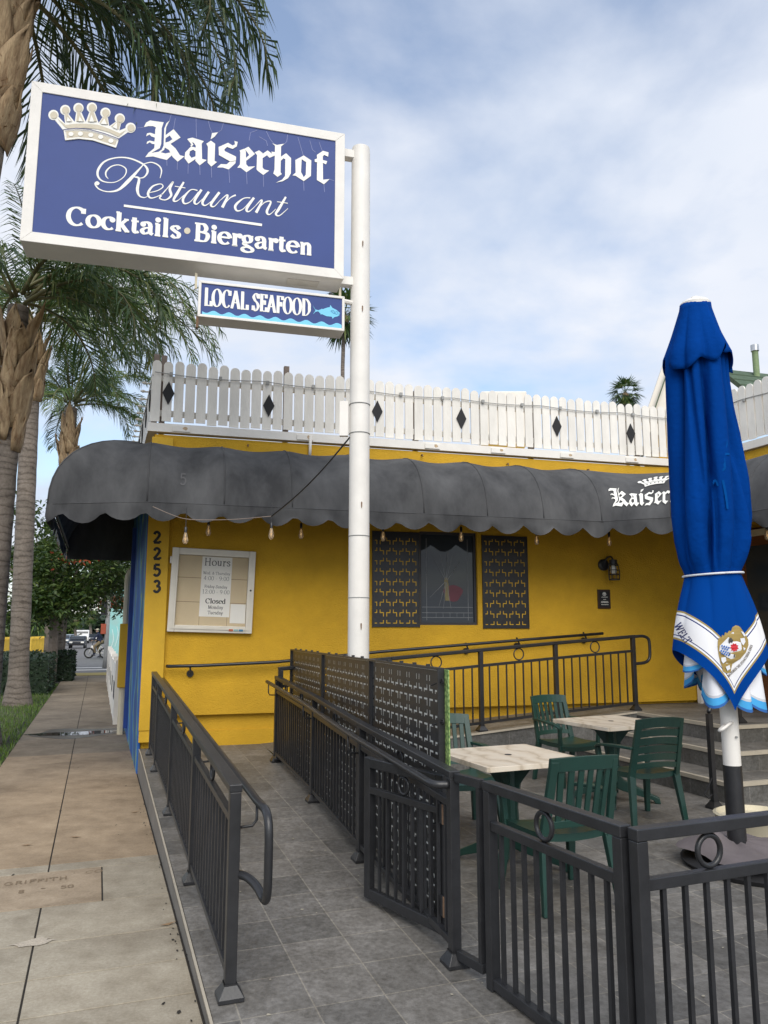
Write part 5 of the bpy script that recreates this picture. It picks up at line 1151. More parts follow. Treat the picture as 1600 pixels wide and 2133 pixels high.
def mk_chair(loc, face, label, style):
    t = thing('patio_chair', (0, 0, 0), label, 'chair', 'dark green plastic patio chairs')
    G = M['green']; w = .255
    mb = MB(); rows = []
    for j in range(9):
        y = -.22 + .46*j/8; rows.append([V((x*(.235 + .02*j/8), y, .43 + .012*(1 - (2*j/8 - 1)**2)*-1 + .018*(x*x) - (.03 if j == 8 else 0))) for x in [-1 + i/4 for i in range(9)]])
    mb.grid(rows); low = [[p - ZUP*.028 for p in r] for r in rows]; mb.grid(low)
    ed = [r[0] for r in rows] + rows[-1][1:] + [r[-1] for r in rows[::-1]][1:] + rows[0][::-1][1:-1]; mb.grid([ed, [p - ZUP*.045 for p in ed]], closed=True)
    mb.build('seat', G, t, smooth=40)
    fr = [(-.235, .20), (.235, .20), (-.225, -.22), (.225, -.22)]
    for (x, y) in fr:
        mb = MB(); sx_ = 1 if x > 0 else -1; sy_ = 1 if y > 0 else -1
        top, bot = V((x, y, .42)), V((x + sx_*.035, y + sy_*.06, 0)); r = []
        for f_, q in ((0, .030), (.5, .026), (1, .021)):
            c = top.lerp(bot, f_); r.append([c + V((i*q, j*q*.8, 0)) for i, j in ((-1, -1), (1, -1), (1, 1), (-1, 1))])
        mb.grid(r, closed=True); mb.f.append((0, 1, 2, 3)); mb.m.append(0); mb.f.append((8, 9, 10, 11)); mb.m.append(0); mb.build('leg', G, t, bevel=.005)
    # backrest: leaning, slightly bowed
    lean = lambda z: -.225 - (z - .42)*.24
    bow = lambda x: -.035*(1 - (x/.245)**2)
    def bp(x, z, d=0): return V((x, lean(z) + bow(x) + d, z))
    mb = MB(); Tt = .895
    def strap(xa, xb, za, zb, n=8, th=.020, vert=False):
        fr_, bk = [], []
        for i in range(n + 1):
            f_ = i/n
            if vert: a, b = (xa[0] + (xa[1] - xa[0])*f_, za + (zb - za)*f_), (xb[0] + (xb[1] - xb[0])*f_, za + (zb - za)*f_)
            else: x = xa + (xb - xa)*f_; cr = .022*(1 - (x/.245)**2) if style else .012*(1 - (x/.245)**2); a, b = (x, za + cr), (x, zb + cr)
            fr_.append([bp(*a, th/2), bp(*b, th/2)]); bk.append([bp(*a, -th/2), bp(*b, -th/2)])
        ring_ = [[f_[0], f_[1], b_[1], b_[0]] for f_, b_ in zip(fr_, bk)]
        q = len(mb.v); mb.grid(ring_, closed=True); m_ = len(mb.v); mb.f.append((q, q + 1, q + 2, q + 3)); mb.m.append(0); mb.f.append((m_ - 4, m_ - 3, m_ - 2, m_ - 1)); mb.m.append(0)
    strap((-.255, -.235), (-.205, -.190), .40, Tt - .02, vert=True, th=.032); strap((.205, .190), (.255, .235), .40, Tt - .02, vert=True, th=.032)
    strap(-.238, .238, Tt - .085, Tt, th=.028); strap(-.205, .205, .47, .515, th=.024)
    if style:
        zs = [.53 + i*(Tt - .62)/4 for i in range(5)]
        for a, b in zip(zs[:-1], zs[1:]): strap(-.198, .198, a, b - .010, th=.016)
        strap(-.198, .198, zs[-1], Tt - .095, th=.016)
    else:
        for i in range(6):
            c = -.165 + i*.066; strap((c*.93 - .017, c - .019), (c*.93 + .017, c + .019), .51, Tt - .075, vert=True, th=.016)
    mb.build('backrest', G, t, bevel=.003)
    for sx_ in (-1, 1):
        mb = MB(); x = sx_*.262; pts = [V((x*.93, lean(.66) + .0, .655)), V((x*1.02, -.12, .655)), V((x*1.06, .05, .645)), V((x*1.04, .18, .63)), V((x*1.0, .235, .60))]; r = []
        for i, p in enumerate(pts): q = (.022, .028, .034, .032, .022)[i]; r.append([p + V((-q, 0, -.012)), p + V((q, 0, -.012)), p + V((q, 0, .010)), p + V((-q, 0, .010))])
        mb.grid(r, closed=True); mb.f.append((0, 1, 2, 3)); mb.m.append(0); m_ = len(mb.v); mb.f.append((m_ - 4, m_ - 3, m_ - 2, m_ - 1)); mb.m.append(0)
        mb.bar(V((x*1.0, .215, .62)), V((x*.95, .20, .41)), .034, .040, up=V((0, 1, 0)))
        mb.build('armrest', G, t, bevel=.005)
    t.location = loc; t.rotation_euler = (0, 0, face - pi/2); t.scale = (1.0, 1.0, 1.0); return t
mk_chair((1.09, 5.12, .045), radians(110), 'dark green slatted plastic chair nearest the barrier, its back to us', 0)
mk_chair((.64, 6.75, .045), radians(-72), 'dark green slatted plastic chair half hidden behind the leaf print screen', 0)
mk_chair((2.03, 8.78, .045), radians(-66), 'dark green slatted plastic chair facing us in front of the upper railing', 0)
mk_chair((2.25, 7.08, .045), radians(108), 'dark green plastic chair with horizontal back slats beside the umbrella', 1)
# ---------------------------------------------------------------- closed umbrella
M['faint'] = mat('faint_print', (.0012, .066, .275), .9, spec=.04)
UX = V((2.53, 5.80, .045))
um = thing('umbrella', UX, 'tall closed royal blue patio umbrella tied with white cord', 'umbrella')
zat = lambda v: atY(800, v, 5.8).z
prof = [(642, 1418, 1479), (700, 1403, 1497), (745, 1390, 1516), (800, 1391, 1522), (900, 1392, 1540), (1000, 1393, 1556), (1080, 1397, 1564), (1130, 1404, 1561), (1170, 1415, 1550), (1192, 1427, 1541), (1200, 1430, 1540)]
def prof_at(v):
    for (v0, l0, r0_), (v1, l1, r1_) in zip(prof[:-1], prof[1:]):
        if v <= v1: f_ = max(0, (v - v0)/(v1 - v0)); return l0 + (l1 - l0)*f_, r0_ + (r1_ - r0_)*f_
    return prof[-1][1:]
NA = 120
def fold(ph, f_, k=6):
    a = ph*k/2 + .8*sin(ph) + 1.1*f_ + .5; c = abs(sin(a)); return (1 - c**.45)
CREASES = [(-.75, .35, .07, .05), (-.30, .12, .05, .045), (.02, -.55, .06, .055), (.30, .75, .07, .05), (.85, .30, .06, .06), (-1.15, .1, .06, .05), (1.25, -.3, .05, .04)]
def crease(ph, f_):
    q = (ph + pi) % (2*pi) - pi
    return sum(d*math.exp(-((q - a - b*f_)/w)**2) for a, b, w, d in CREASES) - .02*sin(q*3 + 5*f_)
mb = MB(); rows = []
for i in range(46):
    v = 648 + (1200 - 648)*i/45; l, r = prof_at(v); xl, xr = atY(l, v, 5.8).x, atY(r, v, 5.8).x; c, rr = (xl + xr)/2, (xr - xl)/2; z = zat(v); f_ = i/45
    dep = .42*min(1, f_*3 + .25)*(1 if v < 1130 else 1 - (v - 1130)/130)
    rr_ = lambda ph: rr*(1 - dep*fold(ph, f_)) - crease(ph, f_)*min(1, f_*4)*(1 if v < 1150 else max(0, 1 - (v - 1150)/50))
    rows.append([V((c + rr_(ph)*sin(ph), 5.8 - rr_(ph)*.92*cos(ph), z)) for ph in [2*pi*j/NA for j in range(NA)]])
mb.grid(rows, closed=True); mb.build('canopy', M['ublue'], um, smooth=True)
mb = MB(); rows = []
for i in range(14):
    row = []
    for j in range(NA):
        ph = 2*pi*j/NA; q = (ph + pi) % (2*pi) - pi
        hem = 762 + 30*math.exp(-((q + .55)/.30)**2) + 16*sin(q*5 + .6) - 34*math.exp(-((q - .35)/.16)**2) + 14*math.exp(-((q - 1.1)/.25)**2)
        v = 636 + (hem - 636)*i/13; l, r = prof_at(max(v, 642)); xl, xr = atY(l, v, 5.8).x, atY(r, v, 5.8).x; c, rr = (xl + xr)/2, (xr - xl)/2
        f_ = i/13; rr2 = rr*(1.015 + .085*f_) - .30*rr*f_*fold(ph, .1, 8) + .06*f_*math.exp(-((q - .35)/.2)**2)
        row.append(V((c + rr2*sin(ph), 5.8 - rr2*.95*cos(ph), zat(v))))
    rows.append(row)
mb.grid(rows, closed=True); vc = mb.build('vent_flap', M['ublue'], um, smooth=True); sd_ = vc.modifiers.new('thick', 'SOLIDIFY'); sd_.thickness = .006
tp = atY(1448, 632, 5.8); mb = MB(); mb.lathe(V((tp.x, 5.8, tp.z)), [(.115, -.035), (.118, -.01), (.10, .012), (.05, .02), (.035, .03), (.03, .05), (.012, .058)], 24); mb.build('finial', M['white'], um, smooth=40)
# skirt below the tie, printed with a band that follows the hem
ct = (atY(1430, 1199, 5.8).x + atY(1540, 1199, 5.8).x)/2; cb2 = atY(1500, 1400, 5.8).x; r_t = (atY(1540, 1199, 5.8).x - atY(1430, 1199, 5.8).x)/2
ztie = zat(1199)
def hem_v(q): return 1474 - 120*abs(sin(q))**.92 if abs(q) < pi/2 else 1354 + 62*abs(cos(q))
def skirt(ph, t, lift=0.0):
    q = (ph + pi) % (2*pi) - pi; zh = zat(hem_v(q)); z = ztie + (zh - ztie)*t
    rs = .345 if abs(q) < pi/2 else .345 - .12*abs(cos(q)); rf = .21
    rh = rf + (rs - rf)*abs(sin(q))**1.1; r = r_t*(1 - t) + rh*t + .02*sin(t*pi)
    r *= 1 - .13*fold(ph + .35, .2, 7)*(1 - t)*min(1, t*6 + .15)
    r += lift; c = ct + (cb2 - ct)*min(1, t*1.2)
    return V((c + r*sin(q), 5.8 - r*cos(q), z)), z - zh
mb = MB(); rows = []; bq = []
for i in range(26):
    row = []
    for j in range(NA + 1):
        p, dz = skirt(-pi + 2*pi*j/NA, i/25); row.append(p); q_ = -pi + 2*pi*j/NA; bq.append(dz/(.76 + .32*(1 - min(1, abs(sin(q_))))))
    rows.append(row)
mb.grid(rows); mb.uv = {i: (0, d) for i, d in enumerate(bq)}
m_, t_, b_ = nodes('printed_cloth'); uvn = t_.nodes.new('ShaderNodeUVMap'); sx_ = t_.nodes.new('ShaderNodeSeparateXYZ'); t_.links.new(uvn.outputs[0], sx_.inputs[0])
mr_ = t_.nodes.new('ShaderNodeMapRange'); mr_.inputs[1].default_value = 0; mr_.inputs[2].default_value = .6; t_.links.new(sx_.outputs[1], mr_.inputs[0])
cr = t_.nodes.new('ShaderNodeValToRGB'); cr.color_ramp.interpolation = 'CONSTANT'; e = cr.color_ramp.elements
BLUEC, GOLDC, WHC, NVC = (.0006, .045, .245), (.36, .27, .10), (.78, .78, .80), (.01, .03, .16)
st_ = [(0, BLUEC), (.105, GOLDC), (.122, WHC), (.142, NVC), (.152, WHC), (.335, NVC), (.345, WHC), (.365, GOLDC), (.382, BLUEC)]
while len(e) < len(st_): e.new(.5)
for i, (p, c) in enumerate(st_): e[i].position = p/.6; e[i].color = (*c, 1)
t_.links.new(mr_.outputs[0], cr.inputs[0]); t_.links.new(cr.outputs[0], b_.inputs['Base Color']); b_.inputs['Roughness'].default_value = .9; b_.inputs['Specular IOR Level'].default_value = .05
skm = mb.build('skirt', m_, um, smooth=True)
def sk_px(u, v, lift=.008):              # point of the printed cloth seen along a sight line
    z = zat(v); q = 0; t = .5; Y = 5.5
    for _ in range(8):
        p = atY(u, v, Y); c = ct + (cb2 - ct)*min(1, t*1.2); zh = zat(hem_v(q)); t = max(0, min(1.05, (p.z - ztie)/(zh - ztie)))
        s_, _z = skirt(q, t); r = sqrt((s_.x - c)**2 + (5.8 - s_.y)**2); q = math.asin(max(-.98, min(.98, (p.x - c)/r))); Y = 5.8 - r*cos(q)
    return atY(u, v, Y - lift)
cm = lambda x, y, h: sk_px(1380 + .1375*x, 1220 + .1375*y, .003 + h)
k = Ink(cm); k.poly([(1110,600),(1160,612),(1190,640),(1240,720),(1275,760),(1300,820),(1305,900),(1265,1010),(1180,1110),(1060,1185),(1045,1250),(1035,1310),(985,1330),(920,1300),(905,1230),(880,1160),(855,1050),(838,930),(840,850),(852,790),(890,800),(905,745),(935,760),(950,705),(985,720),(1010,680),(1040,690),(1060,630)])
k.mb.build('crest_gold', mat('crest_gold', (.33, .23, .065), .7), skm, fix=False)
k = Ink(cm); k.k = 1000
k.poly([(1000,780),(1100,835),(1192,862),(1203,960),(1150,1040),(1080,1132),(980,1085),(930,1045),(862,990),(870,910)])
for q in ([(1180,800),(1245,790),(1260,850),(1225,905),(1190,850)], [(890,1090),(960,1080),(970,1140),(920,1180),(895,1140)], [(960,1230),(1020,1200),(1030,1260),(985,1290)], [(1035,720),(1080,700),(1085,735),(1045,750)], [(1190,690),(1230,700),(1265,760),(1240,770)], [(1225,930),(1262,950),(1235,985)]): k.poly(q)
k.mb.build('crest_white', M['wcloth'], skm, fix=False)
k = Ink(cm); k.k = 2000; k.poly([(1090 + (70 if i % 2 else 48)*cos(t + .6), 935 + (70 if i % 2 else 50)*sin(t + .6)) for i, t in [(i, 2*pi*i/18) for i in range(18)]]); k.mb.build('crest_red', mat('crest_red', (.55, .015, .03), .7), skm, fix=False)
k = Ink(cm); k.k = 2000
for a in range(4):
    for b in range(4):
        x, y = 905 + a*34 - b*6 + (17 if b % 2 else 0), 910 + b*38 + a*10
        if x < 1010: k.poly([(x - 15, y), (x, y - 18), (x + 15, y), (x, y + 18)])
k.mb.build('crest_lozenge', mat('crest_blue', (.01, .11, .42), .7), skm, fix=False)
k = Ink(cm); k.k = 2000
for q in ([(1010,800),(1040,785),(1075,830),(1055,870),(1030,850),(1020,880),(1005,850)], [(1010,1020),(1030,1010),(1035,1050),(1015,1060)], [(1045,1030),(1062,1025),(1065,1070),(1048,1075)], [(1080,1045),(1100,1040),(1098,1090),(1078,1090)]): k.poly(q)
k.mb.build('crest_black', M['ink'], skm, fix=False)
def pathtext(text, pts, size, thick, thin, m, name, mt, sx=1.0):
    pts = smooth(pts, 8); cum = [0]
    for a, b in zip(pts[:-1], pts[1:]): cum.append(cum[-1] + sqrt((b[0] - a[0])**2 + (b[1] - a[1])**2))
    def at(s):
        for i in range(len(cum) - 1):
            if s <= cum[i + 1] or i == len(cum) - 2:
                f_ = (s - cum[i])/(cum[i + 1] - cum[i]); a, b = pts[i], pts[i + 1]; l = cum[i + 1] - cum[i]
                return a[0] + (b[0] - a[0])*f_, a[1] + (b[1] - a[1])*f_, (b[0] - a[0])/l, (b[1] - a[1])/l
    kk = Ink(lambda x, y, h: m(*(lambda q: (q[0] + q[3]*y, q[1] - q[2]*y))(at(x)), h)); kk.k = 2
    sx = cum[-1]/(text_w(text)*size); set_text(kk, text, 0, 0, size, thick, thin, sx=sx); kk.mb.build(name, mt, skm, fix=False)
pathtext('WELT', [(172, 600), (228, 712), (285, 800), (358, 900)], 168, .12, .05, lambda x, y, h: sk_px(1380 + .1375*x, 1220 + .1375*y, .022 + h), 'lettering', M['navy'])
pathtext('BAYERISCHE STAATSBRAUEREI', [(1010, 1385), (1120, 1275), (1220, 1180), (1310, 1050), (1372, 905)], 52, .13, .07, cm, 'small_lettering', mat('brown_ink', (.16, .13, .10), .8))
mb = MB()                                 # under-folds hanging inside the skirt
for (ph0, w_0, hv, r0_) in ((-1.25, .62, 1392, .28), (-.62, .55, 1462, .235), (.45, .5, 1470, .22), (1.0, .58, 1472, .27), (1.45, .5, 1400, .30), (2.3, .8, 1430, .24), (-2.3, .8, 1430, .24), (3.1, .8, 1440, .22)):
    rows = []
    for i in range(9):
        row = []
        for j in range(9):
            a = (j - 4)/4; ph = ph0 + w_0*a*(.45 + .55*i/8); v = 1290 + (hv + 8 - 24*a*a - 1290)*i/8; r = r0_*(.78 + .2*i/8) + .035*cos(a*pi)
            row.append(V((cb2 + r*sin(ph), 5.8 - r*cos(ph), zat(v))))
        rows.append(row)
    b = mb.grid(rows)
    for i in range(9):
        for j in range(9): mb.uv[b + i*9 + j] = (0, (8 - i)/8)
m_, t_, b_ = nodes('lining_cloth'); uvn = t_.nodes.new('ShaderNodeUVMap'); sx_ = t_.nodes.new('ShaderNodeSeparateXYZ'); t_.links.new(uvn.outputs[0], sx_.inputs[0])
cr = t_.nodes.new('ShaderNodeValToRGB'); cr.color_ramp.interpolation = 'CONSTANT'; e = cr.color_ramp.elements; st_ = [(0, (.02, .11, .35)), (.03, (.05, .33, .66)), (.11, (.5, .52, .56)), (.14, (.72, .73, .77)), (.45, (.10, .11, .17)), (.475, (.66, .67, .71))]
while len(e) < len(st_): e.new(.5)
for i, (p, c) in enumerate(st_): e[i].position = p; e[i].color = (*c, 1)
t_.links.new(sx_.outputs[1], cr.inputs[0]); t_.links.new(cr.outputs[0], b_.inputs['Base Color']); b_.inputs['Roughness'].default_value = .85
mb.build('under_fold', m_, um, smooth=True)
mb = MB(); pts = []
for j in range(41):
    ph = 2*pi*j/40; pts.append(V((ct + (r_t + .012)*sin(ph), 5.8 - (r_t + .012)*cos(ph), ztie + .012*sin(ph) + .006)))
mb.tube(pts, .0085, 6); mb.build('cord', M['wcloth'], um, smooth=True)
zs_ = zat(1594); mb = MB(); mb.tube([V((UX.x, UX.y, zs_)), V((UX.x, UX.y, zat(1400)))], .062, 20); mb.build('upper_pole', M['white'], um, smooth=40)
mb = MB(); mb.tube([V((UX.x, UX.y, .10)), V((UX.x, UX.y, zs_ + .002))], .065, 20); mb.build('lower_pole', M['black'], um, smooth=40)
mb = MB(); c = V((UX.x, UX.y - .05, zat(1503))); mb.tube([V(p) for p in smooth([tuple(c), tuple(c + V((-.05, -.06, -.005))), tuple(c + V((-.11, -.09, -.035))), tuple(c + V((-.125, -.06, -.05))), tuple(c + V((-.06, 0, -.02)))], 4)], .011, 8); mb.build('crank_handle', M['white'], um, smooth=True)
mb = MB(); mb.tube([V((UX.x + .015, UX.y - .062, zat(1533))), V((UX.x + .015, UX.y - .075, zat(1533)))], .008, 8); mb.build('bolt', M['grey'], um)
def cano_px(u, v, lift):                  # point on the closed canopy along a sight line
    z = zat(v); f_ = max(0, (v - 648)/552); l, r = prof_at(v); Y = 5.3
    for _ in range(8):
        p = atY(u, v, Y); c = (atY(l, v, 5.8).x + atY(r, v, 5.8).x)/2; rr = (atY(r, v, 5.8).x - atY(l, v, 5.8).x)/2; ph = math.asin(max(-.97, min(.97, (p.x - c)/rr)))
        for _ in range(6):
            R_1 = rr*(1 - .42*fold(ph, f_)*min(1, f_*3 + .25)); ph = math.asin(max(-.97, min(.97, (p.x - c)/R_1)))
        Y = 5.8 - rr*.92*(1 - .42*fold(ph, f_)*min(1, f_*3 + .25))*cos(ph)
    return atY(u, v, Y - .003 - lift)
for q in ([(1496,912,5),(1490,925,4),(1500,938,4),(1512,930,5),(1512,914,4),(1500,906,4)], [(1488,950,4),(1498,948,5),(1500,975,6),(1510,975,5),(1508,948,5),(1520,946,4)], [(1484,1010,4),(1490,1000,4),(1496,1012,4)], [(1506,1000,5),(1512,1030,5),(1516,1060,4)]):
    kk = Ink(lambda x, y, h: cano_px(x, y, h)); kk.strip(smooth(q, 5)); kk.mb.build('printed_ornament', M['faint'], um, fix=False)
mb = MB(); mb.lathe(UX + V((.12, -.05, 0)), [(.50, 0), (.52, .03), (.48, .05), (.30, .06), (.08, .07)], 30); mb.build('base', M['blackmatt'], um, smooth=40)
mb = MB(); rows = []
for i in range(11):
    row = []
    for j in range(40):
        a = 2*pi*j/40; r = .064 + (.42 + .05*sin(5*a))*i/10; z = .155 - .045*i/10 + .035*sin(3*a + 1)*(i/10)*(1 - i/12) + .010*sin(7*a + i*.4) + .12*math.exp(-((a - 3.3)/.5)**2)*sin(pi*i/10)
        row.append(UX + V((.010*i + r*cos(a), -.006*i + r*sin(a), max(.085, z))))
    rows.append(row)
mb.grid(rows, closed=True); tag(mb.build('base_cover', M['mauve'], smooth=True), 'crumpled mauve cloth cover around the foot of the umbrella pole', 'cover')
p = onz(1592, 1790, .045) + V((.26, .62, 0)); mb = MB(); mb.lathe(p, [(.26, 0), (.30, .03), (.32, .15), (.335, .17), (.31, .18), (.29, .14), (.1, .13)], 30); tag(mb.build('planter', M['cream'], smooth=40), 'round cream planter behind the umbrella pole at the right edge', 'planter')
# ---------------------------------------------------------------- palms
def frond(mb, mr, base, az, el, ln, droop, nl=46, leaf=.62, seed=0, hang=.8, twist=0.0):
    rnd = random.Random(seed); pts = []; p = V(base); e = el; n = 14
    for i in range(n + 1):
        pts.append(p.copy()); d = V((cos(az)*cos(e), sin(az)*cos(e), sin(e))); p = p + d*(ln/n); e -= droop/n*(.5 + 1.1*i/n)
    mr.tube(pts, [.030*(1 - .85*i/n) + .004 for i in range(n + 1)], 5)
    side = V((-sin(az), cos(az), 0))
    for i in range(nl):
        f = .16 + .84*i/(nl - 1); q = f*n; k = min(n - 1, int(q)); c = pts[k].lerp(pts[k + 1], q - k); d = (pts[k + 1] - pts[k]).normalized()
        up = side.cross(d)*-1
        if up.z < 0: up = -up
        L = leaf*(.55 + .8*sin(pi*min(1, f*.92 + .08))**.7)*rnd.uniform(.85, 1.12)
        for s in (-1, 1):
            o = (side*s*rnd.uniform(.55, .9) + d*rnd.uniform(.45, .8) + up*rnd.uniform(-.25, .55)).normalized()
            w = .0135*rnd.uniform(.8, 1.25); wd = d.cross(o).normalized() if rnd.random() < .3 else (d - o*d.dot(o)).normalized()
            a = c; b = a + o*L*.5 - ZUP*L*.10*hang; t = b + (o*.55 - ZUP*hang*rnd.uniform(.7, 1.2)).normalized()*L*.5
            mb.add([a - wd*w*.5, a + wd*w*.5, b + wd*w, b - wd*w, t], [(0, 1, 2, 3), (3, 2, 4)])
def palm(base, top_z, r0, r1, lean, label, fronds, boots, mat_leaf='frond', seed=1, bootr=1.5, crown_dz=.35):
    t = thing('queen_palm', base, label, 'palm tree', 'queen palms along the verge')
    rnd = random.Random(seed); top = V(base) + V((lean[0], lean[1], top_z - base.z)); n = 30; mb = MB()
    pts = [V(base).lerp(top, i/n) for i in range(n + 1)]
    mb.tube(pts, [r0*1.0 + (r1 - r0)*min(1, i/n*1.2) + (r0*.55*max(0, 1 - i/2.6)**1.5) + .006*(i % 2) for i in range(n + 1)], 18); mb.build('trunk', M['trunk'], t, smooth=50)
    # old leaf bases clasping the trunk top
    mb = MB(); zb0, zb1 = boots
    for i in range(24):
        f = i/24; z = zb0 + (zb1 - zb0)*f; a = i*2.4 + rnd.uniform(-.3, .3); c = V(base).lerp(top, (z - base.z)/(top_z - base.z)); d = V((cos(a), sin(a), 0)); s = V((-sin(a), cos(a), 0))
        h = rnd.uniform(.36, .85)*bootr*.8; w = r1*rnd.uniform(.42, 1.1); rows = []; tl = rnd.uniform(-.4, .4); fl = rnd.uniform(0, .22); s = (s + ZUP*tl*.6).normalized(); up_ = (ZUP - V((-sin(a), cos(a), 0))*tl*.5)
        for j in range(7):
            g = j/6; ww_ = w*(.55 + .75*sin(pi*min(1, g*.8 + .12)) - .75*g**2); out = r1*(1.0 + .42*sin(pi*min(1, g*.75 + .06))) + fl*g*g + rnd.uniform(-.016, .016)
            rows.append([c + d*(out - .12*ww_*(x*x)*2) + s*ww_*x + up_*(h*(g - .18) + (rnd.uniform(-.10, .10) if g == 1 else 0)) for x in (-1, -.5, 0, .5, 1)])
        for r_ in rows[4:]: r_[2] = r_[2] - d*.05 - ZUP*.06
        mb.grid(rows)
    o = mb.build('leaf_base', M['boot'], t, smooth=60); o.modifiers.new('thick', 'SOLIDIFY').thickness = .012
    mb = MB()
    for i in range(520):
        f = rnd.random(); z = zb0 + (zb1 - zb0)*f - .05; a = rnd.uniform(0, 2*pi); c = V(base).lerp(top, min(1.05, (z - base.z)/(top_z - base.z))); d = V((cos(a), sin(a), 0)); s = V((-sin(a), cos(a), 0))
        p = c + d*r1*1.15; q = p + d*r1*rnd.uniform(.0, .5) + s*rnd.uniform(-.18, .18) + ZUP*rnd.uniform(-.22, .16); m_ = p.lerp(q, .5) + d*.04
        mb.add([p - s*.006, p + s*.006, m_ + s*.004, m_ - s*.004, q], [(0, 1, 2, 3), (3, 2, 4)])
    mb.build('fibre', M['fibre'], t, fix=False)
    mb, mr = MB(), MB(); cb = top + ZUP*crown_dz
    for i, (az, el, ln, dr, hang) in enumerate(fronds): frond(mb, mr, top + ZUP*crown_dz*rnd.uniform(.1, 1) + V((cos(az), sin(az), 0))*r1*.7, az, el, ln, dr, seed=seed*100 + i, hang=hang, nl=68)
    cr = mb.build('crown', M[mat_leaf], t, fix=False); mr.build('stalk', M['rachis'], cr, smooth=True)
    return t
def spray(n, seed, ln=2.6, lo=-.2, hi=1.2, dr=(1.2, 2.2), hang=.8):
    r = random.Random(seed); return [(i*2.399 + r.uniform(-.2, .2), lo + (hi - lo)*(i/n) + r.uniform(-.1, .1), ln*r.uniform(.85, 1.12), r.uniform(*dr), hang) for i in range(n)]
# nearest palm: only its leaf bases and hanging fronds reach into the frame
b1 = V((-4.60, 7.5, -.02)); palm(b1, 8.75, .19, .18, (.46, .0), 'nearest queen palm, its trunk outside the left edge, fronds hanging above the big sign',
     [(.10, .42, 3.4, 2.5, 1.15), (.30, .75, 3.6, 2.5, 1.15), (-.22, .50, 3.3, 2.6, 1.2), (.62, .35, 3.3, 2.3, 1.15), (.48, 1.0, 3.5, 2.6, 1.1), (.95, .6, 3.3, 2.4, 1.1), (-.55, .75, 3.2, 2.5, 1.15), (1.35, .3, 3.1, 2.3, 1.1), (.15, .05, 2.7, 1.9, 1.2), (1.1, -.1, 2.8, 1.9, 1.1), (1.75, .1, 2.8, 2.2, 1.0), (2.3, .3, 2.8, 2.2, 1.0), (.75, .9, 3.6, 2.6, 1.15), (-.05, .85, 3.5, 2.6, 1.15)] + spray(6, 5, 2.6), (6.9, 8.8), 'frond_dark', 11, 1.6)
b2 = atY(-34, 1560, 11.6); b2.z = -.02
palm(b2, atY(12, 640, 11.6).z, .165, .155, (.02, 0), 'queen palm at the left edge with big shaggy leaf bases halfway up',
     [(.05, .62, 2.9, 2.5, .95), (.35, .45, 2.8, 2.3, .95), (-.30, .45, 2.8, 2.3, 1.0), (.75, .55, 2.7, 2.2, .9), (-.65, .8, 2.6, 2.3, 1.0), (.15, 1.0, 3.0, 2.9, .9), (1.3, .3, 2.5, 2.0, .9)] + spray(9, 8, 2.3, .1, 1.3), (4.55, 6.35), 'frond', 21, 1.5)
b3 = atY(36, 1466, 18.0); b3.z = -.02
palm(b3, atY(70, 672, 18.0).z, .215, .20, (atY(70, 672, 18).x - b3.x, 0), 'queen palm with flared grey trunk base standing on the grass beside the pavement',
     [(.05, .75, 5.4, 2.2, .8), (.25, .42, 5.0, 1.8, .8), (-.18, .35, 4.9, 1.8, .9), (.38, .6, 5.2, 2.0, .85), (-.02, .5, 5.2, 1.9, .85), (-.28, .62, 5.0, 2.1, .85), (-.42, .75, 4.1, 2.2, .85), (.52, .65, 4.0, 2.0, .8), (.0, .12, 3.4, 1.4, .9), (.85, .4, 3.4, 1.8, .8), (-.8, .2, 3.3, 1.7, .9), (.12, .9, 4.6, 2.4, .8), (-.1, .55, 4.4, 2.0, .8)] + spray(12, 9, 3.1, 0, 1.3), (7.25, 8.5), 'frond', 31, 1.9)
b4 = atY(112, 1420, 26.8); b4.z = -.02
palm(b4, atY(146, 850, 26.8).z, .23, .21, (0, 0), 'smaller queen palm behind the awning with an arching frond to the right',
     [(.15, .85, 3.9, 1.9, .8), (.3, 1.15, 4.0, 1.5, .8), (2.9, 1.1, 3.9, 1.6, .8), (1.5, 1.3, 4.0, 1.2, .8), (-1.6, 1.3, 4.0, 1.3, .8), (-.1, .35, 3.3, 1.8, .9), (.0, .15, 2.7, 1.1, .6), (.5, .7, 3.2, 2.0, .8), (-.6, .6, 3.0, 2.0, .8), (3.0, .55, 3.0, 2.0, .8), (3.5, .3, 2.8, 1.9, .9), (2.6, .8, 3.1, 2.1, .8), (1.2, 1.2, 3.0, 1.5, .7), (-1.4, 1.15, 2.9, 1.6, .7), (2.0, .5, 2.8, 1.9, .8)] + spray(12, 12, 3.0, .1, 1.3), (atY(140, 968, 26).z, atY(140, 880, 26).z), 'frond', 41, 1.7)
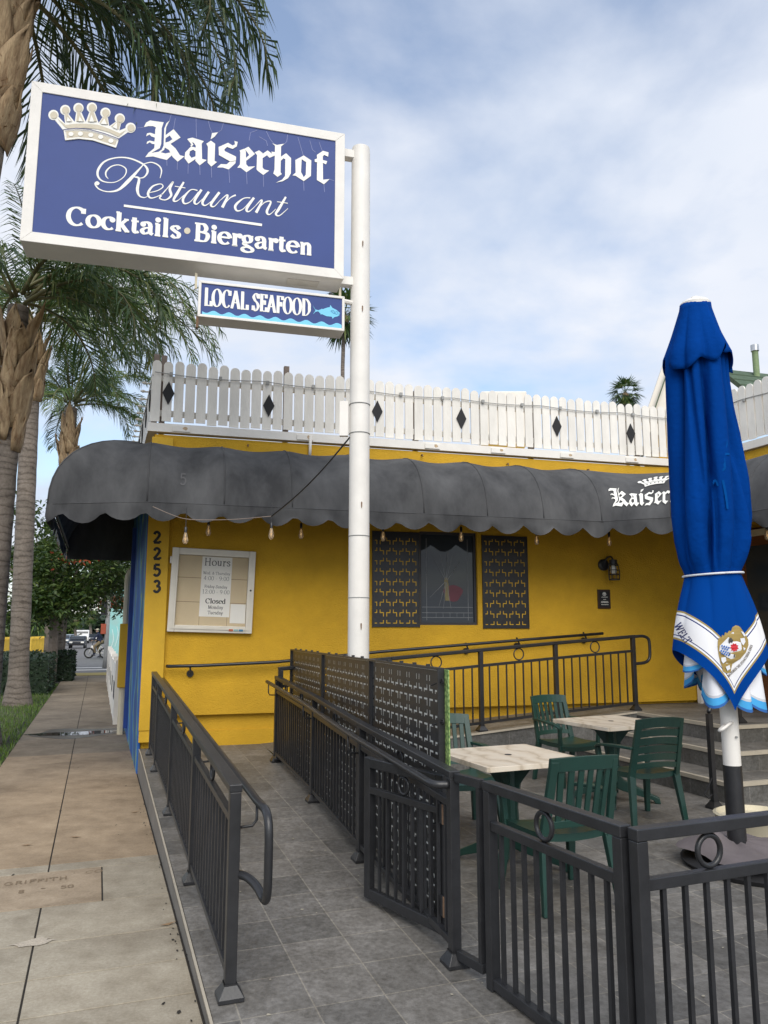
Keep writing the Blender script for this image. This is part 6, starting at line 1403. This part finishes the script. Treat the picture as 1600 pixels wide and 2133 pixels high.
def fan_palm(base, h, r, label, nf=34, fl=1.2, seed=3, tr=.16, skirt=True):
    t = thing('fan_palm', base, label, 'palm tree', 'distant fan palms'); rnd = random.Random(seed); top = V(base) + ZUP*h
    mb = MB(); mb.tube([V(base).lerp(top, i/6) + V((.10*sin(i), 0, 0)) for i in range(7)], tr, 8); mb.build('trunk', M['trunk'], t, smooth=True)
    mb = MB()
    for i in range(nf):
        az = i*2.399; el = -1.1 + 2.3*i/nf; d = V((cos(az)*cos(el), sin(az)*cos(el), sin(el))); s = V((-sin(az), cos(az), 0)); u = s.cross(d)*-1
        st = top + d*r*.45
        w = .012*r; mb.add([top - s*w, top + s*w, st + s*w, st - s*w], [(0, 1, 2, 3)])
        for k in range(-6, 7):
            a = k*.20; dd = (d*cos(a) + s*sin(a)); tip = st + dd*fl*.55*r*(1 - .25*abs(k)/6) - ZUP*.16*r*fl*rnd.uniform(.4, 1.4); ww = .030*r
            mid = st.lerp(tip, .55) + ZUP*.03*r; n = dd.cross(u).normalized()
            mb.add([st - n*ww*.3, st + n*ww*.3, mid + n*ww, mid - n*ww, tip], [(0, 1, 2, 3), (3, 2, 4)])
    mb.build('crown', M['frond'], t, fix=False)
    if skirt:
        mb = MB(); mb.lathe(top - ZUP*r*.5, [(tr*1.2, 0), (tr*2.0, r*.15), (tr*1.7, r*.4)], 10); mb.build('dead_skirt', M['boot'], t, smooth=True)
    return t
p = atY(1304, 835, 60); fan_palm(V((p.x, 60, 0)), p.z + .75, 1.55, 'far fan palm rising above the right part of the picket fence', seed=4, tr=.14)
p = atY(722, 645, 42); fan_palm(V((p.x - .1, 42, 0)), p.z - .2, 1.9, 'tall thin fan palm directly behind the white sign pole', seed=6, tr=.11)
for i, (u, vt, Y, lab) in enumerate(((75, 1282, 70, 'low date palm across the street behind the yellow barrier'), (158, 1290, 95, 'small palm beyond the cars, left of the centre of the street'), (190, 1285, 110, 'slim palm beyond the cyclist at the end of the street'))):
    p = atY(u, vt, Y); fan_palm(V((p.x, Y, 0)), p.z, 1.3 if i else 2.6, lab, seed=20 + i, tr=.18)
# ---------------------------------------------------------------- leafy trees, hedges
def leaf_tree(base, h0, centre, rad, n, label, lm, seed, trunk_r=.18, leafs=.16, limbs=7, name='broadleaf_tree', cat='tree', clumps=38, low=0):
    t = thing(name, base, label, cat); rnd = random.Random(seed); base, centre = V(base), V(centre)
    mb = MB(); fork = V((base.x + (centre.x - base.x)*.08, base.y + (centre.y - base.y)*.08, h0))
    mb.tube([base, base.lerp(fork, .5) + V((.03, 0, 0)), fork], [trunk_r*1.25, trunk_r, trunk_r*.85], 10)
    cl = []
    for i in range(clumps):
        while True:
            q = V((rnd.uniform(-1, 1), rnd.uniform(-1, 1), rnd.uniform(-1, 1)))
            if .25 < q.length < 1: break
        cl.append(centre + V((q.x*rad[0], q.y*rad[1], q.z*rad[2])))
    for i in range(low): a = i*2.399; cl.append(V((fork.x, fork.y, h0)) + V((1.35*cos(a)*rnd.uniform(.15, 1), 1.1*sin(a)*rnd.uniform(.3, 1) - .3, rnd.uniform(.05, .75))))
    for i in range(limbs): mb.tube([fork, fork.lerp(cl[i], .5) + ZUP*.2, cl[i]], [trunk_r*.42, trunk_r*.22, .015], 6)
    mb.build('trunk', M['bark'], t, smooth=True)
    mb = MB()
    for i in range(n):
        c = cl[i % len(cl)]; cr_ = .30*(rad[0] + rad[2])/2*rnd.uniform(.6, 1.25)
        p = c + V((rnd.gauss(0, .55), rnd.gauss(0, .55), rnd.gauss(0, .45)))*cr_
        a, b = rnd.uniform(0, 2*pi), rnd.uniform(-.9, .6); d = V((cos(a)*cos(b), sin(a)*cos(b), sin(b))); s = d.cross(V((rnd.uniform(-1, 1), rnd.uniform(-1, 1), 1))).normalized(); L = leafs*rnd.uniform(.6, 1.3)
        mb.add([p, p + d*L*.5 + s*L*.24, p + d*L - ZUP*L*.15, p + d*L*.5 - s*L*.24], [(0, 1, 2, 3)])
    mb.build('crown', M[lm], t, fix=False); return t
q1 = onz(103, 1422, 0); c1 = atY(140, 1188, 26.5)
tr1 = leaf_tree(q1, atY(103, 1280, 26).z, c1, (2.4, 2.0, 1.7), 15500, 'dense dark green street tree with pale trunk beside the pavement hedge', 'leaf', 5, .155, .17, low=16)
mb = MB()
for (u, v, n, sp) in ((160, 1166, 60, .35),):
    for i in range(n):
        p = atY(u, v, 25) + V((random.gauss(0, sp), random.gauss(0, .2), random.gauss(0, sp*.35))); d = V((random.uniform(-1, 1), random.uniform(-1, 1), random.uniform(-.5, 1))).normalized(); s = d.orthogonal().normalized()
        mb.add([p, p + d*.09 + s*.05, p + d*.18, p + d*.09 - s*.05], [(0, 1, 2, 3)])
mb.build('blossom', M['red'], tr1, fix=False)
q2 = onz(117, 1408, 0); leaf_tree(q2, atY(119, 1275, 29).z, atY(215, 1205, 30), (2.3, 2, 1.3), 8500, 'second street tree reaching over the pavement towards the blue wall', 'leaf', 6, .17, .17, low=10)
q3 = onz(40, 1400, 0); q3.y = 34; leaf_tree(q3, 2.4, atY(45, 1175, 34), (2.6, 2, 2.6), 5000, 'street tree behind the two near palm trunks at the left', 'leaf', 7, .17, .25)
q4 = onz(245, 1390, 0); leaf_tree(V((q4.x, 36, 0)), 2.6, atY(240, 1256, 36), (.8, .7, .35), 700, 'small tree with orange red blossom hanging above the teal wall', 'red', 8, .09, .16, clumps=16)
def hedge(lo_uv, Y, w, d, h, label, seed):
    p = onz(*lo_uv, 0); t = thing('hedge', p, label, 'hedge', 'clipped hedges on the verge'); rnd = random.Random(seed)
    mb = MB(); mb.obox(p + ZUP*h*.45, SE*w*.44, SW*d*.46, ZUP*h*.44); mb.build('core', M['hedge'], t)
    mb = MB()
    for i in range(3600):
        q = [rnd.uniform(-1, 1) for _ in range(3)]; k = rnd.randrange(3); q[k] = (1 if q[k] > 0 else -1)*rnd.uniform(.88, 1.04)
        c = p + SE*q[0]*w/2 + SW*q[1]*d/2 + ZUP*(h*.5 + q[2]*h/2); a, b = rnd.uniform(0, 2*pi), rnd.uniform(-.6, 1); dd = V((cos(a)*cos(b), sin(a)*cos(b), sin(b))); s = dd.orthogonal().normalized(); L = rnd.uniform(.05, .10)
        mb.add([c, c + dd*L*.5 + s*L*.3, c + dd*L, c + dd*L*.5 - s*L*.3], [(0, 1, 2, 3)])
    mb.build('foliage', M['hedge'], t, fix=False)
hedge((55, 1440), 22, 1.3, 2.6, 1.0, 'dark clipped hedge behind the flared palm trunk', 1)
hedge((132, 1416), 26, .62, 1.7, .95, 'small dark clipped hedge at the pavement edge beside the pale tree trunk', 2)
hedge((20, 1430), 24, 1.4, 2.2, 1.0, 'dark clipped hedge between the two near palm trunks', 3)
# ---------------------------------------------------------------- beyond the crossing
mb = MB(); slab(mb, 31.2, 33.0, -1.25, .6, -.1, .004); struct('kerb_ramp', mb, mat('tactile_yellow', (.45, .34, .10), .85, .2, 6))
mb = MB()
for s in (38, 40.2): slab(mb, s, s + .35, -7, 6, -.14, -.134)
struct('crossing_line', mb, M['white'])
wf = C0 + SW*5.2 + NS*.12
t = thing('low_fence', wf, 'low white fence with dark openings beside the pavement past the yellow pipe cover', 'fence')
mb = MB(); mb.obox(wf + SW*6 + ZUP*.52, SW*6, SE*.05, ZUP*.52); mb.build('panel', M['fence'], t)
for i in range(6): mb = MB(); mb.obox(wf + SW*(.9 + i*1.9) - SE*.052 + ZUP*.55, SW*.35, SE*.004, ZUP*.16); mb.build('opening', M['blackmatt'], t)
for i in range(7): mb = MB(); mb.vpost(wf + SW*(i*2) - SE*.0, wf + SW*(i*2) + ZUP*1.14, .12); mb.build('post', M['white'], t)
tb = atY(222, 1390, 46); t = thing('painted_building', V((tb.x + 3, 49, 0)), 'pale teal painted building with sea mural across the side street', 'building')
o_ = V((tb.x, 46, 0)); mb = MB(); mb.obox(o_ + SE*4 + SW*3 + ZUP*2.0, SE*4, SW*3, ZUP*2.15); mb.build('wall', M['teal'], t)
mb = MB(); mb.obox(o_ + SE*4 + SW*3 + ZUP*4.22, SE*4.15, SW*3.15, ZUP*.08); mb.build('roof', M['white'], t)
kk = Ink(planemap(o_ - SW*.02, SE, ZUP, -SW), step=.003)
for i in range(10): kk.strip(smooth([(.15 + .25*i, .5 + .2*sin(i), .03), (.3 + .25*i, 1.1 + .3*sin(i*2), .05), (.2 + .25*i, 1.7 + .2*sin(i), .03)]))
kk.mb.build('mural_stroke', mat('mural_white', (.6, .75, .72), .7), t, fix=False)
sp_ = onz(219, 1392, 0); t = thing('signal_pole', sp_, 'grey traffic signal pole with red banner at the far corner', 'pole')
mb = MB(); mb.tube([sp_, sp_ + ZUP*.5, sp_ + ZUP*4.6], [.13, .10, .08], 10); mb.build('post', M['grey'], t, smooth=True)
q = atY(215.5, 1310, sp_.y - .1); mb = MB(); mb.obox(q, V((.11, 0, 0)), V((0, .015, 0)), ZUP*.22); mb.build('banner', mat('orange_banner', (.55, .12, .06), .6), t)
mb = MB(); mb.obox(q + ZUP*.9, V((.12, 0, 0)), V((0, .1, 0)), ZUP*.3); mb.build('signal_head', M['black'], t)
for i, (u0, u1, vb, lab) in enumerate(((5, 26, 1366, 'yellow slatted barrier between the near palm trunks, across the street'), (62, 90, 1362, 'yellow slatted barrier across the street right of the palms'))):
    a, b = onz(u0, vb, -.1), onz(u1, vb - 3, -.1); t = thing('street_barrier', a, lab, 'barrier', 'yellow barriers across the street'); n = 9
    for j in range(n + 1): mb = MB(); mb.vpost(a.lerp(b, j/n), a.lerp(b, j/n) + ZUP*1.25, .13); mb.build('slat', M['ochre'], t)
    for z in (.15, 1.05): mb = MB(); mb.bar(a + ZUP*z, b + ZUP*z, .05, .12); mb.build('rail', M['ochre'], t)
def car(u, v, yaw, paint, label, van=False):
    p = onz(u, v, -.14); t = thing('parked_car' if not van else 'parked_van', (0, 0, 0), label, 'car' if not van else 'van', 'vehicles at the far end of the street')
    L, Wd, H = (2.15, .88, 1.45) if not van else (2.4, .98, 2.1)
    pr = [(-L, .35), (-L, .85), (-L*.93, .92), (-L*.6, 1.0), (-L*.36, H*.97), (L*.28, H), (L*.62, .98), (L*.95, .84), (L, .6), (L, .3)] if not van else [(-L, .4), (-L, 1.1), (-L*.80, 1.2), (-L*.55, H*.95), (-L*.45, H), (L*.98, H), (L, .4)]
    pt = mat('car_paint', paint, .25, .05, 3)
    mb = MB(); mb.prism([V((-Wd, x, z)) for x, z in pr], V((2*Wd, 0, 0))); bd = mb.build('body', pt, t, bevel=.10)
    mb = MB()
    if van: mb.obox(V((0, -L*.68, 1.56)), V((Wd*.85, 0, 0)), V((0, .03, 0)) + ZUP*.02, V((0, .18, .30))); mb.obox(V((0, -L*.2, 1.6)), V((Wd*1.005, 0, 0)), V((0, .4, 0)), ZUP*.25)
    else:
        mb.add([V((-Wd*.86, -L*.62, 1.02)), V((Wd*.86, -L*.62, 1.02)), V((Wd*.78, -L*.385, H*.95)), V((-Wd*.78, -L*.385, H*.95))], [(0, 1, 2, 3)]); mb.v = [(x, y - .03, z + .02) for x, y, z in mb.v]
        for s in (-1, 1): mb.prism([V((s*Wd*1.005, y, z)) for y, z in ((-L*.5, 1.02), (-L*.33, H*.92), (L*.25, H*.94), (L*.5, 1.02))], V((s*.01, 0, 0)))
    mb.build('window', M['glass'], bd)
    for sx_ in (-1, 1):
        for y in (-L*.62, L*.62):
            mb = MB(); mb.tube([V((sx_*(Wd - .16), y, .32)), V((sx_*(Wd + .02), y, .32))], .32, 14); w_ = mb.build('wheel', M['tyre'], t)
            mb = MB(); mb.tube([V((sx_*(Wd + .0), y, .32)), V((sx_*(Wd + .03), y, .32))], .19, 10); mb.build('rim', M['grey'], w_)
        mb = MB(); mb.obox(V((sx_*Wd*.72, -L - .0, .72)), V((.17, 0, 0)), V((0, .03, 0)), ZUP*.09); mb.build('headlight', M['letter'], t)
    mb = MB(); mb.obox(V((0, -L - .0, .48)), V((Wd*.7, 0, 0)), V((0, .025, 0)), ZUP*.09); mb.build('bumper', M['blackmatt'], t)
    t.location = p; t.rotation_euler = (0, 0, yaw); t.scale = (.82, .82, .82); return t
car(134, 1344, .25, (.10, .13, .17), 'dark grey saloon at the far left of the distant cars')
car(162, 1350, .3, (.015, .02, .03), 'black off roader with a pale round on its front, nearest of the distant vehicles')
car(171, 1340, .35, (.70, .70, .68), 'white van standing behind the black off roader', van=True)
car(150, 1341, .2, (.35, .40, .45), 'light grey car between the dark saloon and the black off roader')
car(192, 1338, .4, (.05, .06, .08), 'dark car behind the cyclist')
car(92, 1342, .2, (.06, .06, .06), 'dark car just visible left of the pale tree trunk')
# cyclist on a white bicycle, crossing from right to left
Yb = 46.0; g = onz(184, 1371.5, -.135); Yb = g.y; Xd = V((1, 0, 0)); W1, W2 = atY(185, 1371, Yb), atY(217, 1371, Yb); W1.z = W2.z = -.135; W1.y = W2.y = Yb
RW = .34; bl_ = (W2 - W1).x
bk = thing('bicycle', W1, 'white fat tyred electric bicycle crossing the street', 'bicycle'); hub = [W1 + ZUP*RW, W2 + ZUP*RW]
for h in hub:
    mb = MB(); mb.ring(h, Xd, ZUP, RW - .05, .05, 24, 8); wl_ = mb.build('wheel', M['tyre'], bk, smooth=True)
    mb = MB(); mb.ring(h, Xd, ZUP, RW - .11, .015, 20, 5)
    for i in range(8): mb.tube([h, h + (Xd*cos(i*pi/4) + ZUP*sin(i*pi/4))*(RW - .11)], .006, 4)
    mb.tube([h - V((0, .05, 0)), h + V((0, .05, 0))], .04, 8); mb.build('rim', M['grey'], wl_)
bb = hub[0].lerp(hub[1], .52) - ZUP*.02; head = hub[0] + V((.16, 0, .48)); seat = hub[1] + V((-.22, 0, .55))
mb = MB(); mb.tube([hub[0], head], .025, 8); mb.tube([head + ZUP*-.05, bb + V((-.05, 0, .03)), bb], .045, 8); mb.tube([bb, seat], .03, 8); mb.tube([bb, hub[1]], .025, 8); mb.tube([hub[1], seat - ZUP*.12], .02, 8); mb.build('frame', M['white'], bk, smooth=True)
mb = MB(); mb.tube([head, head + V((.06, 0, .22)), head + V((.10, -.0, .25))], .018, 8); mb.tube([head + V((.10, -.32, .26)), head + V((.06, -.1, .24)), head + V((.06, .1, .24)), head + V((.10, .32, .26))], .014, 8); mb.build('handlebar', M['black'], bk, smooth=True)
mb = MB(); mb.obox(seat + ZUP*.05, V((.16, 0, 0)), V((0, .08, 0)), ZUP*.035); mb.build('saddle', M['black'], bk, bevel=.02)
def person(hip, head_c, lean_):
    t = thing('person', V((hip.x, hip.y, -.1)), 'person in navy jacket, khaki trousers and cap riding the white bicycle', 'person')
    chest = hip + V((-.16, 0, .36)); neck = hip + V((-.24, 0, .52)); hd = neck + V((-.05, 0, .17))
    S_ = [(hip, .15), (hip + V((-.07, 0, .16)), .15), (chest, .17), (neck, .065), (hd - ZUP*.04, .075), (hd + ZUP*.06, .085)]; E = [(0, 1), (1, 2), (2, 3), (3, 4), (4, 5)]
    hands = []
    for s in (-1, 1):
        b = len(S_); hnd = head + V((.10, s*.30, .28)); S_ += [(chest + V((-.02, s*.18, .08)), .07), (chest + V((-.20, s*.27, -.10)), .052), (hnd + V((.06, 0, .03)), .036)]; E += [(2, b), (b, b + 1), (b + 1, b + 2)]; hands.append((hnd, s))
        b = len(S_); fx = bb + V((.0 + .14*s, s*.12, -.14 - .06*s)); S_ += [(hip + V((-.03, s*.10, -.06)), .105), (hip.lerp(fx, .5) + V((-.22, s*.03, .10)), .075), (fx + V((.05, 0, .06)), .048), (fx + V((-.12, 0, -.02)), .035)]; E += [(0, b), (b, b + 1), (b + 1, b + 2), (b + 2, b + 3)]
    me = bpy.data.meshes.new('body'); org = V(ORG[t.name]); me.from_pydata([tuple(p - org) for p, r in S_], E, []); o = link(bpy.data.objects.new('body', me)); o.parent = t; ORG[o.name] = org
    sk = o.modifiers.new('skin', 'SKIN'); lay_ = me.skin_vertices[0].data
    for i, (p, r) in enumerate(S_): lay_[i].radius = (r, r); lay_[i].use_root = (i == 0)
    o.modifiers.new('sub', 'SUBSURF').levels = 1; o.modifiers['sub'].render_levels = 1
    me.materials.append(M['navycloth'])
    mb = MB(); mb.lathe(hip - ZUP*.12, [(.12, 0), (.165, .04), (.168, .14), (.15, .2)], 12)
    for s in (-1, 1):
        fx = bb + V((.14*s, s*.12, -.14 - .06*s)); kn_ = hip.lerp(fx, .5) + V((-.22, s*.03, .10)); mb.tube([hip + V((-.03, s*.10, -.02)), kn_, fx + V((.05, 0, .12))], [.12, .09, .065], 10)
    mb.build('trousers', M['khaki'], o, smooth=True)
    mb = MB(); mb.lathe(hd - ZUP*.13, [(.03, 0), (.06, .02), (.082, .07), (.095, .13), (.09, .19), (.05, .225)], 14); mb.tube([hd + V((-.09, 0, -.0)), hd + V((-.115, 0, -.02)), hd + V((-.09, 0, -.03))], [.012, .018, .01], 6)
    for s in (-1, 1): mb.tube([hd + V((.01, s*.09, .02)), hd + V((.01, s*.10, -.03))], .016, 6)
    for (h, s) in hands:
        mb.obox(h + V((.03, 0, .012)), V((.045, 0, 0)), V((0, .042, 0)), ZUP*.014)
        for i in range(4): y = (i - 1.5)*.02; mb.tube([h + V((-.01, y, .015)), h + V((-.04, y, .005 - .003*i)), h + V((-.035, y, -.025)), h + V((-.01, y, -.03))], .009, 6)
        mb.tube([h + V((.03, -s*.04, .0)), h + V((0, -s*.05, -.02)), h + V((-.02, -s*.045, -.03))], .009, 6)
    mb.build('head_and_hands', M['skin'], o, smooth=True)
    mb = MB(); mb.lathe(hd + ZUP*.055, [(.10, 0), (.098, .03), (.075, .06), (.02, .075)], 14); mb.obox(hd + V((-.13, 0, .058)), V((.05, 0, 0)), V((0, .07, 0)), ZUP*.008); mb.build('cap', M['cream'], o, smooth=40)
    mb = MB(); mb.lathe(hd - ZUP*.02, [(.090, 0), (.099, .04), (.101, .08)], 14); mb.build('hair', M['ink'], o)
    for s in (-1, 1): mb = MB(); fx = bb + V((.14*s, s*.12, -.14 - .06*s)); mb.obox(fx + V((-.05, 0, -.03)), V((.13, 0, 0)), V((0, .045, 0)), ZUP*.035); mb.build('shoe', M['black'], o, bevel=.02)
    return t
person(seat + V((.0, 0, .16)), None, 0)
# street lamp poles, far trees, hills
rb = random.Random(77)
for i in range(22):
    u = -60 + i*16; Y = rb.uniform(120, 190); vt = rb.uniform(1278, 1308); p = atY(u, 1330, Y); h = atY(u, vt, Y).z
    leaf_tree(V((p.x, Y, -.2)), h*.3, V((p.x, Y, h*.62)), (h*.75*rb.uniform(.8, 1.5), 3, h*.40), 420, 'far %s tree %s' % (rb.choice(['dull green', 'dark green', 'olive']), 'beyond the end of the street'), rb.choice(['leaf', 'hedge', 'leaf']), 300 + i, .25, 1.5, limbs=3, clumps=14)['group'] = 'far trees beyond the street'
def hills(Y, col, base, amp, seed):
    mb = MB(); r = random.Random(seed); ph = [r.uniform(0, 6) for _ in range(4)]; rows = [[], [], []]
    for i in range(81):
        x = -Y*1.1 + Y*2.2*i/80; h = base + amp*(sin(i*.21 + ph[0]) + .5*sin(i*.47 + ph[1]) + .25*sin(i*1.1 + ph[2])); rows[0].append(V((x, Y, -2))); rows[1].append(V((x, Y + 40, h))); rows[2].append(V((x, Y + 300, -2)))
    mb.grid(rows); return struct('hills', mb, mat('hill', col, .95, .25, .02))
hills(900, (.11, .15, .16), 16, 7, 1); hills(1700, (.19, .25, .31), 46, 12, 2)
# neighbour house behind the entrance wing
hp_ = atY(1362, 862, 17.0); t = thing('neighbour_house', V((hp_.x + 3, 17, 0)), 'yellow house with white gable trim and green shingle roof behind the umbrella', 'house')
rdg = atY(1440, 640, 17.0); ev = V((hp_.x, 17, 4.4)); sl_ = (atY(1395, 762, 17) - atY(1362, 858, 17)).normalized()
g0_ = atY(1352, 880, 17); apex = g0_ + sl_*2.0; g1_ = V((apex.x + (apex.x - g0_.x), 17, g0_.z))
dp_ = V((1.0, 3.6, 0)).normalized()*9
mb = MB(); mb.prism([g0_ - ZUP*3.5 + V((.3, .3, 0)), g1_ - ZUP*3.5 + V((-.3, .3, 0)), g1_ + V((-.3, .3, -.3)), apex + V((0, .3, -.06)), g0_ + V((.3, .3, -.3))], dp_); mb.build('wall', M['yellow'], t)
for a, b in ((g0_, apex), (g1_, apex)):
    mb = MB(); mb.bar(a - ZUP*.22, b - ZUP*.22, .05, .42, up=ZUP); mb.build('gable_trim', M['white'], t)
    mb = MB(); mb.prism([a + V((0, -.15, 0)), b + V((0, -.15, 0)), b + V((0, -.15, .07)), a + V((0, -.15, .07))], dp_ + V((0, .3, 0))); mb.build('roof', M['roofgreen'], t)
# lower green roof and vent pipe to the right
r0_ = atY(1500, 768, 15.5); r1_ = atY(1720, 792, 15.5)
mb = MB(); mb.prism([r0_, r1_, r1_ + V((0, -2.6, -1.9)), r0_ + V((0, -2.6, -1.9))], V((0, .05, -.08)))
for i in range(1, 9):
    f_ = i/9; mb.bar(r0_.lerp(r0_ + V((0, -2.6, -1.9)), f_) + ZUP*.01, r1_.lerp(r1_ + V((0, -2.6, -1.9)), f_) + ZUP*.01, .012, .02)
mb.build('lean_to_roof', M['roofgreen'], t)
vp = atY(1578, 800, 15.3); vt_ = atY(1575, 722, 15.3); t = thing('vent_pipe', V((vp.x, 15.3, vp.z - .6)), 'green painted vent pipe with metal cap rising from the green roof', 'pipe')
mb = MB(); mb.tube([V((vp.x, 15.3, vp.z - .6)), V((vp.x, 15.3, vt_.z - .08))], .062, 12); mb.build('pipe', M['ventgreen'], t, smooth=40)
mb = MB(); mb.tube([V((vp.x, 15.3, vt_.z - .10)), V((vp.x, 15.3, vt_.z + .03))], .082, 14); mb.build('cap', M['chrome'], t, smooth=40)
